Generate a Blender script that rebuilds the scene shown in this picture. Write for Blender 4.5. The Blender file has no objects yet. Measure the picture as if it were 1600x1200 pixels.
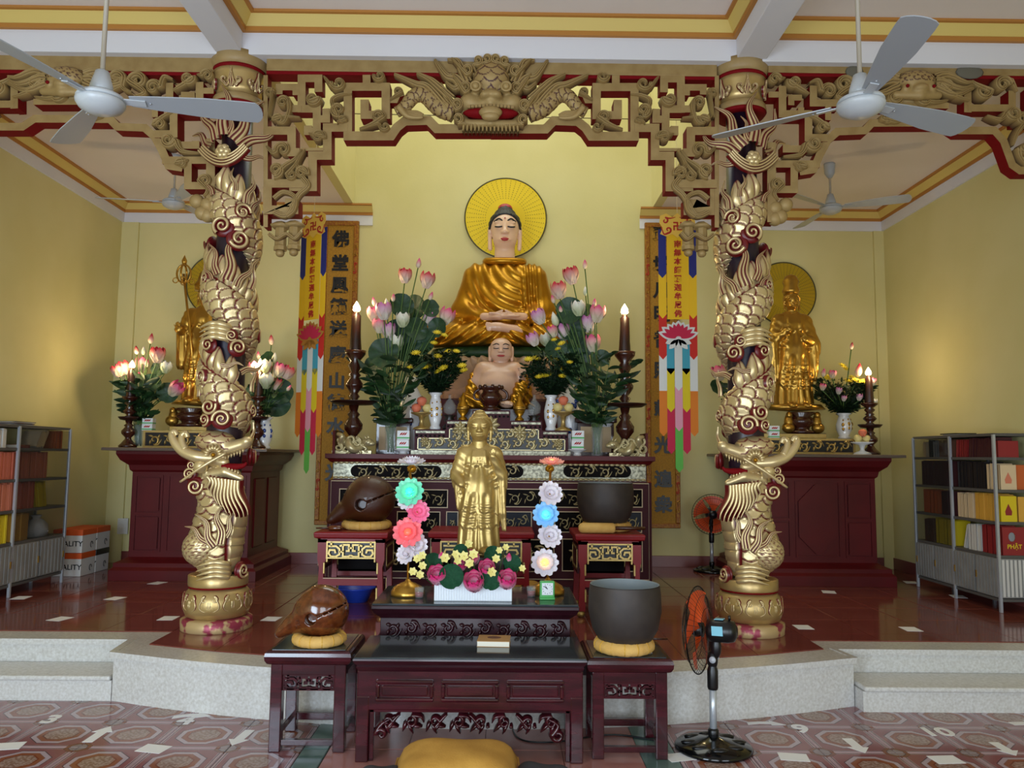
import bpy, math, random
import numpy as np
from mathutils import Matrix, Vector
PI=math.pi; sin=math.sin; cos=math.cos
S=bpy.context.scene; COL=S.collection
rnd=random.Random(7)
# ---------------------------------------------------------------- camera
F=1230.; CZ=1.575; PITCH=math.atan(113/1230); ROLL=math.radians(.55); YAW=math.radians(-.47)
def _basis():
    cp,sp=cos(PITCH),sin(PITCH); cy,sy=cos(YAW),sin(YAW)
    f=Vector((-sy*cp,cy*cp,sp)); r=Vector((cy,sy,0)); u=r.cross(f)
    c,s=cos(ROLL),sin(ROLL)
    return c*r+s*u, c*u-s*r, f
RR,UU,FW=_basis()
cd=bpy.data.cameras.new('camera'); cam=bpy.data.objects.new('camera',cd); COL.objects.link(cam)
cd.sensor_width=36; cd.lens=F/1600*36; cd.clip_start=.02; cd.clip_end=200
m=Matrix.Identity(4)
for i in range(3): m[i][0]=RR[i]; m[i][1]=UU[i]; m[i][2]=-FW[i]
m[2][3]=CZ; cam.matrix_world=m; S.camera=cam
def ray(px,py): return FW+RR*((px-800)/F)+UU*((600-py)/F)
def PY(px,py,Y): d=ray(px,py); t=Y/d.y; return Vector((d.x*t,Y,CZ+d.z*t))
def PZ(px,py,Z): d=ray(px,py); t=(Z-CZ)/d.z; return Vector((d.x*t,d.y*t,Z))
def XZ(px,py,Y): p=PY(px,py,Y); return (p.x,p.z)
# ---------------------------------------------------------------- world, lights, exposure
S.view_settings.view_transform='Standard'; S.view_settings.look='None'
S.view_settings.gamma=1; S.view_settings.use_curve_mapping=False; S.view_settings.exposure=-.02
W=bpy.data.worlds.new('world'); S.world=W; W.use_nodes=True
bg=W.node_tree.nodes['Background']; bg.inputs[0].default_value=(.80,.90,1,1); bg.inputs[1].default_value=.55
def area(name,loc,rot,sx,sy,e,col):
    l=bpy.data.lights.new(name,'AREA'); l.shape='RECTANGLE'; l.size=sx; l.size_y=sy; l.energy=e; l.color=col
    o=bpy.data.objects.new(name,l); o.location=loc; o.rotation_euler=rot; COL.objects.link(o); return o
for dx_,de_ in((-3.0,235),(0,110),(3.0,80)): area('door_daylight',(dx_,-1.06,1.35),(PI/2,0,0),1.9,2.5,de_,(.68,.83,1) if dx_<-1 else (.78,.89,1))
area('lantern_daylight',(-.1,7.9,7.0),(0,0,0),3.2,2.6,66,(.97,1,.86))
# ---------------------------------------------------------------- materials
def lin(h):
    h=h.lstrip('#'); r=[int(h[i:i+2],16)/255 for i in (0,2,4)]
    return tuple(c/12.92 if c<=.04045 else ((c+.055)/1.055)**2.4 for c in r)+(1,)
def mat(name,c,rough=.5,metal=0,c2=None,vs=6,stretch=(1,1,1),lo=.35,hi=.65,bump=0,bs=60,coat=0,trans=0,emit=None,es=1,alpha=1,attr=None,sub=0,detail=3,spec=None):
    m=bpy.data.materials.new(name); m.use_nodes=True; nt=m.node_tree; N=nt.nodes; L=nt.links; b=N['Principled BSDF']
    b.inputs['Base Color'].default_value=lin(c); b.inputs['Roughness'].default_value=rough; b.inputs['Metallic'].default_value=metal
    if spec is not None: b.inputs['Specular IOR Level'].default_value=spec
    if coat: b.inputs['Coat Weight'].default_value=coat; b.inputs['Coat Roughness'].default_value=.08
    if trans: b.inputs['Transmission Weight'].default_value=trans
    if emit: b.inputs['Emission Color'].default_value=lin(emit); b.inputs['Emission Strength'].default_value=es
    if alpha<1: b.inputs['Alpha'].default_value=alpha
    if sub: b.inputs['Subsurface Weight'].default_value=sub; b.inputs['Subsurface Radius'].default_value=(.02,.01,.006)
    tc=N.new('ShaderNodeTexCoord')
    if attr:
        a=N.new('ShaderNodeAttribute'); a.attribute_name=attr
        if c2:
            mx=N.new('ShaderNodeMix'); mx.data_type='RGBA'; mx.inputs[6].default_value=lin(c); mx.inputs[7].default_value=lin(c2)
            L.new(a.outputs['Fac'],mx.inputs[0]); L.new(mx.outputs[2],b.inputs['Base Color'])
            if metal:
                mm=N.new('ShaderNodeMath'); mm.operation='MULTIPLY_ADD'; mm.inputs[1].default_value=-metal; mm.inputs[2].default_value=metal
                L.new(a.outputs['Fac'],mm.inputs[0]); L.new(mm.outputs[0],b.inputs['Metallic'])
        else: L.new(a.outputs['Color'],b.inputs['Base Color'])
    elif c2:
        mp=N.new('ShaderNodeMapping'); mp.inputs['Scale'].default_value=stretch; L.new(tc.outputs['Object'],mp.inputs[0])
        n=N.new('ShaderNodeTexNoise'); n.inputs['Scale'].default_value=vs; n.inputs['Detail'].default_value=detail; L.new(mp.outputs[0],n.inputs[0])
        r=N.new('ShaderNodeValToRGB'); r.color_ramp.elements[0].position=lo; r.color_ramp.elements[1].position=hi
        r.color_ramp.elements[0].color=lin(c); r.color_ramp.elements[1].color=lin(c2)
        L.new(n.outputs[0],r.inputs[0]); L.new(r.outputs[0],b.inputs['Base Color'])
    if bump:
        n=N.new('ShaderNodeTexNoise'); n.inputs['Scale'].default_value=bs; n.inputs['Detail'].default_value=3; L.new(tc.outputs['Object'],n.inputs[0])
        q=N.new('ShaderNodeBump'); q.inputs['Strength'].default_value=bump; q.inputs['Distance'].default_value=.01
        L.new(n.outputs[0],q.inputs['Height']); L.new(q.outputs[0],b.inputs['Normal'])
    return m
class Mt(dict):
    def __getattr__(s,k): return s[k]
M=Mt()
def dm(k,*a,**kw): M[k]=mat(k,*a,**kw)
dm('wall','D2C88C',.75,c2='D9CF97',vs=1.3,bump=.08,bs=30)
dm('ceil','E6DAD2',.8,c2='EBE0DA',vs=1)
dm('white','DDDCE2',.7); dm('orange','B47A34',.6); dm('cream','D8BE6B',.6)
dm('terrazzo','D6D5D2',.22,c2='BDB9B2',vs=60,lo=.3,hi=.72,bump=.02)
dm('plat_tile','73392F',.10,c2='7E4238',vs=3)
dm('pink_tile','A76E66',.16,c2='B27A72',vs=4); dm('green_tile','4B665F',.16,c2='5C776F',vs=5)
dm('grout','6B4A42',.8); dm('base_red','7A3F3A',.3)
dm('paper','E8E8EA',.7); dm('black','0E0E10',.35); dm('blackgloss','08090B',.12)
dm('fanmetal','A9ADB2',.35,c2='B8BCC0',vs=4); dm('bladegrey','A2A7AE',.45,metal=.15)
dm('gold','C79A45',.30,metal=.85,c2='B58A3A',vs=14); dm('goldpale','C2A86C',.38,metal=.7,c2='B99C5C',vs=18)
dm('goldgroove','DDC694',.35,metal=.62,c2='6A0F15',attr='g'); dm('brightgold','C08A22',.30,metal=.75,c2='AE7A18',vs=9)
dm('fret','A58A58',.55,metal=.15,c2='967A4A',vs=9,bump=.05); dm('fretred','78060F',.7,spec=.15)
dm('shaft','2B1417',.35,c2='231B33',vs=3)
dm('skin','E6BFA3',.35,coat=.2); dm('skin2','D9AE92',.35,coat=.2); dm('hairblack','17171C',.5); dm('lips','A82A30',.4)
dm('altarred','5E1216',.42,c2='541013',vs=3,spec=.3); dm('standred','820D13',.38,coat=.1,spec=.3); dm('darkwood','34101A',.3,c2='270A12',vs=5,stretch=(1,6,6),coat=.25)
dm('mahog','43101A',.2,c2='2C0A10',vs=4,stretch=(1,7,7),coat=.4); dm('purplewood','451520',.5,spec=.2); dm('panelblack','0E0809',.6,spec=.1); dm('panelblue','141A28',.45,spec=.25)
dm('line','D8C4A4',.5); dm('mop','B8B49A',.3,c2='5D5A48',vs=40,metal=.35); dm('silvergold','C9BC92',.35,metal=.55)
dm('woodfish','6A3516',.18,c2='4E230D',vs=5,coat=.6); dm('woodfishdk','4A2210',.3,c2='381808',vs=30,lo=.3,hi=.7,bump=.3,bs=90,coat=.3)
dm('bowl','3B3431',.55,metal=.4,c2='433B37',vs=12); dm('bowlin','8A949A',.5)
dm('cushion','CFA052',.85,c2='D9AE62',vs=20,bump=.2,bs=120); dm('yellowcloth','D7A637',.85,c2='C99830',vs=10,bump=.2,bs=100)
dm('porcelain','E4E6EA',.15,coat=.5); dm('glassy','BFCFC6',.05,trans=.85,alpha=1); dm('tableglass','2E363A',.09,c2='3D474B',vs=4)  # tableglass: bluish grey reflections and smudges are mixed into its colour
dm('leaf','24481F',.5,c2='17351A',vs=12); dm('leafdark','152B17',.5,c2='213C1E',vs=14); dm('lotusleaf','1B3A24',.5,c2='27492C',vs=6); dm('stem','4C6A2E',.5)
dm('pinkdeep','D42E5A',.5); dm('pink','E58AB0',.5); dm('pinkpale','F0C9D6',.5); dm('petalwhite','EFEBE2',.5); dm('redflower','C8202E',.5); dm('budgreen','B9C48A',.5); dm('yellowflower','E8CF2E',.6); dm('mauve','C68BC0',.5)
dm('steel','B9BDC2',.3,metal=.45); dm('clearglass','DCE8E6',.04,alpha=.13); dm('paneglass','2A3030',.04,alpha=.34); dm('shelfgrey','55524E',.5)
dm('boxwhite','D9D6D0',.7); dm('boxorange','D8571C',.6)
for k,c in dict(bk_pink='C86A50',bk_coral='D27A5C',bk_yellow='D9BE18',bk_red='8E2323',bk_maroon='45181B',bk_black='1B1516',bk_cream='D9BE96',bk_gold='D9A23E',bk_orange='C9622A',bk_white='CFCBC4',bk_brown='6A4330',bk_grey='8A8C92',bk_pages='E3DDCC').items(): dm(k,c,.6)
for k,c in dict(f_yellow='EFBE1C',f_blue='232A7A',f_red='C9261D',f_white='DADAD8',f_cyan='3F9CB4',f_yell2='DBC41E',f_orange='D97A22',f_pink='E09AB0',f_crimson='C21F47',f_green='5FB24C',f_head='F0C253',f_lotus='B57A2E').items(): dm(k,c,.75)
dm('boardgold','B5841C',.5,metal=.15,c2='9C6F14',vs=60,bump=.5,bs=150); dm('boardedge','8A4514',.5,metal=.2,c2='A8761C',vs=45); dm('ink','14141A',.4); dm('inkred','B5211C',.5)
dm('haloyellow','E8C81C',.5); dm('halogold','B99A1C',.4,metal=.3); dm('rim','4A4420',.5)
dm('candle','22100C',.4,c2='34140F',vs=10); dm('bulb','FFF2CF',.3,emit='FFE3A8',es=22); dm('lampgrey','5E4E42',.4)
dm('beads','1C0F0C',.3); dm('jar','3E1A12',.22,coat=.4); dm('bluepattern','21418F',.2,coat=.5); dm('peach','E0795A',.6); dm('apple','E0CF8A',.5)
dm('plastwhite','E6EBF0',.35); dm('clockgreen','4FAE5C',.4); dm('teared','8E1016',.2); dm('basin','2F52D8',.35); dm('fanorange','D9501C',.4); dm('cardtan','B58A55',.7); dm('sticker','7FC3D6',.5)
dm('smoked','2A2622',.05,trans=.75)
# ---------------------------------------------------------------- mesh builder
def rot(ax,a): return Matrix.Rotation(a,4,ax)
def tr(x,y,z): return Matrix.Translation((x,y,z))
def sc(x,y,z): return Matrix.Diagonal((x,y,z,1))
class MB:
    def __init__(s): s.v=[]; s.f=[]; s.m=[]; s.s=[]; s.g=None
    def add(s,vs,fs,mi=0,sm=False,X=None):
        o=len(s.v)
        if X is not None: vs=[X@Vector(p) for p in vs]
        s.v+=[tuple(p) for p in vs]; s.f+=[tuple(i+o for i in f) for f in fs]; s.m+=[mi]*len(fs); s.s+=[sm]*len(fs); return s
    def box(s,c,d,mi=0,rz=0,X=None):
        x,y,z=[q/2 for q in d]
        vs=[Vector(p) for p in((-x,-y,-z),(x,-y,-z),(x,y,-z),(-x,y,-z),(-x,-y,z),(x,-y,z),(x,y,z),(-x,y,z))]
        T=tr(*c)@rot('Z',rz); T=T if X is None else X@T
        return s.add(vs,[(0,3,2,1),(4,5,6,7),(0,1,5,4),(1,2,6,5),(2,3,7,6),(3,0,4,7)],mi,False,T)
    def bx(s,x0,x1,y0,y1,z0,z1,mi=0): return s.box(((x0+x1)/2,(y0+y1)/2,(z0+z1)/2),(abs(x1-x0),abs(y1-y0),abs(z1-z0)),mi)
    def lathe(s,pr,seg=24,c=(0,0,0),mi=0,sm=True,X=None,fl=None,cap=True):
        n=len(pr); vs=[]
        for r,z in pr:
            for k in range(seg):
                a=2*PI*k/seg; q=r*(1+(fl(a,z) if fl else 0)); vs.append((c[0]+q*cos(a),c[1]+q*sin(a),c[2]+z))
        fs=[(i*seg+k,i*seg+(k+1)%seg,(i+1)*seg+(k+1)%seg,(i+1)*seg+k) for i in range(n-1) for k in range(seg)]
        if cap and pr[0][0]>1e-6: fs.append(tuple(range(seg))[::-1])
        if cap and pr[-1][0]>1e-6: fs.append(tuple((n-1)*seg+k for k in range(seg)))
        return s.add(vs,fs,mi,sm,X)
    def tube(s,pts,r,seg=8,mi=0,sm=True,cap=True,asp=1,X=None,up=None,closed=False):
        P=[Vector(p) for p in pts]; n=len(P)
        if not hasattr(r,'__len__'): r=[r]*n
        vs=[]; U=None
        for i in range(n):
            if closed: t=P[(i+1)%n]-P[i-1]
            else: t=P[min(i+1,n-1)]-P[max(i-1,0)]
            if t.length<1e-9: t=Vector((0,0,1))
            t.normalize()
            if up is not None: U=Vector(up)-t*t.dot(Vector(up)); 
            elif U is None:
                U=Vector((0,0,1)) if abs(t.z)<.9 else Vector((1,0,0)); U=U-t*U.dot(t)
            else: U=U-t*U.dot(t)
            if U.length<1e-6: U=t.orthogonal()
            U.normalize(); B=t.cross(U)
            for k in range(seg):
                a=2*PI*k/seg; vs.append(P[i]+U*(r[i]*sin(a)*asp)+B*(r[i]*cos(a)))
        m_=n if closed else n-1
        fs=[(i*seg+k,i*seg+(k+1)%seg,((i+1)%n)*seg+(k+1)%seg,((i+1)%n)*seg+k) for i in range(m_) for k in range(seg)]
        if cap and not closed: fs+=[tuple(range(seg))[::-1],tuple((n-1)*seg+k for k in range(seg))]
        return s.add(vs,fs,mi,sm,X)
    def prism(s,poly,d0,d1,pl='xz',mi=0,ms=None,X=None):
        n=len(poly)
        A=sum(poly[i][0]*poly[(i+1)%n][1]-poly[(i+1)%n][0]*poly[i][1] for i in range(n))
        if A<0: poly=poly[::-1]
        g={'xz':lambda a,b,d:(a,d,b),'xy':lambda a,b,d:(a,b,d),'yz':lambda a,b,d:(d,a,b)}[pl]
        vs=[g(a,b,d0) for a,b in poly]+[g(a,b,d1) for a,b in poly]
        fl=pl=='xz'
        f0=tuple(range(n)); f1=tuple(range(n,2*n))
        s.add(vs,[f0 if fl else f0[::-1],f1[::-1] if fl else f1],mi,False,X)
        sd=[(i,(i+1)%n,n+(i+1)%n,n+i) for i in range(n)]
        if fl: sd=[q[::-1] for q in sd]
        return s.add(vs,sd,mi if ms is None else ms,False,X)
    def ell(s,c,r,mi=0,seg=14,rings=9,X=None):
        if not hasattr(r,'__len__'): r=(r,r,r)
        vs=[(0,0,-1)]+[(cos(2*PI*k/seg)*sin(PI*i/rings),sin(2*PI*k/seg)*sin(PI*i/rings),-cos(PI*i/rings)) for i in range(1,rings) for k in range(seg)]+[(0,0,1)]
        e=len(vs)-1
        fs=[(0,1+(k+1)%seg,1+k) for k in range(seg)]+[(1+i*seg+k,1+i*seg+(k+1)%seg,1+(i+1)*seg+(k+1)%seg,1+(i+1)*seg+k) for i in range(rings-2) for k in range(seg)]+[(e,1+(rings-2)*seg+k,1+(rings-2)*seg+(k+1)%seg) for k in range(seg)]
        T=tr(*c)@sc(*r); T=T if X is None else X@T
        return s.add(vs,fs,mi,True,T)
    def grid(s,fn,nu,nv,mi=0,sm=True,cu=False):
        vs=[fn(i/nu,j/nv) for i in range(nu+(0 if cu else 1)) for j in range(nv+1)]; w=nv+1; n=nu if cu else nu+1
        fs=[(i*w+j,((i+1)%n)*w+j,((i+1)%n)*w+j+1,i*w+j+1) for i in range(nu) for j in range(nv)]
        return s.add(vs,fs,mi,sm)
    def mesh(s,name,mats):
        me=bpy.data.meshes.new(name); me.from_pydata(s.v,[],s.f)
        for k in (mats if isinstance(mats,(list,tuple)) else [mats]): me.materials.append(M[k] if isinstance(k,str) else k)
        me.polygons.foreach_set('material_index',s.m); me.polygons.foreach_set('use_smooth',s.s)
        if s.g is not None: a=me.attributes.new('g','FLOAT','POINT'); a.data.foreach_set('value',np.asarray(s.g,dtype=np.float32))
        me.update(); return me
    def build(s,name,mats,parent=None,bev=0,w=False,seg=2):
        if w and parent is not None:
            r=parent
            while r.parent is not None: r=r.parent
            I=(tr(*r.location)@rot('Z',r.rotation_euler.z)).inverted(); s.v=[tuple(I@Vector(p)) for p in s.v]
        o=ob(name,s.mesh(name,mats),parent)
        if bev: bevel(o,bev,seg)
        return o
def bevel(o,wd,seg=2):
    b=o.modifiers.new('b','BEVEL'); b.width=wd; b.segments=seg; b.limit_method='ANGLE'; b.angle_limit=.6; b.harden_normals=False
def ob(name,me,parent=None,X=None,w=False):
    o=bpy.data.objects.new(name,me); COL.objects.link(o)
    if parent is not None:
        o.parent=parent
    if X is not None:
        if w and parent is not None:
            r=parent
            while r.parent is not None: r=r.parent
            X=(tr(*r.location)@rot('Z',r.rotation_euler.z)).inverted()@X
        o.matrix_local=X
    return o
def tag(o,label,cat,group=None):
    o['label']=label; o['category']=cat
    if group: o['group']=group
    return o
def thing(name,label,cat,loc=(0,0,0),rz=0,group=None):
    o=bpy.data.objects.new(name,None); COL.objects.link(o); o.location=loc; o.rotation_euler=(0,0,rz); o.empty_display_size=.05
    return tag(o,label,cat,group)
def struct(o): o['kind']='structure'; return o
def stuff(o): o['kind']='stuff'; return o
def dup(r,loc,rz=None,label=None,group=None,scale=None):
    def cp(o,par):
        c=o.copy(); COL.objects.link(c)
        if par is not None: c.parent=par
        for ch in o.children: cp(ch,c)
        return c
    c=cp(r,None); c.location=loc
    if rz is not None: c.rotation_euler=(0,0,rz)
    if scale: c.scale=scale
    if label: c['label']=label
    if group: c['group']=group
    return c
def arc(c,r,a0,a1,n): return [(c[0]+r*cos(a0+(a1-a0)*i/n),c[1]+r*sin(a0+(a1-a0)*i/n)) for i in range(n+1)]
def smooth(pts,n=6):
    P=[Vector(p) for p in pts]; out=[]
    for i in range(len(P)-1):
        a=P[max(i-1,0)];b=P[i];c=P[i+1];d=P[min(i+2,len(P)-1)]
        for k in range(n):
            t=k/n; out.append(.5*((2*b)+(c-a)*t+(2*a-5*b+4*c-d)*t*t+(3*b-a-3*c+d)*t**3))
    return out+[P[-1]]
def text(name,body,size,mt,parent,X,ext=.003,off=0,w=True):
    c=bpy.data.curves.new(name,'FONT'); c.body=body; c.size=size; c.extrude=ext; c.offset=off; c.align_x='CENTER'; c.align_y='CENTER'; c.resolution_u=3
    t=bpy.data.objects.new('tmp',c); COL.objects.link(t); dg=bpy.context.evaluated_depsgraph_get()
    me=bpy.data.meshes.new_from_object(t.evaluated_get(dg)); bpy.data.objects.remove(t); bpy.data.curves.remove(c)
    me.materials.clear(); me.materials.append(M[mt]); me.name=name
    return ob(name,me,parent,X,w)
FRONT=rot('X',PI/2)   # text facing -Y
# ---------------------------------------------------------------- signed distance figures -> one continuous mesh
def sE(P,c,r):
    q=[(P[i]-c[i])/r[i] for i in range(3)]; k=np.sqrt(q[0]**2+q[1]**2+q[2]**2); return (k-1)*min(r)
def sC(P,a,b,ra,rb):
    ba=[b[i]-a[i] for i in range(3)]; L=sum(x*x for x in ba)
    h=np.clip(sum((P[i]-a[i])*ba[i] for i in range(3))/L,0,1)
    return np.sqrt(sum((P[i]-a[i]-ba[i]*h)**2 for i in range(3)))-(ra+(rb-ra)*h)
def sm(a,b,k):
    h=np.clip(.5+.5*(b-a)/k,0,1); return b*(1-h)+a*h-k*h*(1-h)
def sU(k,*ds):
    d=ds[0]
    for e in ds[1:]: d=sm(d,e,k)
    return d
def surfnet(fn,lo,hi,h):
    ax=[np.arange(lo[i],hi[i]+h,h) for i in range(3)]
    P=np.meshgrid(*ax,indexing='ij'); V=fn(P).astype(np.float32); s=V<0; n=V.shape
    cs=[(i,j,k) for i in (0,1) for j in (0,1) for k in (0,1)]
    sl=lambda A,c:A[c[0]:n[0]-1+c[0],c[1]:n[1]-1+c[1],c[2]:n[2]-1+c[2]]
    cnt=sum(sl(s,c).astype(np.int8) for c in cs); act=(cnt>0)&(cnt<8)
    I=np.argwhere(act); idx=-np.ones(act.shape,np.int64); idx[act]=np.arange(len(I))
    pos=np.zeros((len(I),3)); w=np.zeros(len(I))
    for a in range(3):
        for u in (0,1):
            for v in (0,1):
                c0=[0,0,0]; o=[q for q in range(3) if q!=a]; c0[o[0]]=u; c0[o[1]]=v; c1=list(c0); c1[a]=1
                va=sl(V,c0)[act]; vb=sl(V,c1)[act]; mk=(va<0)!=(vb<0)
                t=np.where(mk,va/np.where(mk,va-vb,1),0); p=np.tile(np.array(c0,float),(len(I),1)); p[:,a]+=t
                pos+=p*mk[:,None]; w+=mk
    pos=(I+pos/w[:,None])*h+np.array(lo)
    Q=[]
    for a in range(3):
        b,c=(a+1)%3,(a+2)%3
        sa=[slice(None)]*3; sb=[slice(None)]*3; sa[a]=slice(0,-1); sb[a]=slice(1,None)
        e=(s[tuple(sa)]!=s[tuple(sb)]); E_=np.argwhere(e)
        ok=(E_[:,b]>0)&(E_[:,c]>0)&(E_[:,b]<n[b]-1)&(E_[:,c]<n[c]-1); E_=E_[ok]
        def ix(db,dc):
            q=E_.copy(); q[:,b]-=db; q[:,c]-=dc; return idx[q[:,0],q[:,1],q[:,2]]
        q=np.stack([ix(1,1),ix(0,1),ix(0,0),ix(1,0)],1)
        ins=s[E_[:,0],E_[:,1],E_[:,2]]; q[~ins]=q[~ins][:,::-1]; Q.append(q)
    return pos,np.concatenate(Q)
def sdf_obj(name,fn,lo,hi,h,mats,parent,X=None,g=None,sel=None):
    v,q=surfnet(fn,lo,hi,h); me=bpy.data.meshes.new(name); me.from_pydata(v.tolist(),[],q.tolist())
    for k in (mats if isinstance(mats,(list,tuple)) else [mats]): me.materials.append(M[k])
    me.polygons.foreach_set('use_smooth',[True]*len(q))
    if g is not None: a=me.attributes.new('g','FLOAT','POINT'); a.data.foreach_set('value',g(v).astype(np.float32))
    if sel is not None: me.polygons.foreach_set('material_index',sel(v[q].mean(1)).astype(np.int32))
    me.update(); return ob(name,me,parent,X)
# ---------------------------------------------------------------- room
ZP=.31; XL,XR,YB=-4.62,4.55,9.3; WL,WR=-1.85,1.75; YF=5.72
def S_(name,mb,mats,**k): return struct(mb.build(name,mats,**k))
S_('wall_back',MB().bx(XL,XR,YB,YB+.1,0,7.2),'wall')
mb=MB().bx(XL,XR,-1.12,-1.0,2.62,4.9)
for a_,b_ in((XL,-3.97),(-2.03,-.97),(.97,2.03),(3.97,XR)): mb.bx(a_,b_,-1.12,-1.0,-.05,2.62)
S_('wall_front',mb,'wall')
S_('wall_left',MB().bx(XL-.1,XL,-2,YB,-.05,4.9),'wall'); S_('wall_right',MB().bx(XR,XR+.1,-2,YB,-.05,4.9),'wall')
S_('wall_lantern_left',MB().bx(WL-.1,WL,6.05,YB,4.575,7.2),'wall'); S_('wall_lantern_right',MB().bx(WR,WR+.1,6.05,YB,4.575,7.2),'wall')
S_('wall_lantern_front',MB().bx(WL-.1,WR+.1,5.98,6.05,4.77,7.2),'wall')
S_('ceiling',MB().bx(XL,WL-.1,6.04,YB,4.572,4.64),'ceil'); S_('ceiling',MB().bx(WR+.1,XR,6.04,YB,4.572,4.64),'ceil')
S_('ceiling',MB().bx(XL-.1,XR+.1,-2,YF+.02,4.886,4.95),'ceil')
S_('beam_cross',MB().bx(XL,XR,YF,6.04,4.585,4.885),'white',bev=.006)
S_('beam_long',MB().bx(-2.22,-2.02,-2,YF,4.6,4.89),'white',bev=.006); S_('beam_long',MB().bx(1.73,1.96,-2,YF,4.6,4.89),'white',bev=.006)
# moulded cornices: (inset, z) profile swept along a path whose inner side is to the left
def cornice(name,path,z0,closed,zt,base=False):
    pr=[(.0,z0,0),(.03,z0,0),(.03,z0+.035,0),(.035,z0+.035,1),(.085,zt-.022,1),(.085,zt-.022,0),(.11,zt-.02,0),(.11,zt,0)]
    if base: pr=[(.0,z0-.12,2),(.02,z0-.12,2),(.02,z0,2)]+pr[1:]
    P=[Vector((x,y)) for x,y in path]; n=len(P); mb=MB(); rows=[]
    for i in range(n):
        a=P[i]-P[i-1] if (closed or i>0) else P[1]-P[0]; b=P[(i+1)%n]-P[i] if (closed or i<n-1) else a
        a=a.normalized(); b=b.normalized(); na=Vector((-a.y,a.x)); nb=Vector((-b.y,b.x)); k=(na+nb); k=k/(1+na.dot(nb))
        rows.append([(P[i].x+k.x*q[0],P[i].y+k.y*q[0],q[1]) for q in pr])
    for j in range(len(pr)-1):
        for i in range(n if closed else n-1):
            A=rows[i];B=rows[(i+1)%n]; mb.add([A[j],B[j],B[j+1],A[j+1]],[(0,1,2,3)],pr[j][2] if pr[j][2]==pr[j+1][2] else pr[j+1][2])
    return S_(name,mb,['orange','cream','white'])
cornice('trim_1',[(-2.02,YF),(-2.02,.5),(1.73,.5),(1.73,YF)],4.755,True,4.886)
cornice('trim_2',[(XL,YF),(XL,.5),(-2.22,.5),(-2.22,YF)],4.755,True,4.886)
cornice('trim_3',[(1.96,YF),(1.96,.5),(XR,.5),(XR,YF)],4.755,True,4.886)
cornice('trim_4',[(-1.62,YB),(XL,YB),(XL,6.04)],4.45,False,4.572,True)
cornice('trim_5',[(XR,6.04),(XR,YB),(1.60,YB)],4.45,False,4.572,True)
S_('trim_6',MB().bx(XL,XL+.2,YB-.03,YB,ZP,4.33),'wall'); S_('trim_7',MB().bx(XR-.12,XR,YB-.03,YB,ZP,4.33),'wall')
S_('baseboard_back',MB().bx(XL,XR,YB-.02,YB,ZP,ZP+.13),'base_red',bev=.004)
S_('baseboard_left',MB().bx(XL,XL+.015,5.8,YB,ZP,ZP+.13),'base_red'); S_('baseboard_right',MB().bx(XR-.015,XR,5.6,YB,ZP,ZP+.13),'base_red')
# hall floor
def tile_mesh(name,w,d,h,g,mt):
    mb=MB(); c=.004
    r=lambda e,z:[(-w/2+g/2+e,-d/2+g/2+e,z),(w/2-g/2-e,-d/2+g/2+e,z),(w/2-g/2-e,d/2-g/2-e,z),(-w/2+g/2+e,d/2-g/2-e,z)]
    mb.add(r(0,-h)+r(0,-c)+r(c,0),[(8,9,10,11)]+[(k*4+i,k*4+(i+1)%4,k*4+4+(i+1)%4,k*4+4+i) for k in(0,1) for i in range(4)]); return mb.mesh(name,[mt])
class NX:
    def __init__(s,nt): s.nt=nt
    def m(s,op,a,b=0):
        n=s.nt.nodes.new('ShaderNodeMath'); n.operation=op
        for i,q in enumerate((a,b)):
            if isinstance(q,(int,float)): n.inputs[i].default_value=q
            else: s.nt.links.new(q,n.inputs[i])
        return n.outputs[0]
    def ramp(s,f,st,interp='CONSTANT'):
        r=s.nt.nodes.new('ShaderNodeValToRGB'); cr=r.color_ramp; cr.interpolation=interp
        for i,(p,c) in enumerate(st):
            e=cr.elements[i] if i<2 else cr.elements.new(p)
            e.position=p; e.color=lin(c) if isinstance(c,str) else (c,c,c,1)
        s.nt.links.new(f,r.inputs[0]); return r.outputs[0]
    def mix(s,f,a,b):
        n=s.nt.nodes.new('ShaderNodeMix'); n.data_type='RGBA'
        for i,q in((0,f),(6,a),(7,b)):
            if isinstance(q,(int,float)): n.inputs[i].default_value=q
            else: s.nt.links.new(q,n.inputs[i])
        return n.outputs[2]
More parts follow.
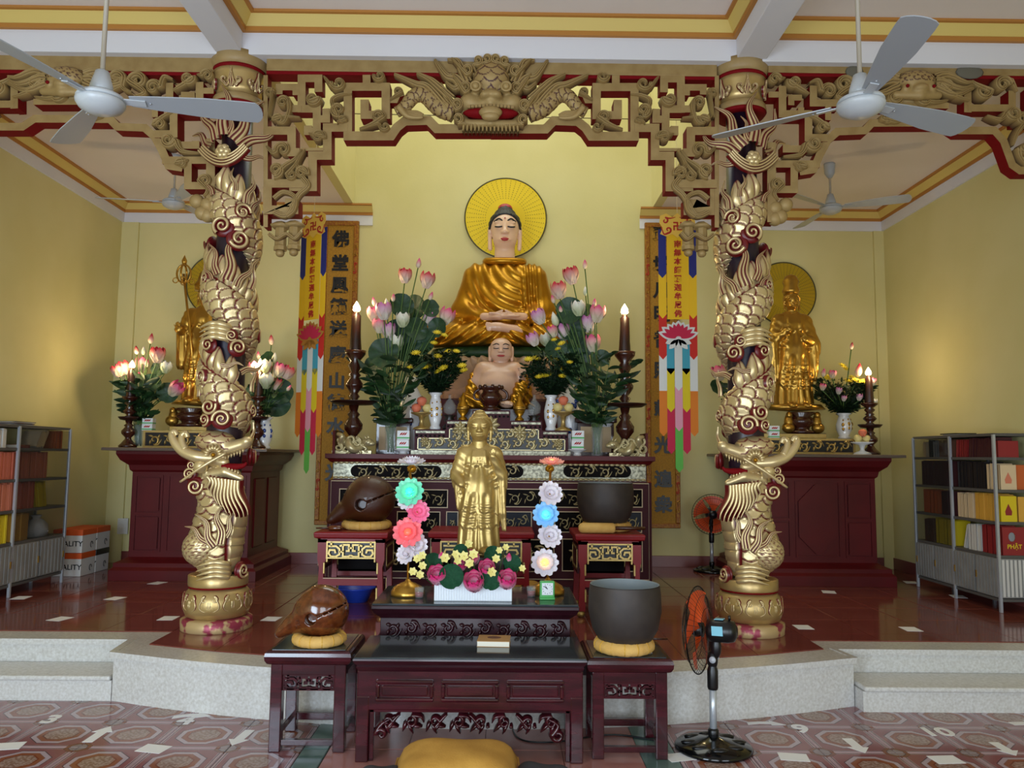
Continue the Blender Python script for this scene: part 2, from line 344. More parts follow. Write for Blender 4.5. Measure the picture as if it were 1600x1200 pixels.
def medallion_mat():
    m=bpy.data.materials.new('medallion_tile'); m.use_nodes=True; nt=m.node_tree; b=nt.nodes['Principled BSDF']; x=NX(nt)
    tc=nt.nodes.new('ShaderNodeTexCoord'); sp=nt.nodes.new('ShaderNodeSeparateXYZ'); nt.links.new(tc.outputs['Object'],sp.inputs[0])
    ax=x.m('ABSOLUTE',sp.outputs[0]); ay=x.m('ABSOLUTE',sp.outputs[1])
    oc=x.m('MAXIMUM',x.m('MAXIMUM',ax,ay),x.m('MULTIPLY',x.m('ADD',ax,ay),.7071))
    cx=x.m('SUBTRACT',.2,ax); cy=x.m('SUBTRACT',.2,ay); co=x.m('MAXIMUM',x.m('MAXIMUM',cx,cy),x.m('MULTIPLY',x.m('ADD',cx,cy),.7071))
    no=nt.nodes.new('ShaderNodeTexNoise'); no.inputs['Scale'].default_value=55; nt.links.new(tc.outputs['Object'],no.inputs[0])
    mot=x.ramp(no.outputs[0],[(0,'5E4034'),(.45,'8A6A5A'),(.58,'A58E86')],'LINEAR')
    med=x.ramp(x.m('MULTIPLY',oc,5),[(0,'8C6A55'),(.40,'7A3A26'),(.44,'8E5236'),(.54,'86564A'),(.57,'B3A2AC'),(.69,'5A3E4A'),(.715,'8A5658')])
    c=x.mix(x.m('LESS_THAN',oc,.08),med,mot)
    bar=x.ramp(x.m('MULTIPLY',x.m('MINIMUM',cx,cy),10),[(0,'A98F95'),(.17,'5A3C44'),(.22,'A98F95'),(.27,'8A5658')])
    c=x.mix(x.m('LESS_THAN',x.m('MINIMUM',cx,cy),.027),c,bar)
    cor=x.ramp(x.m('MULTIPLY',co,10),[(0,'8E7F80'),(.42,'5A3C44'),(.46,'7E5040'),(.62,'6E463C')])
    c=x.mix(x.m('LESS_THAN',co,.066),c,cor)
    nt.links.new(c,b.inputs['Base Color']); b.inputs['Roughness'].default_value=.13; return m
M['medallion']=medallion_mat()
fl=S_('floor',MB().bx(XL,XR,-2,5.6,-.06,-.012),'grout')
TW,TH=XL,5.0
tm=tile_mesh('medallion_tile',.4,.4,.012,.003,'medallion'); tp=tile_mesh('pink_tile',.4,.4,.012,.004,'pink_tile'); tg=tile_mesh('green_tile',.2,.4,.012,.004,'green_tile'); tgl=tile_mesh('green_tile',.14,.4,.012,.004,'green_tile'); tpe=tile_mesh('pink_tile',.43,.4,.012,.004,'pink_tile')
for j in range(-3,2):
    y=5.0+.4*j
    for k in range(-4,18):
        x=-2.47+.4*k
        if -1.0<x<.9 or x<XL+.2 or x>XR-.2: continue
        ob('medallion_tile',tm,fl,tr(x,y,0))
    ob('green_tile',tgl,fl,tr(-1.0,y,0)); ob('green_tile',tg,fl,tr(.83,y,0))
    for k in range(4): ob('pink_tile',tpe,fl,tr(-.715+.415*k,y,0))
# raised platform with a bowed front and two side steps
def fy(x): return 4.72+.085*(x+.11)**2
def outline(e):
    c=[(-2.49+(.0-e)*0-e,fy(-2.49)-e)]+[(-2.49+4.75*i/24,fy(-2.49+4.75*i/24)-e) for i in range(1,24)]+[(2.26+e,fy(2.26)-e)]
    return [(XL,YB),(XL,5.54-e),(-2.53-e,5.54-e)]+c+[(2.22+e,5.42-e),(XR,5.42-e),(XR,YB)]
pf=S_('floor_platform',MB().prism(outline(0),-.01,.305,'xy'),'terrazzo')
mb=MB(); o1=outline(.022)[1:-1]; o0=outline(-.02)[1:-1]
mb.prism(o1+o0[::-1],.272,.309,'xy'); nz=mb.build('nosing','terrazzo',pf,bev=.012,seg=3)
S_('step_left',MB().bx(XL,-2.495,5.2,5.535,-.01,.125),'terrazzo'); S_('step_right',MB().bx(2.265,XR,5.08,5.415,-.01,.125),'terrazzo')
nl=MB().bx(XL,-2.5,5.18,5.53,.125,.157).build('nosing','terrazzo',bpy.data.objects['step_left'],bev=.012,seg=3); MB().bx(2.27,XR,5.06,5.41,.125,.157).build('nosing','terrazzo',bpy.data.objects['step_right'],bev=.012,seg=3)
def clip(poly,a,b):   # keep the side left of a->b
    out=[]
    sd=lambda p:(b[0]-a[0])*(p[1]-a[1])-(b[1]-a[1])*(p[0]-a[0])
    for i in range(len(poly)):
        p,q=poly[i],poly[(i+1)%len(poly)]; s,t=sd(p),sd(q)
        if s>=0: out.append(p)
        if s*t<0: u=s/(s-t); out.append((p[0]+(q[0]-p[0])*u,p[1]+(q[1]-p[1])*u))
    return out
TS=.5; full=tile_mesh('red_tile',TS,TS,.006,.004,'plat_tile')
for i in range(-9,10):
    for j in range(0,10):
        x0=-.1+i*TS-TS/2; y0=4.85+j*TS; x1,y1=x0+TS,min(y0+TS,YB-.02)
        if x1<=XL or x0>=XR: continue
        X0,X1=max(x0,XL+.016),min(x1,XR-.016)
        poly=[(X0+.002,y0+.002),(X1-.002,y0+.002),(X1-.002,y1-.002),(X0+.002,y1-.002)]
        cut=True
        if y0>5.95: pass
        elif -2.1<=(X0+X1)/2<=1.9:
            a,b=(X0,fy(X0)+.24),(X1,fy(X1)+.24); poly=clip(poly,a,b)
        else:
            ys=5.76 if X0<0 else 5.64
            if (X0<0 and X1>-2.3): poly=clip(clip(poly,(-2.55,5.9),(-2.1,5.3)),(X0,fy(X0)+.24),(X1,fy(X1)+.24))
            elif X0>0 and X0<2.1: poly=clip(clip(poly,(1.9,5.3),(2.3,5.8)),(X0,fy(X0)+.24),(X1,fy(X1)+.24))
            else: poly=clip(poly,(X0,ys),(X1,ys))
        if len(poly)<3: continue
        if abs(X1-X0-TS)<1e-6 and y0>5.95 and y1-y0>TS-1e-6: ob('red_tile',full,pf,tr((x0+x1)/2,(y0+y1)/2,.312)); continue
        ob('red_tile',MB().prism(poly,.3055,.312,'xy').mesh('red_tile',['plat_tile']),pf)
# paper floor markers
def flat(name,poly,z,label,cat,grp): 
    c=(sum(p[0] for p in poly)/len(poly),sum(p[1] for p in poly)/len(poly))
    o=MB().prism([(p[0]-c[0],p[1]-c[1]) for p in poly],0,.0012,'xy').build(name,'paper'); o.location=(c[0],c[1],z); return tag(o,label,cat,grp)
PAP=[(113,891,'white paper slip on the red floor by the stacked paper boxes'),(180,935,'white paper slip on the red floor before the left maroon altar'),(33,934,'white paper slip on the red floor under the left book cabinet'),(94,967,'white paper slip on the red floor nearest the left side steps'),(263,966,'white paper slip on the red floor just left of the left dragon column'),(424,967,'white paper slip on the red floor between left dragon column and fish drum'),(246,911,'small white slip on the red floor behind the left dragon column'),(415,881,'white paper slip on the floor beside the left altar plinth'),
 (1295,925,'white paper slip on the red floor before the right maroon altar'),(1255,980,'white paper slip on the red floor just right of the right dragon column'),(1423,910,'white paper slip on the red floor at the right cabinet far leg'),(1497,932,'white paper slip on the red floor under the right book cabinet'),(1423,983,'white paper slip on the red floor near the right side steps')]
for x,y,l in PAP:
    p=PZ(x,y,.3125); a=rnd.uniform(-.3,.3); R2=[(p.x+u*cos(a)-v*sin(a),p.y+u*sin(a)+v*cos(a)) for u,v in((-.06,-.075),(.06,-.075),(.06,.075),(-.06,.075))]; flat('floor_marker',R2,.3125,l,'paper','paper markers on the platform floor')
for x,y,l in [(12,1166,'white paper square at the left end of the patterned floor'),(240,1170,'white paper square on the patterned floor left of the kneeling table'),(1240,1183,'white paper square on the patterned floor right of the fan'),(1478,1187,'white paper square on the patterned floor below the number 10'),(1062,1183,'white paper square peeping out beside the fan base')]:
    p=PZ(x,y,.0005); a=rnd.uniform(-.3,.3); R2=[(p.x+u*cos(a)-v*sin(a),p.y+u*sin(a)+v*cos(a)) for u,v in((-.075,-.055),(.075,-.055),(.075,.055),(-.075,.055))]; flat('floor_marker',R2,.0005,l,'paper','paper squares on the patterned floor')
def arrow(p0,p1,label,w=.028,bend=0):
    a=PZ(*p0,0);b=PZ(*p1,0);a=Vector((a.x,a.y));b=Vector((b.x,b.y)); d=(b-a);L=d.length;d/=L;n=Vector((-d.y,d.x))
    q=lambda u,v:tuple(a+d*(u*L)+n*(v+bend*4*u*(1-u)))
    pl=[q(0,-w),q(.33,-w),q(.62,-w),q(.62,-2.1*w),q(1,0),q(.62,2.1*w),q(.62,w),q(.33,w),q(0,w)]
    flat('floor_arrow',pl,.0005,label,'floor arrow','paper arrows on the patterned floor')
arrow((136,1160),(173,1135),'white paper arrow pointing away at the left of the patterned floor'); arrow((391,1141),(362,1165),'white paper arrow pointing toward the viewer left of the kneeling table')
arrow((270,1121),(329,1119),'curved white paper arrow on the floor above the number 4',.025,.03); arrow((1168,1131),(1228,1133),'curved white paper arrow on the floor left of the number nine',.02,.03)
arrow((1323,1154),(1352,1177),'white paper arrow pointing toward the viewer between numbers 9 and 10'); arrow((1552,1160),(1588,1181),'torn white paper arrow at the right end of the patterned floor'); arrow((1580,1131),(1625,1130),'white paper arrow cut off by the right edge of the patterned floor')
for t,x,y,l in (('3',80,1124,'white paper number 3 on the patterned floor far left'),('4',291,1126,'white paper number 4 on the patterned floor below the curved arrow'),('9',1252,1139,'white paper numeral nine on the patterned floor by the curved arrow'),('10',1464,1144,'white paper numeral ten on the patterned floor at the right')):
    p=PZ(x,y,.0005); o=text('floor_number',t,.19,'paper',None,tr(p.x,p.y,.001),.0006,.006,False); tag(o,l,'number')
# ---------------------------------------------------------------- carved ornament helpers (work in the x-z plane, front towards -y)
RG=[.5]
def ribbon(mb,path,wd,dep,rid=2,nj=8,y0=0,back=.0):
    nj=6*rid
    P=[Vector((p[0],p[1])) for p in path]; n=len(P)
    if mb.g is None: mb.g=[0]*len(mb.v)
    vs=[];g=[]
    for i in range(n):
        t=(P[min(i+1,n-1)]-P[max(i-1,0)]); t=t.normalized() if t.length>1e-9 else Vector((0,1)); nn=Vector((t.y,-t.x))
        w=wd[i] if hasattr(wd,'__len__') else wd; d=dep*min(1,.35+w/ (max(wd) if hasattr(wd,'__len__') else wd)*.65)
        for j in range(nj+1):
            v=-1+2*j/nj; r=abs(sin(rid*PI*(v+1)/2)); rh=r**.5; q=P[i]+nn*(v*w)
            e=math.sqrt(max(0,1-v*v)); y=-d*(.35*e+.65*e*rh) if abs(v)<.999 else back
            vs.append((q.x,y0+y,q.y)); g.append(1. if (r<RG[0] or abs(v)>.93) else 0.)
    W_=nj+1; fs=[(i*W_+j,i*W_+j+1,(i+1)*W_+j+1,(i+1)*W_+j) for i in range(n-1) for j in range(nj)]
    mb.add(vs,fs,0,True); mb.g+=g; return mb
def spiral(c,R,turns,a0,dr=1,n=26,r0=.18): return [(c[0]+R*(r0+(1-r0)*i/n)*cos(a0+dr*2*PI*turns*(i/n-1)),c[1]+R*(r0+(1-r0)*i/n)*sin(a0+dr*2*PI*turns*(i/n-1))) for i in range(n+1)]
def curl(mb,c,R,a0,dr,tail,w=.028,dep=.05,turns=1.25,rid=2,y0=0,back=0,wt=None):
    pts=spiral(c,R,turns,a0,dr)[:-1]+[tuple(p) for p in smooth([spiral(c,R,turns,a0,dr)[-1]]+list(tail),7)]
    n=len(pts); L=[w*(.55+.45*min(1,i/20)) for i in range(n)]
    k=n-26
    for i in range(26,n): L[i]=w*(1-(i-26)/k)**.7*1.0+w*.12 if wt is None else w+(wt-w)*(i-26)/k
    return ribbon(mb,pts,L,dep,rid,y0=y0,back=back)
def cloud_mesh(R,name='cloud',dr=1):
    mb=MB(); sp=spiral((0,0),R*.8,1.7,PI*.1,dr,40,.1); ribbon(mb,sp,[R*.25*(.6+.4*i/40) for i in range(41)],R*.42,1,nj=6)
    n0=len(mb.v); mb.ell((0,R*.22,0),(R*.98,R*.3,R*.98),seg=18); mb.g+=[1.]*(len(mb.v)-n0); return mb.mesh(name,['goldgroove'])
def flame_mesh(name='flame',wv=.10):
    mb=MB(); n=22; path=[(wv*sin(2*PI*(t/n)*1.15)*(t/n)**.6,t/n) for t in range(n+1)]
    ribbon(mb,path,[.12*(1-(t/n)**1.6)+.012 for t in range(n+1)],.10,3,nj=12); return mb.mesh(name,['goldgroove'])
def scales(p,q,R=.60):
    """overlapping round scales: q runs along the body, p across; 0 on the rim line of each scale"""
    q=q*1.9; p=np.asarray(p,float); q=np.asarray(q,float); r0=np.floor(q); best=np.full(np.broadcast(p,q).shape,9.)
    done=np.zeros(best.shape,bool)
    for k in(2,1,0,-1):
        r=r0+k; off=.5*(r%2); pc=np.round(p-off)+off; d=np.sqrt((p-pc)**2+((q-r)*.53)**2); hit=(d<R)&~done; best=np.where(hit,d,best); done|=hit
    e=best/R; return np.where(e>.84,0,.45+.55*np.clip(e,0,1))
def dragon_tube(name,path,a,b,outd,sd,plates,parent,nw=112,hh=.018,step=.011):
    """path: fine points; a: radius along outd, b: radius across; outd: outward direction per point"""
    P=np.array(path); n=len(P); T=np.gradient(P,axis=0); T/=np.linalg.norm(T,axis=1)[:,None]
    O=np.array(outd); O-=T*(O*T).sum(1)[:,None]; O/=np.linalg.norm(O,axis=1)[:,None]; B=np.cross(T,O)
    s=np.concatenate([[0],np.cumsum(np.linalg.norm(np.diff(P,axis=0),axis=1))])
    w=np.linspace(-PI,PI,nw,endpoint=False); Wm,Sm=np.meshgrid(w,s)
    A=np.asarray(a)[:,None]; Bb=np.asarray(b)[:,None]; rr=(A+Bb)/2
    q=Wm*np.mean(rr)/sd; h=scales(q,Sm/sd)
    lo,hi=plates; pl=(Wm>lo)&(Wm<hi); f=(Sm/(sd*.8))%1; hp=np.sqrt(np.clip(1-(2*f-1)**2,0,1)); e=np.abs(Wm-lo)<.07; e|=np.abs(Wm-hi)<.07
    h=np.where(pl,.35+.6*hp,h); h=np.where(e,0,h)
    g=(h<.38).astype(float); hs=h*hh*np.minimum(1,rr/.08)
    V=P[:,None,:]+O[:,None,:]*((A+hs)*np.cos(Wm))[:,:,None]+B[:,None,:]*((Bb+hs)*np.sin(Wm))[:,:,None]
    i,j=np.meshgrid(np.arange(n-1),np.arange(nw),indexing='ij'); j2=(j+1)%nw
    Fq=np.stack([i*nw+j,i*nw+j2,(i+1)*nw+j2,(i+1)*nw+j],-1).reshape(-1,4)
    me=bpy.data.meshes.new(name); me.from_pydata(V.reshape(-1,3).tolist(),[],Fq.tolist()+[tuple(range(nw))[::-1],tuple((n-1)*nw+k for k in range(nw))]); me.materials.append(M['goldgroove'])
    me.polygons.foreach_set('use_smooth',[True]*len(me.polygons)); at=me.attributes.new('g','FLOAT','POINT'); at.data.foreach_set('value',g.reshape(-1).astype(np.float32))
    me.update(); return ob(name,me,parent)
# ---------------------------------------------------------------- dragon columns
dm('carve','A98E5B',.55,metal=.2,c2='451318',attr='g')
dm('basepaint','C9AC7C',.4,metal=.3,c2='9C3A4E',vs=9,lo=.5,hi=.56); dm('capring','A98E60',.5,c2='9C8253',vs=8); dm('goldworn','C8AC76',.33,metal=.55,c2='B99C62',vs=5)
YC=5.9; K=.00470
cxL=PY(338,985,YC).x; cxR=PY(1171,987,YC).x
def axx(py): return 376-(py-100)*38/865
def zc(py): return PY(350,py,5.75).z-ZP
col=thing('dragon_column','left gilded column with a coiling dragon whose head looks to the right','column',(cxL,YC,ZP),0,'dragon columns')
def make_column(r):
    z8=zc
    MB().lathe([(.245,0),(.25,.01),(.25,.075),(.235,.085),(.21,.09)],48).build('base_disc','basepaint',r)
    b=MB().lathe([(.18,.085),(.215,.10),(.236,.15),(.238,.20),(.225,.26),(.20,.29),(.17,.30)],48).build('base_bulb','goldworn',r)
    mb=MB()
    for k in range(9):
        a=2*PI*k/9+.1
        m_=MB(); 
        for sx in(-1,1): curl(m_,(sx*.033,.235),.026,PI/2,sx,[(sx*.066,.20),(sx*.055,.165),(0,.145)],.009,.016,.9,1,0,.004)
        ribbon(m_,[(0,.22),(0,.19),(0,.155)],[.016,.022,.006],.02,2,6)
        X=rot('Z',a)@tr(0,-.232,0)@rot('X',-.05)
        if mb.g is None: mb.g=[]
        n0=len(mb.v); mb.add(m_.v,m_.f,0,True,X); mb.g+=m_.g
    mb.build('petal_band','goldgroove',r)
    MB().lathe([(.16,.295),(.205,.30),(.205,.312)],48,mi=1).lathe([(.208,.312),(.21,.32),(.21,.385),(.205,.39),(.16,.392)],48).build('base_ring',['goldworn','fretred'],r)
    MB().lathe([(.13,.385),(.13,1.5),(.118,3.0),(.108,4.12)],32).build('shaft','shaft',r)
    # capital
    t=zc(86); q=zc(152)
    MB().lathe([(.12,q-.03),(.19,q-.02),(.195,q),(.19,q+.03),(.165,q+.05)],40).lathe([(.196,q-.022),(.178,q-.045),(.12,q-.04)],40,mi=1).build('capital_ring',['capring','fretred'],r)
    MB().lathe([(.165,q+.045),(.175,q+.10),(.19,q+.2),(.20,t-.10)],40).build('capital_bell','goldworn',r)
    MB().lathe([(.198,t-.105),(.206,t-.09),(.203,t-.075)],40,mi=1).lathe([(.203,t-.075),(.217,t-.03),(.217,t+.03)],40).build('capital_top',['capring','fretred'],r)
    mb=MB(); mb.g=[]
    for k in range(6):
        m_=MB()
        for sx in(-1,1): curl(m_,(sx*.052,q+.13),.026,PI*1.5,-sx,[(sx*.03,q+.085),(0,q+.19),(0,q+.22)],.011,.018,.8,2,0,.005)
        ribbon(m_,[(0,q+.07),(0,q+.12),(0,q+.165)],[.012,.03,.005],.02,3,8)
        mb.add(m_.v,m_.f,0,True,rot('Z',2*PI*k/6)@tr(0,-.187,q+.13)@rot('X',.16)@tr(0,0,-q-.13)); mb.g+=m_.g
    mb.build('capital_leaves','goldgroove',r)
    # coiled body
    z1=zc(470); pitch=.685
    ph=np.arange(-2*PI-1.9,2*PI+2.7,.035); zz=z1-pitch*ph/(2*PI)
    tap=np.clip((ph-ph[0])/2.2,0,1)**.7; end=np.clip((ph[-1]-ph)/1.5,.4,1)
    R_=.12; path=np.stack([R_*np.sin(ph),-R_*np.cos(ph),zz],1); outd=np.stack([np.sin(ph),-np.cos(ph),0*ph],1)
    dragon_tube('dragon_body',path,(.03+.055*tap)*end,(.05+.082*tap)*end,outd,.088,(-2.3,-1.0),r)
    mb=MB(); mb.g=[]; n0=300; rows=[]
    for i in range(n0):
        f=-2*PI-.6+(4*PI+1.2)*i/(n0-1); zb=z1-pitch*f/(2*PI)
        for j in range(9):
            v=j/8; sr=abs(sin(f*5.5)); rd=.165+.03*sin(PI*v)+.012*abs(sin(f*11)); hgt=.12+v*(.10+.09*sr)
            rows.append((rd*sin(f+.25*v),-rd*cos(f+.25*v),zb+hgt)); mb.g.append(1. if abs(sin(f*11))<.3 or j==8 else 0.)
    mb.add(rows,[(i*9+j,(i+1)*9+j,(i+1)*9+j+1,i*9+j+1) for i in range(n0-1) for j in range(8)],0,True); mb.build('dorsal_fin','goldgroove',r)
    # lower body in front: rises from the claws to the head
    py=np.array([898,885,870,850,830,810,790,770,750,730]); dx=np.array([0,0,-2,-4,-1,4,4,0,-2,-4]); ra=np.array([.10,.14,.165,.18,.17,.165,.155,.15,.14,.11])
    zz=np.linspace(zc(898),zc(730),150); zk=np.array([zc(p) for p in py]); X_=np.interp(zz,zk,dx*K); r_=np.interp(zz,zk,ra)
    for _ in range(4): r_[1:-1]=(r_[:-2]+r_[2:]+2*r_[1:-1])/4; X_[1:-1]=(X_[:-2]+X_[2:]+2*X_[1:-1])/4
    path=np.stack([X_,-.035+0*zz,zz],1); dragon_tube('dragon_neck',path,r_,r_,np.tile([0,-1.,0],(150,1)),.118,(.75,1.75),r,nw=110,hh=.024)
    # haunch with scales
    hq=MB(); zq=zc(856); c=(-.085,-.165,zq)
    def hf(u,v):
        a=2*PI*u; b=PI*(v-.5); h=float(scales(np.array([a*2.2]),np.array([b*2.6]))[0]); k=1+.10*h
        return (c[0]+.115*k*cos(b)*cos(a),c[1]+.085*k*cos(b)*sin(a),c[2]+.115*k*sin(b))
    hq.g=None; hq.grid(hf,60,44); hq.g=[1. if float(scales(np.array([2*PI*i/60*2.2]),np.array([PI*(j/44-.5)*2.6]))[0])<.35 else 0. for i in range(61) for j in range(45)]
    hq.build('haunch','goldgroove',r)
    def surf(px,pyv,rad=.205): 
        x=(px-axx(pyv))*K; x=max(-rad*.98,min(rad*.98,x)); return math.asin(x/rad),zc(pyv),rad
    cm=cloud_mesh(.075); cm2=cloud_mesh(.075,dr=-1)
    def put(me,name,px,pyv,s,ro=0,rad=.205,mir=1): 
        f,z,q_=surf(px,pyv,rad); return ob(name,me,r,rot('Z',f)@tr(0,-q_,z)@rot('Y',ro)@sc(s*mir,s,s))
    for i,(x,y,R,ro) in enumerate([(332,436,11,.5),(329,459,10,2),(340,540,14,0),(383,543,15,3),(328,589,14,1),(343,636,16,0),(335,656,12,2),(361,655,17,3.2),(391,332,16,.4),(363,356,18,2.4),(386,375,19,3),(382,893,14,1),(396,640,12,2),(375,525,11,1)]):
        put(cm if i%2 else cm2,'cloud_scroll',x,y,R*K/.075,ro)
    for i in range(12):   # the far side of the shaft
        a=PI*.62+PI*.76*(i%4)/3; z=1.25+.23*i; ob('cloud_scroll',cm,r,rot('Z',a)@tr(0,-.2,z)@sc(1,1,1))
    fm=flame_mesh(); fm2=flame_mesh('flame',-.10)
    for i,(x,y,a,L,*rd_) in enumerate([(364,217,0,.40),(352,224,-.5,.37),(344,234,-.95,.33),(378,224,.5,.39),(386,234,.95,.36),(390,246,1.5,.2),(340,248,-1.5,.17),(372,214,.2,.2),
          (355,432,-.25,.25),(368,440,.15,.36),(382,450,.5,.24),(346,440,-.6,.16),(395,318,.25,.24),(382,300,-.2,.17),(400,330,.5,.2),(345,308,-.5,.18),(385,582,1.2,.2),(360,572,1.5,.16),
          (352,852,-.45,.26,.235),(360,848,-.05,.28,.235),(342,846,-.9,.2,.235),(366,838,.3,.2,.23),(392,700,.3,.2),(398,450,.2,.26),(398,610,.2,.2),(322,620,-.2,.2)]):
        put(fm if i%2 else fm2,'flame',x,y,L,a,rd_[0] if rd_ else .2)
    # pearl with its cradle of flame strands
    mb=MB(); mb.g=[]; f,z,q_=surf(364,241,.19)
    for k in range(7):
        a=2*PI*k/6
        n0=len(mb.v); rr_=0 if k==6 else .03; mb.ell((rr_*cos(a),-.02-(.015 if k==6 else 0),rr_*sin(a)),(.03,.03,.03)); mb.g+=[0.]*(len(mb.v)-n0)
    o=mb.build('pearl','goldgroove',r); o.matrix_local=rot('Z',f)@tr(0,-q_,z)
    mb=MB()
    for k in range(4): ribbon(mb,[(x_/10*(.16+.012*k),-.035-.022*k+.9*(x_/10)**2*(.10+.01*k)) for x_ in range(-10,11)],.0135,.03,1,5,0,.01)
    o=mb.build('flame_cradle','goldgroove',r); o.matrix_local=rot('Z',f)@tr(0,-q_,z)
    # belly fan under the clouds, claws
    for px,pyv,n,sg in((360,882,4,1),(362,512,4,1)):
        for k in range(n):
            f,z,q_=surf(px,pyv+k*7,.2); mb=MB(); mb.g=None
            pts=smooth([(.055,.03,.0),(.02,-.03,.012),(-.05,-.03,.016),(-.11,-.02,.0),(-.17,.02,-.03)],5)
            rr_=[.018,.02,.021,.022,.021,.019,.02,.022,.023,.021,.019,.02,.021,.019,.015,.013,.011,.008,.006,.004,.002]
            mb.tube(pts,rr_,8); mb.g=[0.]*len(mb.v); o=mb.build('claw','goldgroove',r); o.matrix_local=rot('Z',f)@tr(0,-q_+.02,z)@rot('Y',.12)
    # ---- head
    H=lambda x,y,d=0:Vector(((x-axx(705))*K,d,zc(y)))
    def hd(P):
        q=lambda x,y,d:tuple(H(x,y,d))
        d=sU(.02,sE(P,q(343,690,-.1),(.145,.12,.085)),sC(P,q(350,706,-.13),q(395,692,-.16),.062,.04),sE(P,q(397,688,-.16),(.035,.045,.03)),sC(P,q(330,718,-.12),q(362,722,-.15),.06,.035))
        d=np.minimum(d,sU(.012,sC(P,q(335,742,-.13),q(365,737,-.16),.045,.04),sC(P,q(365,737,-.16),q(390,747,-.17),.038,.022)))
        return sU(.012,d,sE(P,q(330,729,-.2),(.052,.04,.052)),sE(P,q(350,711,-.205),(.032,.03,.028)))
    hx=sdf_obj('dragon_head',hd,(-.26,-.29,zc(765)),(.33,.06,zc(665)),.009,'goldgroove',r,g=lambda v:(scales(v[:,0]/.085,v[:,2]/.085)<.36)*(v[:,2]>zc(702))*(v[:,0]<.1)*1.)
    MB().ell(tuple(H(351,711,-.235)),.016).build('eye','brightgold',hx)
    mb=MB()
    for k in range(9):
        a=PI*.05+PI*.95*k/8; c=H(350,711,-.225); d=Vector((cos(a),0,sin(a))); mb.tube([c+d*.032,c+d*.052+Vector((0,-.01,0)),c+d*.08],[.013,.011,.003],6)
    mb.g=[0.]*len(mb.v); mb.build('brow','goldgroove',hx)
    def seg(name,pts,rr_,mt='goldgroove',sgm=8):
        mb=MB(); P=smooth([H(*p) for p in pts],6); mb.tube(P,[float(np.interp(i,np.linspace(0,len(P)-1,len(rr_)),rr_)) for i in range(len(P))],sgm); mb.g=[0.]*len(mb.v); return mb.build(name,mt,hx)
    seg('horn',[(348,716,-.19),(325,714,-.21),(303,706,-.2),(288,692,-.19),(282,680,-.18),(286,675,-.18),(290,681,-.18)],[.04,.043,.04,.034,.026,.02,.02])
    seg('horn',[(306,703,-.21),(300,692,-.2),(298,682,-.19),(304,677,-.19),(307,684,-.19)],[.03,.026,.022,.02,.02])
    seg('whisker',[(305,753,-.26),(340,728,-.275),(371,708,-.25)],[.008,.013,.011])
    seg('tongue',[(360,728,-.16),(380,729,-.17),(394,727,-.18),(398,722,-.18)],[.022,.024,.016,.006],'fretred')
    for k in range(7): x=366+k*4.4; c=H(x,713-k*1.9,-.17); mb=MB().tube([c+Vector((0,-.012,.0)),c+Vector((0,-.014,-.045 if k==5 else -.028))],[.011,.002],6); mb.g=[0.]*len(mb.v); mb.build('tooth','goldgroove',hx)
    for k in range(4): x=372+k*4.6; c=H(x,735+k*2,-.18); mb=MB().tube([c,c+Vector((0,-.003,.03))],[.01,.002],6); mb.g=[0.]*len(mb.v); mb.build('tooth','goldgroove',hx)
    for k in range(10):
        x=342+k*5.0; c=H(x,742+k*1.2-(k-5)*.6,-.215+.004*abs(k-4)); mb=MB(); L=.20+.012*k-.004*(k-5)**2; sw=.02+.006*k
        ribbon(mb,[(c.x+.014*sin(6*t/14+k*.3)+sw*t/14,c.z-L*t/14) for t in range(15)],[.019*(1-(t/14)**2)+.004 for t in range(15)],.035,1,6,c.y+.01,.04); mb.build('beard_strand','goldgroove',hx)
    for x,y,R,dr in((321,760,15,1),(311,741,11,-1),(314,727,9,1)):
        c=H(x,y,-.17); o=ob('curl',cm if dr>0 else cm2,hx,tr(*c)@sc(R*K/.075,R*K/.075,R*K/.075))
make_column(col)
col2=dup(col,(cxR,YC,ZP),0,'right gilded column with a coiling dragon whose head looks to the left',None,(-1,1,1))
# ---------------------------------------------------------------- carved lattice frieze
RG[0]=.46; YFZ=5.79; FT=.10
fx=lambda p:XZ(p[0],p[1],YFZ)
PXM=YFZ/F
def mitre(pl,hw):
    P=[Vector(p) for p in pl]; n=len(P); l=[];r=[]
    for i in range(n):
        a=(P[i]-P[i-1]).normalized() if i>0 else (P[1]-P[0]).normalized(); b=(P[i+1]-P[i]).normalized() if i<n-1 else a
        na=Vector((-a.y,a.x)); nb=Vector((-b.y,b.x)); k=(na+nb)/max(.35,1+na.dot(nb)); e=(-a*hw if i==0 else a*hw if i==n-1 else Vector((0,0)))*0
        l.append(tuple(P[i]+k*hw+e)); r.append(tuple(P[i]-k*hw+e))
    return l+r[::-1]
BN=[0]
def bar(par,pl,hw=6.4,dy=0,name='fret_bar',th=FT):
    BN[0]+=1; dy=.0013*(BN[0]%13); th=FT+.0013*(BN[0]%13)
    pts=[fx(p) for p in pl]; MB().prism(mitre(pts,hw*PXM),YFZ-dy,YFZ+th,'xz',0,1).build(name,['fret','fretred'],par,bev=.004,w=True,seg=1)
def scroll(par,c,R,a0,dr,tail,w=6,dep=.05,turns=1.2,rid=2):
    mb=MB(); curl(mb,fx(c),R*PXM,a0,dr,[fx(p) for p in tail],w*PXM,dep,turns,rid,YFZ-.005,.06); mb.build('scroll_leaf','carve',par,w=True)
def cc(l,o,s): return [(o[0]+x/s,o[1]+y/s) for x,y in l]
AX=767.5
fz=thing('carved_frieze','carved gilt lattice frieze with a large dragon mask hanging between the two columns','frieze',(PY(AX,110,YFZ).x,YFZ,4.6))
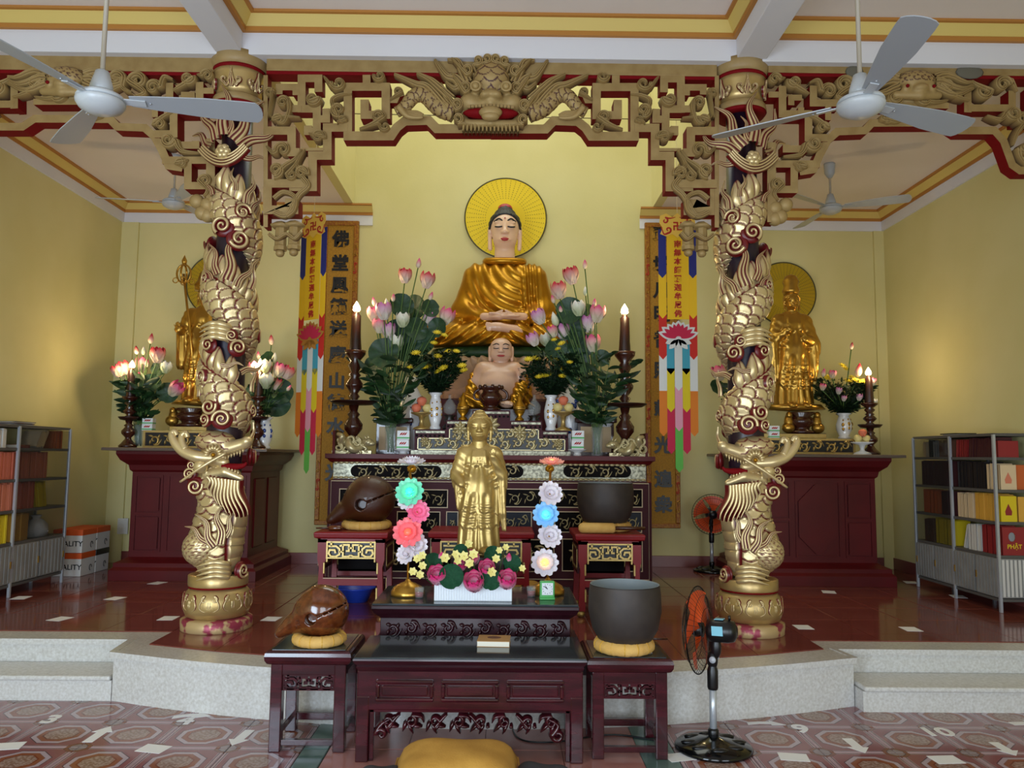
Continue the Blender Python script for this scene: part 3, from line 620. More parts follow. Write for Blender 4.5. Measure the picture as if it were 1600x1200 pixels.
p0,p1_=fx((417,93)),fx((1120,95)); MB().bx(p0[0],p1_[0],YFZ-.005,YFZ+.14,fx((768,115))[1],4.6).build('top_rail','fret',fz,bev=.004,w=True)
MB().bx(p0[0],p1_[0],YFZ+.002,YFZ+.13,fx((768,120))[1],fx((768,115))[1]).build('red_strip','fretred',fz,w=True)
C2=lambda l:cc(l,(400,60),4)
def both(fn):
    fn(lambda p:p,1); fn(lambda p:(2*AX-p[0],p[1]+.6),-1)
FR=[([(390,335),(390,250),(285,250),(285,440),(380,440),(380,580),(325,580),(325,545)],6.4),([(145,350),(145,305),(250,305),(250,355)],5.5),([(215,440),(285,440)],6),([(400,505),(440,505),(440,440)],6.2),
 ([(692,230),(692,300)],6.4),([(575,612),(575,305),(812,305),(812,480),(680,480),(680,385)],6.8),([(1475,567),(1130,567),(1080,515),(930,520),(880,560),(845,612),(548,612)],7.5),([(575,560),(447,560),(447,735),(355,735),(355,930),(210,930)],7),
 ([(60,580),(225,580),(225,715),(275,715)],6.8),([(285,697),(425,697)],2.5),([(60,910),(320,910)],7),([(75,930),(75,1075),(240,1075),(240,1030),(185,1030)],7),([(835,385),(870,385),(885,350),(920,340)],5),([(60,230),(60,1180)],3.5)]
def fr(mp,sg):
    for l,w in FR: bar(fz,[mp(p) for p in C2(l)],w)
    for c,R,a0,dr,tail,w in [((175,410),38,0,1,[(210,470),(170,540),(80,480)],9),((150,520),34,PI,-1,[(180,500),(280,500)],8),((90,350),26,0,1,[(110,330),(95,420),(80,500)],7),((360,385),44,0,-1,[(345,400),(320,395)],9),((520,290),46,PI,1,[(470,300),(440,260),(425,245)],9),((520,455),44,PI*.5,-1,[(480,400),(540,360),(600,355)],10),
        ((395,625),40,0,1,[(360,610),(335,600)],8),((765,500),38,0,1,[(740,540),(690,560),(650,570)],9),((810,560),30,PI,1,[(760,545),(650,580)],7),((775,245),36,PI,1,[(740,250),(735,235)],8),((175,705),46,PI*.9,-1,[(110,720),(80,690),(70,680)],10),((130,830),46,PI/2,1,[(180,810),(250,760),(290,700)],11),((290,850),40,0,1,[(260,800),(310,700)],10),((230,860),30,PI,1,[(250,800),(270,750)],8),((890,345),26,0,1,[(870,370),(840,390)],6),((545,520),24,0,1,[(520,530),(515,545)],6)]:
        s_=1 if sg>0 else -1; a=a0 if sg>0 else PI-a0
        scroll(fz,mp(C2([c])[0]),R/4,-a,-dr*s_,[mp(p) for p in C2(tail)],w/4*1.85,.06,1.2,3)
    # pendant lanterns and scarf
    for (x,y) in C2([(150,1165),(235,1160)]) :
        q=mp((x,y)); X,Z=fx(q); mb=MB().lathe([(.0,.035),(.03,.03),(.075,.0),(.07,-.015),(.02,-.02)],10,(X,YFZ+.03,Z),fl=lambda a,z:.12*cos(5*a)).lathe([(.042,-.02),(.045,-.15),(.05,-.16),(.05,-.19)],8,(X,YFZ+.03,Z),sm=False).ell((X,YFZ+.03,Z-.21),(.035,.035,.03),seg=8,rings=6)
        mb.g=None; mb.build('pendant','fret',fz,w=True)
    mb=MB(); ribbon(mb,[fx(mp(p)) for p in smooth_px(C2([(300,880),(330,930),(270,990),(200,1110),(120,1090)]))],.022,.03,3,8,YFZ-.02,.03); mb.build('scarf','carve',fz,w=True)
    mb=MB(); ribbon(mb,[fx(mp(p)) for p in smooth_px(C2([(120,1010),(180,970),(250,1000),(245,1080),(200,1120)]))],.018,.03,3,8,YFZ-.03,.03); mb.build('scarf','carve',fz,w=True)
    mb=MB(); ribbon(mb,[fx(mp(p)) for p in smooth_px(C2([(90,1230),(140,1260),(200,1230),(250,1260),(290,1220)]))],.014,.03,2,8,YFZ-.03,.03); mb.build('scarf','carve',fz,w=True)
    # dragon arm reaching to the lattice, with flames
    A=[fx(mp(p)) for p in smooth_px(C2([(1240,470),(1150,440),(1060,365),(990,370),(930,440),(880,470)]),14)]; n=len(A)
    dragon_tube('dragon_arm',[(a[0]-fz.location.x,-.02,a[1]-fz.location.z) for a in A],np.linspace(.06,.035,n),np.linspace(.07,.035,n),np.tile([0,-1.,0],(n,1)),.075,(5,6),fz,nw=72,hh=.014).data.materials[0]=M['carve']
    for pts,w in [([(1200,470),(1080,330),(1000,300),(870,240)],.035),([(1230,400),(1120,300),(1080,270),(1010,235)],.03),([(1270,460),(1190,380),(1160,300)],.03),([(1300,330),(1250,270),(1190,250),(1120,150)],.04),([(1330,300),(1290,220),(1260,160),(1200,150)],.035),([(1340,380),(1280,320),(1240,330),(1190,290)],.03)]:
        P=smooth_px(C2(pts)); n=len(P); mb=MB(); ribbon(mb,[fx(mp(p)) for p in P],[w*(1-(i/n)**1.5)+.008 for i in range(n)],.06,3,10,YFZ-.03,.05); mb.build('flame','carve',fz,w=True)
    for k in range(4):
        a=[fx(mp(p)) for p in smooth_px(C2([(900,455),(950,480+10*k),(1010,500+14*k-20),(1050,495+8*k)]))]; n=len(a); mb=MB().tube([(p[0],YFZ-.05-.008*k,p[1]) for p in a],[.026-.018*i/n for i in range(n)],7); mb.g=[0.]*len(mb.v); mb.build('claw','carve',fz,w=True)
def smooth_px(l,n=6): return [(p.x,p.y) for p in smooth([(a,b,0) for a,b in l],n)]
both(fr)
# the mask
mx,mz=fx((767.5,150)); u=PXM*1.1
def mask(P):
    q=lambda x,y,d:((x-767.5)*u,d,-(y-150)*u)
    d=sU(.03,sE(P,q(767.5,130,-.03),(27*u,.13,26*u)),sE(P,q(767.5,160,-.1),(15*u,.08,9*u)))
    for s in(-1,1):
        d=sU(.025,d,sE(P,q(767.5+s*21,149,-.10),(7*u,.05,7*u)),sE(P,q(767.5+s*9,163,-.14),(6.5*u,.05,5*u)),sE(P,q(767.5+s*30,165,-.03),(17*u,.09,14*u)),sC(P,q(767.5,171,-.12),q(767.5+s*33,172,-.06),5.5*u,5*u))
        d=sU(.02,d,sC(P,q(767.5,199,-.09),q(767.5+s*36,196,-.03),5*u,7*u),sC(P,q(767.5+s*36,196,-.03),q(767.5+s*44,178,0),7*u,6*u))
    return sU(.01,d,sE(P,q(767.5,140,.03),(46*u,.05,45*u)))
mo=sdf_obj('dragon_mask',mask,(-.32,-.26,-.34),(.32,.1,.27),.0085,'carve',fz,tr(mx-fz.location.x,0,mz-fz.location.z),g=lambda v:((scales(v[:,0]/.098,v[:,2]/.095)<.36)&(v[:,2]>.0)&(abs(v[:,0])<.13))*1.)
mp0=tr(mx-fz.location.x,0,mz-fz.location.z)
def mpart(name,mb,mt): 
    if mb.g is None: mb.g=[0.]*len(mb.v)
    o=mb.build(name,mt,mo); return o
for s in(-1,1): mpart('eye',MB().ell((s*22*u,-.155,1*u),(.026,.02,.026)).tube([(s*22*u+.034*cos(a),-.15,1*u+.034*sin(a)) for a in(2*PI*i/20 for i in range(20))],.011,6,closed=True),'carve')
mpart('tongue',MB().ell((0,-.15,-38*u),(17*u,.05,9*u)).ell((0,-.16,-45*u),(13*u,.04,7*u)),'carve')
mpart('mouth',MB().ell((0,-.085,-34*u),(41*u,.055,9*u)),'fretred')
mpart('red_ground',MB().ell((0,.05,2*u),(56*u,.02,50*u)),'fretred')
for k in range(13): x=(k-6)*5.2*u; mpart('tooth',MB().box((x,-.135+.0006*abs(k-6)**2,-27.5*u),(4.3*u,.03,4.5*u)),'fret')
for k in range(15): x=(k-7)*5.5*u; mpart('beard_strand',ribbon(MB(),[(x,-50*u),(x*1.02,-54*u),(x*1.04,-60*u)],[2.6*u,2.6*u,1.*u],.02,1,5,-.07,.1),'carve')
for k in range(11):
    a=PI*(.12+.76*k/10); mpart('crest_strand',ribbon(MB(),[(cos(a)*r_*u*1.05,20*u+sin(a)*r_*u*.9) for r_ in(22,27,32,37)],[3.2*u,3.6*u,3.4*u,1.4*u],.03,1,5,-.03,.06),'carve')
for s in(-1,1):
    for (x,y,R,a0,tail) in((38,6,9,0,[(48,12),(58,28)]),(36,32,8,0,[(46,36),(58,50)]),(50,-20,9,0,[(60,-12),(72,2)]),(20,46,7,0,[(26,38),(22,28)]),(7,49,7,0,[(12,40),(9,30)]),(48,-42,8,0,[(40,-50),(28,-52)])):
        mb=MB(); curl(mb,(s*x*u,y*u),R*u,-PI/2,s,[(s*a*u,b*u) for a,b in tail],3.4*u,.045,1.1,2,-.07,.08); mpart('curl',mb,'carve')
# side friezes
def side(name,label,mp,sg,xe):
    f=thing(name,label,'frieze',(fx(mp((1315,110)))[0],YFZ,4.6))
    a,b=fx(mp((1200,96)))[0],fx(mp((xe,96)))[0]; a,b=min(a,b),max(a,b); zr=fx(mp((1400,116)))[1]
    MB().bx(a,b,YFZ-.005,YFZ+.14,zr,4.6).build('top_rail','fret',f,bev=.004,w=True); MB().bx(a,b,YFZ+.002,YFZ+.13,zr-.026,zr).build('red_strip','fretred',f,w=True)
    C4=lambda l:cc(l,(1060,0),2.963)
    FRS=[([(560,795),(625,785),(655,715),(690,650),(735,610),(862,605),(895,570),(1245,568),(1300,605),(1462,605),(1505,655),(1545,765),(1580,790),(1800,790)],6.4),([(430,760),(655,760)],6),([(535,760),(535,878),(455,878)],6),([(430,660),(430,1030)],7),([(415,440),(480,440)],5),([(480,400),(480,530),(600,530),(600,640),(690,640)],6.2),([(570,455),(520,455),(520,490)],5),([(565,500),(565,530)],5),([(622,400),(622,480),(750,480)],6),([(690,480),(690,560)],5),([(1340,395),(1340,520)],6),([(1340,500),(1545,500),(1545,420)],6),([(600,690),(500,690),(500,670)],6),([(1200,400),(1260,370),(1340,400)],5.5),([(900,490),(1250,490)],5),([(1640,400),(1640,560),(1560,560)],6),([(1700,360),(1700,800)],6)]
    for l,w in FRS: bar(f,[mp(p) for p in C4(l)],w)
    for c,R,a0,dr,tail,w in [((440,375),26,0,1,[(470,372),(490,368)],7),((530,385),30,PI,1,[(560,420),(600,440)],8),((690,430),34,PI,-1,[(640,380),(600,390)],8),((760,400),40,0,1,[(730,450),(780,470)],9),((860,390),36,PI,-1,[(830,430),(790,450)],9),((660,600),26,0,1,[(640,560),(600,540)],7),((620,670),34,PI,1,[(560,720),(480,730)],9),((560,780),22,0,1,[(545,770),(530,760)],6),((1230,400),34,PI,1,[(1270,450),(1340,470)],8),((1400,430),36,0,-1,[(1370,400),(1350,380)],8),((1490,400),38,0,1,[(1530,380),(1560,430)],9),((1540,530),36,PI,1,[(1480,560),(1420,540)],8),((1580,560),30,0,1,[(1560,620),(1540,680)],8),((960,560),26,PI,-1,[(1000,570),(1030,560)],7),((1590,690),30,PI,1,[(1570,730),(1600,770)],7),((450,860),26,0,1,[(440,900),(460,930)],7),((1130,460),34,PI,1,[(1170,480),(1240,470)],8),((990,460),34,0,-1,[(950,480),(900,470)],8)]:
        s_=sg; a=a0 if sg>0 else PI-a0
        scroll(f,mp(C4([c])[0]),R/2.963,-a,-dr*s_,[mp(p) for p in C4(tail)],w/2.963*1.9,.06,1.2,3)
    for x,y in C4([(450,960),(500,945),(475,1000),(450,1010)]):
        X,Z=fx(mp((x,y))); mb=MB().ell((X,YFZ+.02,Z),(.055,.05,.055)); mb.g=[0.]*len(mb.v); mb.build('fruit','carve',f,w=True)
    X,Z=fx(mp(C4([(1090,400)])[0]))
    mk=lambda P:sU(.02,sE(P,(0,-.02,.02),(.15,.10,.09)),sE(P,(0,-.09,-.06),(.06,.05,.035)),sE(P,(-.1,-.07,-.05),(.03,.03,.03)),sE(P,(.1,-.07,-.05),(.03,.03,.03)),sC(P,(-.16,-.04,-.09),(0,-.08,-.11),.03,.035),sC(P,(.16,-.04,-.09),(0,-.08,-.11),.03,.035),sE(P,(0,.03,-.03),(.24,.05,.13)))
    o=sdf_obj('dragon_mask',mk,(-.27,-.17,-.19),(.27,.1,.14),.011,'carve',f,tr(X-f.location.x,0,Z-f.location.z),g=lambda v:((scales(v[:,0]/.055,v[:,2]/.05)<.36)&(v[:,2]>-.01))*1.)
    for s in(-1,1): MB().ell((s*.1,-.1,-.045),(.014,.012,.014)).build('eye','fretred',o)
    for s in(-1,1):
        for k in range(3):
            mb=MB(); ribbon(mb,[(X+s*(.14+.05*t),Z+.05-.05*k+.03*sin(t*.9+k)) for t in range(7)],[.03*(1-t/7)+.008 for t in range(7)],.05,3,8,YFZ-.02,.05); mb.build('flame','carve',f,w=True)
    return f
side('carved_frieze','carved gilt lattice frieze over the right aisle, behind the right front ceiling fan',lambda p:p,1,1790)
side('carved_frieze','carved gilt lattice frieze over the left aisle, behind the left front ceiling fan',lambda p:(1535-p[0],p[1]-5.5),-1,1790)
# ---------------------------------------------------------------- altars and tables
def at(x,y,Y): return XZ(x,y,Y)
class PXB:
    """boxes given by their pixel outline on a plane of constant depth"""
    def __init__(s,Y): s.Y=Y
    def r(s,x0,y0,x1,y1): a=at(x0,y0,s.Y); b=at(x1,y1,s.Y); c=at(x0,y1,s.Y); d=at(x1,y0,s.Y); return ((a[0]+c[0])/2,(b[0]+d[0])/2,(b[1]+c[1])/2,(a[1]+d[1])/2)
    def box(s,mb,x0,y0,x1,y1,dy0,dy1,mi=0): X0,X1,Z0,Z1=s.r(x0,y0,x1,y1); mb.bx(X0,X1,s.Y+dy0,s.Y+dy1,Z0,Z1,mi); return mb
def frame(mb,X0,X1,Z0,Z1,t,y0,y1,mi=0):
    mb.bx(X0,X1,y0,y1,Z0,Z0+t,mi).bx(X0,X1,y0,y1,Z1-t,Z1,mi).bx(X0,X0+t,y0,y1,Z0+t,Z1-t,mi).bx(X1-t,X1,y0,y1,Z0+t,Z1-t,mi)
def panel(par,Y,X0,X1,Z0,Z1,mt,lm='line',t=.008,name='inlaid_panel'):
    mb=MB().bx(X0+t,X1-t,Y-.004,Y+.01,Z0+t,Z1-t,0); frame(mb,X0,X1,Z0,Z1,t,Y-.008,Y+.01,1); return mb.build(name,[mt,lm],par,w=True)
def vine(par,Y,X0,X1,Z0,Z1,mt='silvergold',n=4,w=.012,name='carved_vine'):
    mb=MB(); mb.g=[]; H=Z1-Z0; zc_=(Z0+Z1)/2; s=(X1-X0)/n; R=min(H*.36,s*.34)
    for i in range(n):
        c=(X0+s*(i+.5),zc_); up=1 if i%2 else -1
        curl(mb,(c[0],c[1]+up*R*.15),R,up*PI/2,up,[(c[0]+s*.28,c[1]+up*H*.40),(c[0]+s*.5,c[1])],w,.02,1.05,1,Y,.004)
        for a in(.6,2.3,3.9): 
            q=(c[0]+R*1.1*cos(a),c[1]+R*.9*sin(a)); ribbon(mb,[(q[0]+R*.5*t*cos(a+.6),q[1]+R*.5*t*sin(a+.6)) for t in(-1,-.5,0,.5,1)],[.003,w*.8,w,w*.8,.002],.018,1,6,Y,.004)
    return mb.build(name,mt,par,w=True)
def blossom(par,Y,X,Z,R,mt='silvergold'):
    mb=MB(); mb.g=[]
    for k in range(8): a=2*PI*k/8; ribbon(mb,[(X+R*t*cos(a),Z+R*t*sin(a)) for t in(.15,.45,.75,1)],[R*.12,R*.26,R*.24,R*.03],.03,1,6,Y,.0)
    n0=len(mb.v); mb.ell((X,Y-.02,Z),R*.25); mb.g+=[0.]*(len(mb.v)-n0); return mb.build('carved_blossom',mt,par,w=True)
def fretpanel(par,X0,X1,Z0,Z1,Y,mt='goldpale',t=.014,th=.022,name='fret_apron'):
    """openwork of interlocked spirals as on the stands"""
    W=X1-X0; H=Z1-Z0; mb=MB(); frame(mb,X0,X1,Z0,Z1,t*.8,Y,Y+th)
    u=lambda a,b:(X0+W*a,Z0+H*b)
    def pl(l): mb.prism(mitre([u(*p) for p in l],t/2),Y,Y+th,'xz')
    for m_ in(lambda a:a,lambda a:1-a):
        for l in([(.04,.72),(.20,.72),(.27,.55),(.27,.25),(.20,.12),(.10,.12),(.05,.30),(.07,.5),(.17,.5),(.19,.32)],[(.27,.4),(.34,.4),(.34,.12),(.44,.12),(.5,.2)],[(.34,.4),(.34,.8),(.46,.8),(.46,.45),(.40,.45)],[(.10,.72),(.10,.96)],[(.27,.72),(.34,.8)],[(.46,.62),(.5,.62)]): pl([(m_(a),b) for a,b in l])
    return mb.build(name,mt,par,w=True)
def ogee_box(X0,X1,Y0,Y1,prof,mi=0,mb=None):
    """moulding stack: profile of (outset, z)"""
    mb=mb or MB(); n=len(prof); vs=[]
    for e,z in prof: vs+=[(X0-e,Y0-e,z),(X1+e,Y0-e,z),(X1+e,Y1+e,z),(X0-e,Y1+e,z)]
    fs=[(i*4+k,i*4+(k+1)%4,i*4+4+(k+1)%4,i*4+4+k) for i in range(n-1) for k in range(4)]+[(3,2,1,0),tuple(4*(n-1)+k for k in range(4))]
    return mb.add(vs,fs,mi)
# ---- main altar
YA=7.5; A=PXB(YA)
X0,X1,_,_=A.r(515,752,1016,753); zt=at(767,716,YA)[1]; ALT_T=zt
alt=thing('main_altar','big red-brown altar with a pearl-inlaid band under the seated statues','altar',((X0+X1)/2,YA,ZP))
zb=at(767,752,YA)[1]
MB().bx(X0,X1,YA,8.34,ZP+.10,zb).build('body','purplewood',alt,bev=.006,w=True)
ogee_box(X0,X1,YA,8.34,[(.02,ZP),(.02,ZP+.07),(.0,ZP+.11)]).build('plinth','purplewood',alt,w=True)
MB().bx(X0+.03,X1-.03,YA+.02,8.33,zb,zt-.03).build('upper_body','altarred',alt,w=True)
ogee_box(X0+.03,X1-.03,YA+.02,8.75,[(.0,zt-.06),(.03,zt-.045),(.05,zt-.02),(.07,zt-.012),(.07,zt+.03)]).build('altar_top','altarred',alt,w=True)
q=A.r(521,723,1009,750); bd=MB().bx(q[0],q[1],YA-.004,YA+.03,q[2],q[3]).build('pearl_band','mop',alt,w=True)
for zz in(q[2]+.012,q[3]-.012):
    mb=MB()
    for i in range(60): x=q[0]+(q[1]-q[0])*(i+.5)/60; mb.ell((x,YA-.006,zz),(.026,.012,.012),seg=8,rings=5)
    mb.build('beaded_edge','silvergold',alt,w=True)
for a,b in((548,690),(716,818),(880,986)):
    q=A.r(a,727,b,746); zc_=(q[2]+q[3])/2; h=(q[3]-q[2])/2; pl=arc((q[1]-h,zc_),h,-PI/2,PI/2,8)+arc((q[0]+h,zc_),h,PI/2,1.5*PI,8)
    MB().prism(pl,YA-.010,YA+.01,'xz').build('cartouche','panelblack',alt,w=True); vine(alt,YA-.012,q[0]+.04,q[1]-.04,q[2],q[3],n=max(3,int((b-a)/24)),w=.009)
for a,b,c,d,mt in((530,764,700,793,'panelblack'),(787,764,936,793,'panelblack'),(975,764,1004,793,'panelblack'),(541,799,600,832,'panelblue'),(620,799,688,832,'panelblack'),(697,799,716,832,'panelblue'),(782,799,831,832,'panelblue'),(866,799,916,832,'panelblack'),(925,799,1003,832,'panelblue'),(540,842,660,893,'panelblack'),(878,842,1004,893,'panelblack'),(672,842,866,893,'panelblack')):
    q=A.r(a,c and b,c,d); panel(alt,YA,*q,mt)
    if d<833:
        n=max(1,int((c-a)/22)); vine(alt,YA-.006,q[0]+.03,q[1]-.03,q[2]+.02,q[3]-.02,n=n,w=.007)
    else: vine(alt,YA-.006,q[0]+.05,q[1]-.05,q[2]+.05,q[3]-.05,n=4,w=.012)
q=A.r(514,756,1015,757); frame(MB(),0,1,0,1,.1,0,1)
mb=MB(); frame(mb,X0+.01,X1-.01,ZP+.12,zb-.005,.007,YA-.006,YA+.01); mb.build('inlay_line','line',alt,w=True)
for s,xx in((-1,X0+.002),(1,X1-.002)): MB().bx(xx-.012,xx+.012,YA-.012,YA+.012,ZP+.1,zb).build('corner_post','purplewood',alt,bev=.003,w=True)
# ---- stepped tier on the altar
YT=7.62; T=PXB(YT)
TZ=[at(768,y,YT)[1] for y in(672,657,641)]
tier=thing('stepped_tier','stepped tier with gilt openwork flowers standing in the middle of the main altar','altar tier',(at(768,700,YT)[0],YT,zt+.03))
XT=[at(x,665,YT)[0] for x in(648,697,738,797,847,888)]
poly=[(XT[0],zt+.03),(XT[0],TZ[0]),(XT[1],TZ[0]),(XT[1],TZ[1]),(XT[2],TZ[1]),(XT[2],TZ[2]),(XT[3],TZ[2]),(XT[3],TZ[1]),(XT[4],TZ[1]),(XT[4],TZ[0]),(XT[5],TZ[0]),(XT[5],zt+.03)]
MB().prism(poly,YT,7.84,'xz').build('body','purplewood',tier,bev=.004,w=True)
e=.035; poly2=[(XT[0]+e,zt+.08),(XT[0]+e,TZ[0]-.085),(XT[1]+e,TZ[0]-.085),(XT[1]+e,TZ[1]-.085),(XT[4]-e,TZ[1]-.085),(XT[4]-e,TZ[0]-.085),(XT[5]-e,TZ[0]-.085),(XT[5]-e,zt+.08)]
MB().prism(poly2,YT-.004,YT+.01,'xz').build('openwork_ground','black',tier,w=True)
for a,b in zip(poly2,poly2[1:]+poly2[:1]):
    mb=MB().bx(min(a[0],b[0])-.004,max(a[0],b[0])+.004,YT-.012,YT+.01,min(a[1],b[1])-.004,max(a[1],b[1])+.004); mb.build('gilt_line','silvergold',tier,w=True)
for a,b,z in((0,1,0),(1,2,1),(2,3,2),(3,4,1),(4,5,0)):
    mb=MB().bx(XT[a]+.012,XT[b]-.012,YT-.008,YT+.01,TZ[z]-.035,TZ[z]-.014); mb.build('pearl_strip','mop',tier,w=True)
    mb=MB(); n=max(4,int((XT[b]-XT[a])/.04))
    for i in range(n): x=XT[a]+(XT[b]-XT[a])*(i+.5)/n; mb.box((x,YT-.006,TZ[z]-.06),(.018,.02,.018),X=None)
    mb.build('diaper_strip','panelblack',tier,w=True)
MB().bx(XT[0]-.03,XT[5]+.02,YT-.02,YT+.05,zt+.03,zt+.07).build('meander_strip','mop',tier,w=True)
vine(tier,YT-.008,XT[0]+.05,XT[5]-.05,zt+.085,TZ[0]-.075,n=11,w=.016); vine(tier,YT-.010,XT[1]+.05,XT[4]-.05,zt+.17,TZ[1]-.08,n=8,w=.016)
for x,y,R in((664,690,.05),(719,670,.075),(767,664,.09),(812,676,.075),(873,693,.05)): X,Z=at(x,y,YT); blossom(tier,YT-.012,X,Z,R)
# ---- maroon side altars
def side_altar(name,label,Xc,slabw):
    a=thing(name,label,'altar',(Xc,8.1,ZP),0,'maroon side altars'); w=.60; z=lambda y:PY(300,y,8.1).z-ZP; H=z(701)
    ogee_box(-w,w,0,1.05,[(.13,0),(.13,.10),(.10,.13),(.10,.17),(.03,.20),(.0,.22)]).build('plinth','altarred',a,bev=.004)
    MB().bx(-w,w,0,1.05,.2,H-.2).build('body','altarred',a,bev=.004)
    ogee_box(-w,w,0,1.05,[(0,H-.24),(.02,H-.22),(.03,H-.17),(.09,H-.12),(.12,H-.06),(.12,H-.03)]).build('cornice','altarred',a)
    ogee_box(-w,w,0,1.0,[(.13,H-.03),(slabw,H-.025),(slabw,H+.0),(slabw-.01,H+.005)]).build('top_slab','lampgrey',a)
    def raised(x0,x1,z0,z1,e=.03,d=.02,oct_=0,name='raised_panel'):
        mb=MB(); frame(mb,x0-.03,x1+.03,z0-.03,z1+.03,.016,-.012,.01); mb.build('panel_frame','altarred',a)
        c=(z1-z0)*.25*oct_; pl=[(x0+c,z0),(x1-c,z0),(x1,z0+c),(x1,z1-c),(x1-c,z1),(x0+c,z1),(x0,z1-c),(x0,z0+c)] if oct_ else [(x0,z0),(x1,z0),(x1,z1),(x0,z1)]
        k=MB().prism(pl,-d,.01,'xz').build(name,'altarred',a,bev=.012,seg=1)
    zs=(.30,.62,.68,H-.3)
    for sx in(-1,1): 
        raised(sx*.42-.11,sx*.42+.11,zs[2],zs[3]); raised(sx*.42-.11,sx*.42+.11,zs[0],zs[1])
    raised(-.2,.2,.30,H-.3,oct_=1)
    for k in(1,-1):
        for yy in(.3,.75):
            mb=MB().bx(k*w-.012,k*w+.012,yy-.17,yy+.17,.30,H-.3); mb.build('side_panel','altarred',a,bev=.01,seg=1)
    return a
XAL=(PY(205,800,8.1).x+PY(388,800,8.1).x)/2; XAR=3.2
SA1=side_altar('side_altar','maroon side altar behind the left dragon column','x' and XAL,.22) if False else side_altar('side_altar','maroon side altar behind the left dragon column',XAL,.22)
SA2=side_altar('side_altar','maroon side altar behind the right dragon column',XAR,.22)
SAZ=PY(300,701,8.1).z+.005
def side_tier(label,x0,x1,y0,y1,Y,step):
    q=PXB(Y).r(x0,y0,x1,y1); z0=SAZ
    t=thing('openwork_tier',label,'altar tier',((q[0]+q[1])/2,Y,z0),0,'openwork tiers on the side altars')
    MB().bx(q[0],q[1],Y,Y+.5,z0,q[3]).build('body','darkwood',t,bev=.004,w=True); MB().bx(q[0]+.03,q[1]-.03,Y-.003,Y+.01,z0+.03,q[3]-.03).build('openwork_ground','black',t,w=True)
    mb=MB(); frame(mb,q[0],q[1],z0,q[3],.022,Y-.012,Y+.01); mb.build('gilt_frame','goldpale',t,w=True); vine(t,Y-.005,q[0]+.04,q[1]-.04,z0+.02,q[3]-.02,'goldpale',max(4,int((x1-x0)/22)),.013)
    for a,b,c in step: p=PXB(Y).r(a,c,b,y0); mb=MB().bx(p[0],p[1],Y+.05,Y+.5,q[3],p[3]); mb.build('upper_step','darkwood',t,bev=.004,w=True); mb=MB().bx(p[0],p[1],Y+.045,Y+.06,q[3]+.005,p[3]-.005); mb.build('step_strip','goldpale',t,w=True)
    return q[3]
TL=side_tier('gilt openwork tier on the left side altar behind the column',224,352,673,699,8.3,[(262,352,666)])
TR=side_tier('gilt openwork tier on the right side altar behind the column',1195,1336,685,709,8.3,[(1195,1294,677)])
# ---- red stands behind the dark table
def foot(mb,x,y,z,s): 
    mb.lathe([(.012,0),(.03,.012),(.034,.03),(.026,.048),(.012,.055)],10,(x,y,z)); return mb
def red_stand(name,label,Xc,Y0,w,d,zt,grp=None):
    h=zt-ZP; t=thing(name,label,'stand',(Xc,Y0,ZP),0,grp); x0,x1=-w/2,w/2
    ogee_box(x0,x1,0,d,[(.0,h-.055),(.025,h-.045),(.03,h-.01),(.02,h)]).build('top','standred',t,bev=.004)
    [MB().bx(*q_,h-.085,h-.05).build('frieze_rail','standred',t) for q_ in((x0,x1,-.0,.02),(x0,x1,d-.02,d),(x0,x0+.02,0,d),(x1-.02,x1,0,d))]
    for ix,sx in((x0,1),(x1,-1)):
        for iy,sy in((0,1),(d,-1)):
            lg=MB(); P=[(ix,h-.06),(ix+sx*.075,h-.06),(ix+sx*.075,h-.20),(ix+sx*.05,h-.26),(ix+sx*.055,.05),(ix+sx*.0,.05),(ix+sx*.015,h-.28),(ix,h-.22)]
            lg.prism(P,min(iy,iy+sy*.05),max(iy,iy+sy*.05),'xz'); L_=lg.build('leg','standred',t,bev=.004)
            foot(MB(),ix+sx*.02,iy+sy*.03,0,sx).build('scroll_foot','goldpale',L_)
            for z0,z1,dx in((h-.24,h-.12,.078),(h-.33,h-.24,.056),(.12,.22,.058)): MB().bx(ix+sx*(dx-.010),ix+sx*(dx+.006),iy-.004 if sy>0 else iy-.02,iy+.02 if sy>0 else iy+.004,z0,z1).build('gilt_edge','goldpale',L_,bev=.004,seg=1)
    fretpanel(t,Xc+x0+.07,Xc+x1-.07,ZP+h-.21,ZP+h-.075,Y0-.008)
    MB().bx(x0+.07,x1-.07,.018,.03,h-.21,h-.08).build('apron_ground','black',t)
    for ix in(x0+.003,x1-.003): MB().bx(ix-.008,ix+.008,.06,d-.06,h-.32,h-.1).build('side_panel','purplewood',t); mb=MB(); [mb.bx(ix-.012,ix+.012,a,b,c,e_) for a,b,c,e_ in((.07,d-.07,h-.13,h-.115),(.07,d-.07,h-.29,h-.275),(.07,.085,h-.29,h-.115),(d-.085,d-.07,h-.29,h-.115))]; mb.build('side_frame','goldpale',t)
    MB().bx(x0+.06,x1-.06,d-.04,d-.02,h-.38,h-.08).build('back_panel','panelblack',t); [MB().bx(x0+.05,x1-.05,a_,a_+.04,h-.42,h-.36).build('stretcher','standred',t,bev=.003) for a_ in(0,d-.04)]
    MB().bx(x0+.05,x1-.05,-.002,.0,h-.366,h-.36).build('stretcher_line','line',t)
    return t
ZS=.965
red_stand('red_stand','red stand with gilt fret apron holding the large wooden fish, left of the golden statue',PY(549,840,6.35).x,6.35,.53,.55,ZS,'red fretwork stands'); red_stand('red_stand','red stand with gilt fret apron holding the upper dark bowl, right of the golden statue',PY(953,840,6.35).x,6.35,.50,.55,ZS+.0,'red fretwork stands')
red_stand('red_stand','wide red table with gilt fret apron standing behind the golden standing statue',PY(752,840,6.45).x,6.45,.80,.5,ZS-.0,'red fretwork stands')
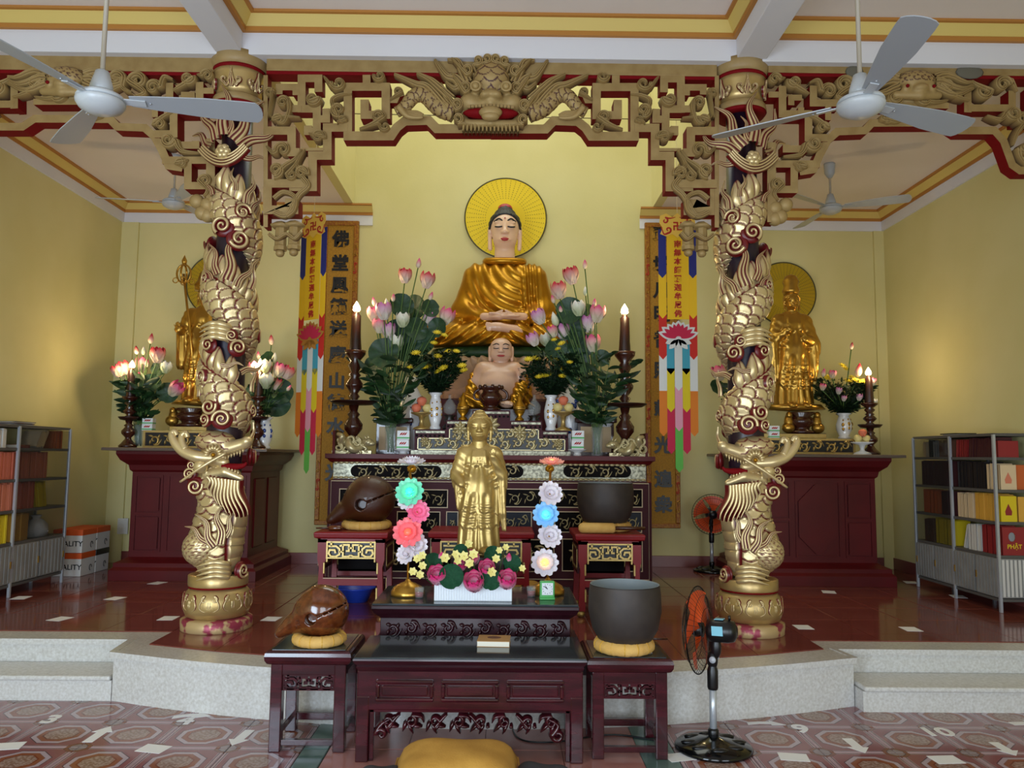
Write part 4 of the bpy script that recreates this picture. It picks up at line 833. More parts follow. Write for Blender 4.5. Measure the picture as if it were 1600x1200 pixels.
# ---- dark tier on the platform edge
YD0=4.76; zd=.70
q0=PZ(578,945,zd); q1=PZ(905,945,zd); XD0,XD1=q0.x,q1.x
dk=thing('dark_altar_table','low dark glass-topped altar table carrying the flower trough and the golden statue','altar table',((XD0+XD1)/2,YD0,ZP))
B_=.06
ogee_box(XD0+.06,XD1-.06,YD0+.06,5.36,[(.11,ZP),(.11,ZP+.06),(.095,ZP+.075),(.09,ZP+.10),(.05,ZP+.115),(.05,ZP+.14),(.02,ZP+.16),(.02,ZP+.18),(.01,ZP+.19),(.01,ZP+.30),(.02,ZP+.31),(.045,ZP+.33),(.06,ZP+.36),(.06,zd-.012)]).build('body','darkwood',dk,bev=.003,w=True)
vine(dk,YD0+.048,XD0+.07,XD1-.07,ZP+.19,ZP+.285,'darkwood',10,.013); MB().bx(XD0+.005,XD1-.005,YD0+.005,5.41,zd-.012,zd).build('glass_sheet','tableglass',dk,bev=.002,w=True)
# ---- front kneeling table and its two side stands
def leg4(t,x0,x1,y0,y1,h,s,mt):
    for x in(x0,x1-s):
        for y in(y0,y1-s): MB().bx(x,x+s,y,y+s,0,h).build('leg',mt,t,bev=.005)
def side_stand(label,px0,px1,py,zt,dep,inner):
    a,b=PZ(px0,py,zt),PZ(px1,py,zt); Y=(a.y+b.y)/2; w=b.x-a.x
    t=thing('side_stand',label,'stand',((a.x+b.x)/2,Y,0),0,'mahogany stands beside the kneeling table'); x0,x1=-w/2,w/2
    n=10; pr=[(x0,zt-.004)]+[]
    ogee_box(x0+.02,x1-.02,.02,dep-.02,[(-.004,zt-.075),(.008,zt-.068),(.018,zt-.05),(.02,zt-.03),(.016,zt-.012),(.008,zt-.004),(.0,zt)]).build('top','mahog',t)
    MB().bx(x0+.035,x1-.035,.03,dep-.03,zt-.001,zt+.003).build('glass_sheet','tableglass',t)
    leg4(t,x0+.03,x1-.03,.03,dep-.03,zt-.075,.062,'mahog')
    [MB().bx(*q_,zt-.13,zt-.075).build('apron','mahog',t,bev=.003) for q_ in((x0+.09,x1-.09,.035,.07),(x0+.09,x1-.09,dep-.07,dep-.035),(x0+.035,x0+.07,.09,dep-.09),(x1-.07,x1-.035,.09,dep-.09))]
    X=t.location.x
    fretpanel(t,X+x0+.092,X+x1-.092,zt-.215,zt-.13,Y+.045,'mahog',.013,.02); 
    [MB().bx(*q_).build('stretcher','mahog',t,bev=.003) for q_ in((x0+.05,x0+.07,.09,dep-.09,.06,.10),(x1-.07,x1-.05,.09,dep-.09,.06,.10),(x0+.09,x1-.09,dep-.075,dep-.045,.06,.10),(x0+.09,x1-.09,.045,.075,.03,.06))]
    return t
ZF=.53
side_stand('mahogany side stand with fret apron under the small wooden fish',412,549,1018,ZF,.44,1); side_stand('mahogany side stand with fret apron under the lower dark bowl',918,1053,1030,ZF-.01,.44,-1)
a,b=PZ(551,1028,ZF),PZ(917,1028,ZF); Y=a.y; w=b.x-a.x
kt=thing('kneeling_table','dark mahogany kneeling table with three panelled drawers and a carved apron','table',((a.x+b.x)/2,Y,0)); x0,x1=-w/2,w/2; D=.52; k=1230/Y
ogee_box(x0+.02,x1-.02,.02,D-.02,[(-.01,ZF-.075),(0,ZF-.06),(.005,ZF-.05),(.0,ZF-.045),(.012,ZF-.03),(.02,ZF-.015),(.018,ZF-.006)]).build('top','darkwood',kt); MB().bx(x0+.005,x1-.005,.005,D-.005,ZF-.008,ZF).build('glass_sheet','tableglass',kt,bev=.002)
MB().bx(x0+.02,x1-.02,.03,D-.03,ZF-.27,ZF-.07).build('carcass','mahog',kt,bev=.006)
leg4(kt,x0+.02,x1-.02,.028,D-.03,ZF-.2,.065,'mahog')
dz0,dz1=ZF-.225,ZF-.115; dw=(w-.20)/3
for i in range(3):
    c=x0+.10+dw*(i+.5); mb=MB(); frame(mb,c-dw/2+.02,c+dw/2-.02,dz0,dz1,.02,.014,.04); d_=mb.build('drawer','mahog',kt,bev=.008)
    MB().bx(c-dw/2+.05,c+dw/2-.05,.018,.04,dz0+.03,dz1-.03).build('drawer_panel','mahog',d_,bev=.006)
X=kt.location.x
MB().bx(x0+.085,x1-.085,.05,.07,ZF-.285,ZF-.26).build('apron_rail','mahog',kt); [MB().bx(q_,q_+.025,.05,.08,.0,ZF-.27).build('inner_post','mahog',kt,bev=.003) for q_ in(x0+.085,x1-.11)]
mb=MB(); mb.g=[]; zA=ZF-.285; n=8; s=(w-.24)/n
for i in range(n):
    cx_=x0+.12+s*(i+.5); up=1 if i%2 else -1; sg=1 if i<n/2 else -1
    curl(mb,(cx_,zA-.045),.032,PI/2*up,up*sg,[(cx_+sg*.05,zA-.02),(cx_+sg*s*.55,zA-.03-up*.02)],.014,.03,1.05,1,.055,.02)
    for q in range(3): a_=-PI/2+(q-1)*.9; c=(cx_+.042*cos(a_),zA-.05+.03*sin(a_)); ribbon(mb,[(c[0]+.026*t*cos(a_+.5*sg),c[1]+.03*t*sin(a_+.5)) for t in(-1,-.4,.3,1)],[.004,.014,.012,.003],.025,1,6,.055,.02)
mb.build('carved_apron','mahog',kt)
for sg,xe in((1,x0+.10),(-1,x1-.10)):
    mb=MB(); mb.g=[]; curl(mb,(xe+sg*.05,zA-.11),.03,PI,sg,[(xe+sg*.05,zA-.06),(xe+sg*.12,zA-.02)],.018,.03,1.0,1,.055,.02); mb.build('bracket','mahog',kt)
# ---------------------------------------------------------------- calligraphy boards
def board(label,tl,tr_,bl,br,chars,ys,side_):
    Y=YB-.05; a=at(*tl,Y);b=at(*tr_,Y);c=at(*bl,Y); X0,X1=(a[0]+c[0])/2,(a[0]+c[0])/2+(b[0]-a[0]); Z0,Z1=c[1],a[1]
    t=thing('calligraphy_board',label,'board',((X0+X1)/2,Y,Z0))
    MB().bx(X0,X1,Y,Y+.04,Z0,Z1).build('panel','boardgold',t,w=True)
    mb=MB(); frame(mb,X0,X1,Z0,Z1,.055,Y-.02,Y+.02); mb.build('frame','boardedge',t,bev=.008,w=True)
    for s in(-1,1):
        for k in range(16):
            if k%4==3: continue
            z=Z0+.25+(Z1-Z0-.4)*k/15; x=(X0+.028) if s<0 else X1-.028; mb=MB(); mb.g=[]
            for m_ in(0,1): curl(mb,(x-.008+.016*m_,z-.05+.1*m_),.018,m_*PI,1,[(x,z)],.006,.012,1,1,Y-.022,.004)
            mb.build('carved_dragon_relief','inkred' if k%2 else 'gold',t,w=True)
    for ch,y in zip(chars,ys): Xc,Zc=at((tl[0]+tr_[0])/2,y,Y); text('character',ch,.205,'ink',t,tr((X0+X1)/2,Y-.004,Zc)@FRONT,.004,.0075)
board('tall gold board with a column of black characters left of the main altar',(507,345),(562,345),(490,820),(546,820),'佛堂風籟送慶山德水光',(375,413,447,481,516,556,597,631,668,740),1)
board('tall gold board with black characters half behind the right banner',(1006,348),(1057,348),(1012,825),(1066,825),'寶塔月明普照慈光遍衆',(365,415,455,492,532,580,640,697,750,790),1)
# ---------------------------------------------------------------- hanging banners
def banner(label,px,Y,rz,sx):
    k=Y/F*.99; top=PY(px,334,Y); t=thing('hanging_banner',label,'banner',(top.x,Y,top.z),rz,'hanging prayer banners')
    u=lambda x,y:((x-1058)*k*sx,-(y-340)*k)
    def strip(x,w,y0,y1,mt,dy=0,name='ribbon_strip'):
        p=[u(x-w/2,y0),u(x+w/2,y0),u(x+w/2,y1-7),u(x,y1),u(x-w/2,y1-7)]; MB().prism(p,dy,dy+.002,'xz').build(name,mt,t)
    MB().tube([(0,0,.0),(0,0,.03),(0,0,4.70-top.z)],.0025,5).build('cord','line',t)
    hp=[(1030,344),(1040,340),(1050,346),(1058,339),(1066,346),(1076,340),(1086,346),(1087,356),(1082,364),(1086,374),(1076,378),(1066,374),(1058,380),(1050,374),(1040,378),(1030,374),(1034,364),(1029,356)]
    MB().prism([u(*p) for p in hp],-.006,-.002,'xz').build('header','f_head',t)
    mb=MB(); mb.g=[]
    for s in(-1,1):
        f=lambda x,y:u(1058+s*x,y)
        curl(mb,f(20,352),.03,PI/2,-s,[f(12,348),f(3,346)],.010,.004,1,1,-.006,.002); curl(mb,f(15,367),.03,-PI/2,s,[f(22,374),f(26,362)],.011,.004,1,1,-.006,.002)
    mb.build('header_scrolls','inkred',t); text('emblem','卍',.09,'inkred',t,tr(0,-.008,-(362-340)*k)@FRONT,.001,.003,False)
    MB().prism([u(1041,370),u(1076,370),u(1076,513),u(1041,513)],.002,.004,'xz').build('text_panel','f_yellow',t)
    for i,ch in enumerate('南無本師釋迦牟尼佛'): text('character',ch,.070,'inkred',t,tr(0,-.002,-(391+i*14.2-340)*k)@sc(sx,1,1)@FRONT,.001,.0018,False)
    for s in(-1,1):
        for y0,y1,mt in((366,446,'f_blue'),(436,512,'f_yellow'),(502,578,'f_red'),(566,638,'f_white'),(628,700,'f_orange')): strip(1058+s*24.5,12.5,y0,y1,mt,.0045-.0004*(y0>600)+.0003*(y0//60))
        for y0,y1,mt in((545,602,'f_cyan'),(592,662,'f_yell2'),(652,728,'f_crimson')): strip(1058+s*12.4,12,y0,y1,mt,.003+.0003*(y0//60))
    for y0,y1,mt in((545,628,'f_white'),(618,692,'f_pink'),(682,757,'f_green')): strip(1058,12,y0,y1,mt,.002+.0003*(y0//60))
    def petal(a,L,w,c,mt,dy,name):
        pl=[]
        for i in range(9): tt=i/8; pl.append((w*sin(PI*tt)**.8*(1 if tt<.5 else 1),L*tt))
        pl=pl+[(-x,y) for x,y in pl[-2:0:-1]]; q=[(c[0]+x*cos(a)+y*sin(a),c[1]-x*sin(a)+y*cos(a)) for x,y in pl]
        MB().prism([((x)*k*sx,-(y-340)*k if False else y*k) for x,y in q],dy,dy+.002,'xz').build(name,mt,t)
    for a,L,w in((-1.25,34,6.5),(1.25,34,6.5),(-.95,33,7),(.95,33,7),(-.62,30,7),(.62,30,7),(-.3,29,7),(.3,29,7),(0,30,8)):
        petal(a,L,w,(0,340-545),'f_white' if sx==1 else 'f_lotus',-.004-.0005*(2-abs(a)),'lotus_petal'); petal(a,L*.72,w*.55,(4*sin(a),340-545+4*cos(a)),'f_crimson',-.0075-.0005*(2-abs(a)),'petal_centre')
    for a in(-1.9,-2.4,1.9,2.4,PI): petal(a,22 if a!=PI else 16,5,(0,340-545),'f_white' if sx==1 else 'f_lotus',-.0035,'lotus_petal')
banner('bright paper prayer banner with red characters and a white lotus, right of the altar',1058,7.05,0,1)
banner('paper prayer banner turned sideways with a brown lotus, left of the altar',491,7.0,-.62,1.0001)

for X_,Y_,l in((-1.70,7.0,'left'),(1.54,7.05,'right')): pass
tag(MB().tube([(WL,7.0,4.703),(WR,7.05,4.703)],.004,6).build('hanging_wire','lampgrey'),'thin wire stretched across the light well, carrying the prayer banners','wire')
# ---------------------------------------------------------------- statues
def hbase(P,o=(0,0,0),s=1.):
    return [(P[i]-o[i])/s for i in range(3)]
def sd_head(P,face=1.,neck=True):
    d=sU(.10,sE(P,(0,.02,.57),(.37,.42,.38)),sE(P,(0,-.07,.27),(.30*face,.30,.27)))
    d=sU(.05,d,sC(P,(0,-.37,.55),(0,-.44,.37),.035,.055),sE(P,(0,-.355,.19),(.13,.06,.045)),sE(P,(-.055,-.41,.355),(.05,.045,.035)),sE(P,(.055,-.41,.355),(.05,.045,.035)))
    for s in(-1,1): d=sU(.03,d,sE(P,(s*.155,-.325,.50),(.095,.06,.045)),sE(P,(s*.155,-.33,.60),(.13,.05,.03))); d=sU(.02,d,sE(P,(s*.385,.04,.48),(.05,.11,.15)),sC(P,(s*.385,.03,.42),(s*.37,.0,.06),.05,.055))
    if neck: d=sU(.06,d,sC(P,(0,.06,.25),(0,.06,-.3),.24,.27))
    return d
def sd_hair(P,ush=1,bump=.02,fr=22):
    q=np.arctan2(P[0],-P[1])*3.2; d=sE(P,(0,.03,.575),(.41,.455,.40))
    if ush: d=sU(.10,d,sE(P,(0,.06,.97),(.18,.18,.12)))
    d=d-bump*(np.abs(np.sin(q*fr/6))*np.abs(np.sin(P[2]*fr)))
    return np.maximum(d,.42-1.12*P[1]-P[2]) 
def add_head(par,X,skin,hair=None,painted=True,ush=1,face=1.,smile=0,h=.026):
    hd=sdf_obj('head',lambda P:sd_head(P,face),(-.5,-.56,-.32),(.5,.5,1.06),h,skin,par,X)
    if hair: sdf_obj('hair',lambda P:sd_hair(P,ush),(-.5,-.55,.1),(.5,.56,1.26),h*.9,hair,hd)
    if painted:
        for s in(-1,1):
            MB().tube(smooth([(s*.06,-.375,.62),(s*.15,-.385,.67),(s*.27,-.31,.62)],5),.019,6).build('eyebrow','hairblack',hd)
            MB().tube(smooth([(s*.07,-.385,.49),(s*.155,-.39,.475),(s*.245,-.335,.495)],5),.019,6).build('eye','hairblack',hd)
        MB().ell((0,-.40-.01,.20),(.105+.03*smile,.035,.028)).ell((0,-.40,.175),(.08+.03*smile,.035,.025)).build('lips','lips',hd)
        if hair: MB().ell((0,-.41,.68),.018).build('forehead_dot','lips',hd)
    return hd
# ---- large seated statue on the lotus throne
def statue_frame(name,label,px,py,Y,grp=None,rz=0):
    p=PY(px,py,Y); return thing(name,label,'statue',tuple(p),rz,grp),Y/F*1.0
bud,kb=statue_frame('seated_statue','large seated statue in a golden robe before the big yellow halo','x' and 787,545,8.85)
def cap(a,b,ra,rb): return lambda P:sC(P,a,b,ra,rb)
def robe_seated(P):
    x,y,z=P
    d=sU(14,sE(P,(0,2,78),(50,34,60)),sC(P,(-40,2,116),(42,2,116),17,17),sC(P,(-46,0,112),(-64,-2,58),19,18),sC(P,(48,0,112),(64,-2,58),19,18),sC(P,(-64,-4,56),(-30,-44,42),17,12),sC(P,(64,-4,56),(30,-44,42),17,12))
    d2=sU(10,sC(P,(-30,4,22),(-104,-22,19),26,21),sC(P,(30,4,22),(104,-22,19),26,21),sC(P,(-100,-28,16),(20,-58,16),18,14),sC(P,(100,-28,16),(-20,-52,14),18,14),sE(P,(0,-15,8),(104,50,12)))
    r=np.sqrt((x-34)**2+.8*(z-142)**2); f1=np.sin(r*.36+.5*np.sin(x*.08))*2.1*np.clip((z-35)/20,0,1)
    left=np.clip((x-22)/12,0,1); f1=f1*(1-left)+left*np.sin(x*.75+z*.05)*2.0
    f2=np.sin((np.abs(x)*.5+z*.65-y*.2)*.55)*2.3
    d=d+f1*.85*np.clip((66-np.abs(x))/16,0.12,1); d2=d2+f2*.9
    return np.maximum(sm(d,d2,8),-z-1)
sdf_obj('robe',robe_seated,(-132,-82,-3),(132,46,140),2.3,'brightgold',bud,sc(kb,kb,kb))
add_head(bud,tr(0,-2*kb,156*kb)@sc(63*kb,60*kb,69*kb),'skin','hairblack')
MB().ell((0,.06*60*kb-2*kb,156*kb+1.02*69*kb),(.085,.075,.06)).build('hair_jewel','lips',bud)
MB().tube([(30*kb*cos(a),2*kb+19*kb*sin(a),(140+3*sin(a))*kb) for a in(2*PI*i/32 for i in range(32))],5.5*kb,10,closed=True).build('collar','brightgold',bud)
def hands(P):
    d=sU(3,sC(P,(-38,-48,42),(-8,-62,40),8,7),sC(P,(38,-48,43),(8,-60,42),8,7),sE(P,(-6,-62,39),(20,9,4.5)),sE(P,(6,-61,44),(20,9,4)))
    for k in range(4):
        d=sm(d,sC(P,(-4,-70+5*k,40),(28,-68+5*k,41),2.6,2.0),1.2); d=sm(d,sC(P,(4,-69+5*k,45),(-27,-67+5*k,46),2.6,2.0),1.2)
    for s in(-1,1): d=sm(d,sC(P,(s*14,-66,46),(s*3,-69,51),2.8,2.2),1.5)
    return d
sdf_obj('hands',hands,(-50,-80,30),(50,-36,58),1.3,'skin2',bud,tr(0,-14*kb,10*kb)@sc(kb*.8,kb*.8,kb*.75))
def footf(P):
    d=sU(4,sC(P,(28,-62,22),(-6,-72,26),10,8),sE(P,(-14,-73,27),(15,6,9)))
    for k in range(5): d=sm(d,sC(P,(-24,-75,33-3.4*k),(-31+abs(k-1),-75,34-3.6*k),2.2,2.0),1.2)
    return d
sdf_obj('foot',footf,(-40,-86,8),(46,-48,44),1.6,'skin2',bud,tr(0,-10*kb,3*kb)@sc(kb*.85,kb*.85,kb*.75))
# lotus throne with pale petals and its plinth
th_=thing('lotus_throne','pale lotus-petal throne carrying the large seated statue','throne',(bud.location.x,8.86,ZP))
zt_=bud.location.z-ZP-.022
MB().lathe([(.0,zt_-.12),(.80,zt_-.12),(.84,zt_-.06),(.80,zt_-.0),(0,zt_)],40,X=sc(1,.45,1)).build('rim','leaf',th_)
MB().bx(-.8,.8,-.08,.38,0,zt_-.55).build('plinth','altarred',th_,bev=.01); MB().lathe([(.55,zt_-.58),(.72,zt_-.50),(.70,zt_-.3),(.76,zt_-.12)],36,X=sc(1,.48,1)).build('core','skin2',th_)
def petal_mesh(name,L,W,cupd,tip,mt,nu=8,nv=10,thick=.004):
    mb=MB(); mb.g=[]
    for sd in(0,1):
        n0=len(mb.v)
        def fn(u,v):
            w=W*(sin(PI*min(1,v*.92+.08))**.75)*(1-.25*v); x=(u-.5)*2*w; b=cupd*(1-(2*u-1)**2); z=L*v; y=-tip*v*v+b*0; yy=y+cupd*((2*u-1)**2-1)*-1*(-1)
            return (x,-(tip*v*v)-b+cupd+(thick if sd else 0),z)
        mb.grid(fn,nu,nv); mb.g+=[j/nv for i in range(nu+1) for j in range(nv+1)]
    return mb.mesh(name,[mt])
dm('throne_petal','C79C82',.5,c2='DDBFA0',attr='g')
tpm=petal_mesh('throne_petal',.52,.26,.10,.14,'throne_petal')
for k in range(15):
    a=-PI*.62+PI*1.24*k/14; 
    for row in(0,1):
        aa=a+(.043*PI if row else 0); s_=.85 if row else 1
        ob('throne_petal',tpm,th_,tr(.72*sin(aa)*(.97 if row else 1),-.30*cos(aa)*(.97 if row else 1),zt_-.56+.0*row)@rot('Z',aa*.8)@rot('X',.16)@sc(s_,s_,s_*(1.05 if row else .9)))
# ---- halos
def halo(label,px,py,rp,Y,mt):
    c=PY(px,py,Y); R=rp*Y/F; t=thing('halo_disc',label,'halo',tuple(c),0,None)
    MB().lathe([(0,0),(R,0),(R,.015),(0,.015)],64,sm=False,X=rot('X',PI/2)).build('disc',mt,t); MB().tube([(R*cos(2*PI*k/64),-.012,R*sin(2*PI*k/64)) for k in range(64)],.009,6,closed=True).build('rim','rim',t)
    mb=MB()
    for k in range(48):
        for j in range(9): r_=R*(.5+.055*j); a=2*PI*k/48; mb.box((r_*cos(a),-.0165,r_*sin(a)),(.007,.002,.007))
    stuff(mb.build('ray_dots','rim',t)); return t
halo('large bright yellow halo disc on the wall behind the seated statue',790,341,65,YB-.02,'haloyellow')
halo('dull gold halo disc behind the staff-bearing statue at left',342,446,50,YB-.02,'halogold'); halo('dull gold halo disc behind the standing statue on the right altar',1225,459,50,YB-.02,'halogold')
# ---- laughing statue
hb,kh=statue_frame('laughing_statue','seated laughing bare-bellied statue with gold robe in front of the lotus throne',779,641,8.18); hb.location.z=PY(779,641,8.18).z
kh*=.97
def hskin(P):
    d=sU(9,sE(P,(-1,-10,38),(33,27,27)),sE(P,(0,-3,60),(33,21,16)),sC(P,(-24,0,66),(24,0,66),12,12),sC(P,(-28,0,66),(-38,-6,46),9,8),sC(P,(28,0,66),(36,-6,48),9,8))
    d=sU(3,d,sE(P,(-13,-19,57),(13,9,7)),sE(P,(13,-19,57),(13,9,7)),sC(P,(36,-8,48),(38,-18,60),6,5)); return sm(d,-sE(P,(-1,-38,36),(2.2,4,2.2)),-1e-6) if 0 else d
MB().bx(-.42,.36,-.27,.16,ALT_T+.03-hb.location.z,-.0).build('pedestal','darkwood',hb,bev=.006)
bd=sdf_obj('body',hskin,(-56,-46,-2),(56,32,86),1.8,'skin2',hb,sc(kh,kh,kh))
def hhand(P):
    d=sE(P,(39,-20,63),(6,4,6))
    for k in range(4): d=sm(d,sC(P,(34+3.4*k,-24,66),(33.5+3.6*k,-27,57),1.9,1.5),1)
    return sm(d,sC(P,(33,-20,63),(31,-26,66),2,1.6),1)
sdf_obj('hand',hhand,(22,-32,48),(52,-10,74),1.1,'skin2',hb,sc(kh,kh,kh))
hhd=add_head(hb,tr(3*kh,-4*kh,78*kh)@sc(48*kh,44*kh,41*kh),'skin2',None,True,face=1.22,smile=1,h=.03)
def hrobe(P):
    x,y,z=P
    d=sU(6,sC(P,(-18,-6,12),(-52,-14,12),15,11),sC(P,(-52,-18,10),(-22,-32,8),11,8),sC(P,(20,-2,14),(36,-22,34),15,11),sC(P,(36,-24,34),(24,-30,10),11,8),sE(P,(0,4,8),(56,24,10)))
    d=sU(5,d,sC(P,(-38,0,56),(-44,-6,28),9,11),sC(P,(38,2,54),(44,-4,26),9,11),sE(P,(0,16,44),(40,12,36)))
    return np.maximum(d+1.3*np.sin((x*.6+z*.8)*.6),-z)
sdf_obj('robe',hrobe,(-72,-48,-1),(62,36,86),1.8,'brightgold',hb,sc(kh,kh,kh))
def hft(P):
    d=sE(P,(13,-38,7),(11,6,6))
    for k in range(5): d=sm(d,sC(P,(5+4*k,-42,9-.6*k),(5+4*k,-45,8-.6*k),2,1.8),1)
    return d
sdf_obj('foot',hft,(-2,-52,-2),(30,-28,16),1.2,'skin2',hb,sc(kh,kh,kh))
for k in range(14): a=2*PI*k/14; o=MB().ell(((42+8*cos(a))*kh,-28*kh,(46+13*sin(a))*kh),2.5*kh,seg=8,rings=6).build('prayer_bead','beads',hb)
# ---- standing gilt statues
def sd_hand(P,o,fl=1):
    d=sE(P,o,(3.2,2.2,4.4))
    for k in range(4): d=sm(d,sC(P,(o[0]-2.4+1.6*k,o[1],o[2]+3),(o[0]-3+2*k,o[1]-.6,o[2]+(10 if k not in(0,3) else 8)),1.05,.8),.6)
    return sm(d,sC(P,(o[0]-3*fl,o[1],o[2]),(o[0]-5.6*fl,o[1]-1.5,o[2]+5),1.1,.9),.6)
def standing(t,k,mt,style):
    def fn(P):
        x,y,z=P; Q=[x,y*1.25,z]
        d=sU(8,sE(Q,(0,0,122),(30,20,38)),sC(Q,(0,0,100),(0,0,8),29,36),sC(Q,(-20,1,152),(20,1,152),11,11),sC(Q,(0,2,167),(0,2,146),11,22))
        hem=116+10*np.cos(x*.10)-.0*x; low=62+5*np.cos(x*.32); bot=38+4*np.cos(x*.45)
        d=d+1.6*(z<low)+1.8*(z<bot)
        uf=np.sqrt((x+3)**2*.9+(z-166)**2); cen=np.clip((22-np.abs(x))/6,0,1)*np.clip((134-z)/6,0,1)*np.clip((z-84)/8,0,1)
        vert=np.sin(x*.48+.10*z*np.sign(x)*.4+.8*np.sin(z*.05))*np.clip((150-z)/20,0,1)
        kn=np.clip((14-np.abs(np.abs(x)-12))/8,0,1)*np.clip((80-z)/10,0,1)*np.clip((z-28)/10,0,1)
        d=d+2.1*(cen*np.sin(np.arctan2(x+4,160-z)*15+.03*uf)+(1-cen)*vert*.8)+1.6*np.sin(uf*.5)*np.clip((np.abs(x)-12)/8,0,1)*np.clip((z-95)/8,0,1)*np.clip((136-z)/6,0,1)+.9*kn*np.sin(np.sqrt((np.abs(x)-12)**2+(z-92)**2)*.8)
        d=d-1.5*np.exp(-((np.abs(x)-9-.12*np.abs(155-z))/1.6)**2)*(z>116)*(z<156)*(y<0)-1.2*np.exp(-((z-133)/2.)**2)*(np.abs(x)<20)*(y<0)
        if style=='buddha':
            arm=sU(5,sC(Q,(-24,0,150),(-34,-4,118),12,11),sC(Q,(-34,-8,116),(-26,-24,104),9,6),sC(Q,(24,0,150),(33,-4,120),12,11),sC(Q,(33,-8,118),(21,-24,146),9,6))
            slv=sU(4,sC(Q,(-34,-6,110),(-29,-8,66),8,4),sC(Q,(35,-6,112),(36,-6,60),9,6),sC(Q,(36,-4,60),(40,-4,34),7,3))
        elif style=='guanyin':
            arm=sU(5,sC(Q,(-23,0,150),(-33,-4,116),12,11),sC(Q,(-33,-8,116),(-14,-26,132),9,6),sC(Q,(23,0,150),(33,-4,116),12,11),sC(Q,(33,-8,114),(14,-26,118),9,6))
            slv=sU(4,sC(Q,(-36,-8,112),(-30,-8,54),11,6),sC(Q,(36,-8,110),(34,-8,52),10,5))
        else:
            arm=sU(5,sC(Q,(-24,0,150),(-34,-6,122),13,11),sC(Q,(-34,-8,120),(-36,-24,124),9,7),sC(Q,(24,0,150),(33,-4,116),12,11),sC(Q,(33,-8,114),(8,-26,122),9,6))
            slv=sU(4,sC(Q,(-34,-8,116),(-34,-10,66),11,9),sC(Q,(34,-8,110),(32,-8,62),11,8))
        slv=slv+.9*np.sin(x*1.1+z*.06)
        d=sm(sm(d,arm+.5*np.sin(z*.5+x*.3),4),slv,3)
        d=sU(2,d,sE(P,(-12,-26,4),(9,13,6)),sE(P,(12,-26,4),(9,13,6)))
        return np.maximum(d,-z)
    sdf_obj('robe',fn,(-52,-46,-1),(52,40,168),1.5 if style=='buddha' else 1.9,mt,t,sc(k,k,k))
    hs={'buddha':((22,-21,148),(-27,-24,92)),'guanyin':((-12,-24,134),(13,-24,116)),'monk':((-37,-22,126),(6,-24,122))}[style]
    for i,o in enumerate(hs):
        f=(lambda P,o=o:sd_hand(P,o)) if not (style=='buddha' and i==1) else (lambda P,o=o:sd_hand([P[0],P[1],2*o[2]-P[2]],o))
        sdf_obj('hand',f,(o[0]-9,o[1]-7,o[2]-14),(o[0]+9,o[1]+6,o[2]+14),.8,mt,t,sc(k,k,k))
    return t
# golden standing statue on a pedestal on the dark table
YS=5.18; gz=PY(747,862,YS); g1=thing('standing_statue','golden standing robed statue rising behind the pink flower trough','statue',(gz.x,YS,gz.z)); kg=YS/F
standing(g1,kg,'goldpale','buddha'); add_head(g1,tr(0,-3*kg,169*kg)@sc(46*kg,43*kg,45*kg),'goldpale','goldpale',False,h=.03)
MB().lathe([(.13,-.02),(.15,0),(.14,.0)],32,X=sc(1,.75,1)).build('base_plate','goldpale',g1); MB().bx(-.17,.17,-.13,.13,zd-gz.z,-.018).build('pedestal','darkwood',g1,bev=.006)
text('emblem','卍',.042,'goldpale',g1,tr(0,-21*kg,140*kg)@FRONT,.003,.001,False)
# statues on the side altars
def censer_pot(label,px,py0,py1,Y,w,zbase):
    z1=PY(px,py0,Y).z-.03; t=thing('carved_pot',label,'pot',(PY(px,py0,Y).x,Y,zbase),0); h=z1-zbase; w*=Y/F
    MB().lathe([(w*.9,0),(w*1.05,h*.1),(w*.6,h*.2),(w*.62,h*.3),(w,h*.5),(w*.9,h*.7),(w*.7,h*.8),(w*1.05,h*.95),(w*.98,h),(w*.6,h)],24).build('body','jar',t)
    for s in(-1,1):
        m=MB().ell((s*w*1.05,-.05,h*.45),(.05,.05,.12)).ell((s*w*1.05,-.07,h*.85),(.035,.035,.04)).ell((s*w*1.1,-.06,.065),(.07,.06,.06)); m.build('guardian_figure','gold',t)
    return t
z1=TR+.0; zR=PY(1241,640,8.55).z
censer_pot('carved brown stand under the standing statue on the right altar',1251,640,676,8.55,21,PY(1251,677,8.3).z); censer_pot('carved brown stand under the staff-bearing statue on the left altar',300,634,666,8.55,24,PY(300,666,8.3).z)
g2=thing('standing_statue','gilt standing statue with a high crown on the right side altar','statue',(PY(1240,638,8.55).x,8.55,zR)); k2=8.55/F*.93
standing(g2,k2,'gold','guanyin'); add_head(g2,tr(0,-3*k2,168*k2)@sc(34*k2,34*k2,33*k2),'gold','gold',False,1,h=.034)
MB().lathe([(.0,.0),(.08,.0),(.095,.05),(.075,.10),(.09,.15),(.06,.21),(0,.235)],14,(0,0,196*k2)).build('crown','gold',g2); MB().lathe([(.06,-.02),(.34,.0),(.30,.05),(.1,.03)],28,X=sc(1,.7,1)).build('base_plate','gold',g2)
g3=thing('standing_statue','gilt standing statue with a long ringed staff on the left side altar','statue',(PY(315,632,8.55).x,8.55,PY(315,632,8.55).z)); k3=8.55/F*.93
standing(g3,k3,'gold','monk'); add_head(g3,tr(0,-3*k3,168*k3)@sc(34*k3,34*k3,34*k3),'gold',None,False,h=.034)
MB().lathe([(.05,-.02),(.32,.0),(.28,.04),(.1,.03)],28,X=sc(1,.7,1)).build('base_plate','gold',g3); MB().lathe([(.13,0),(.14,.06),(.11,.1),(.08,.2),(0,.22)],8,(0,0,168*k3+.16)).build('crown','gold',g3)
p0=PY(308,628,8.4); p1=PY(287,428,8.4); st=MB().tube([p0,p1],.013,8).build('staff','gold',g3,w=True)
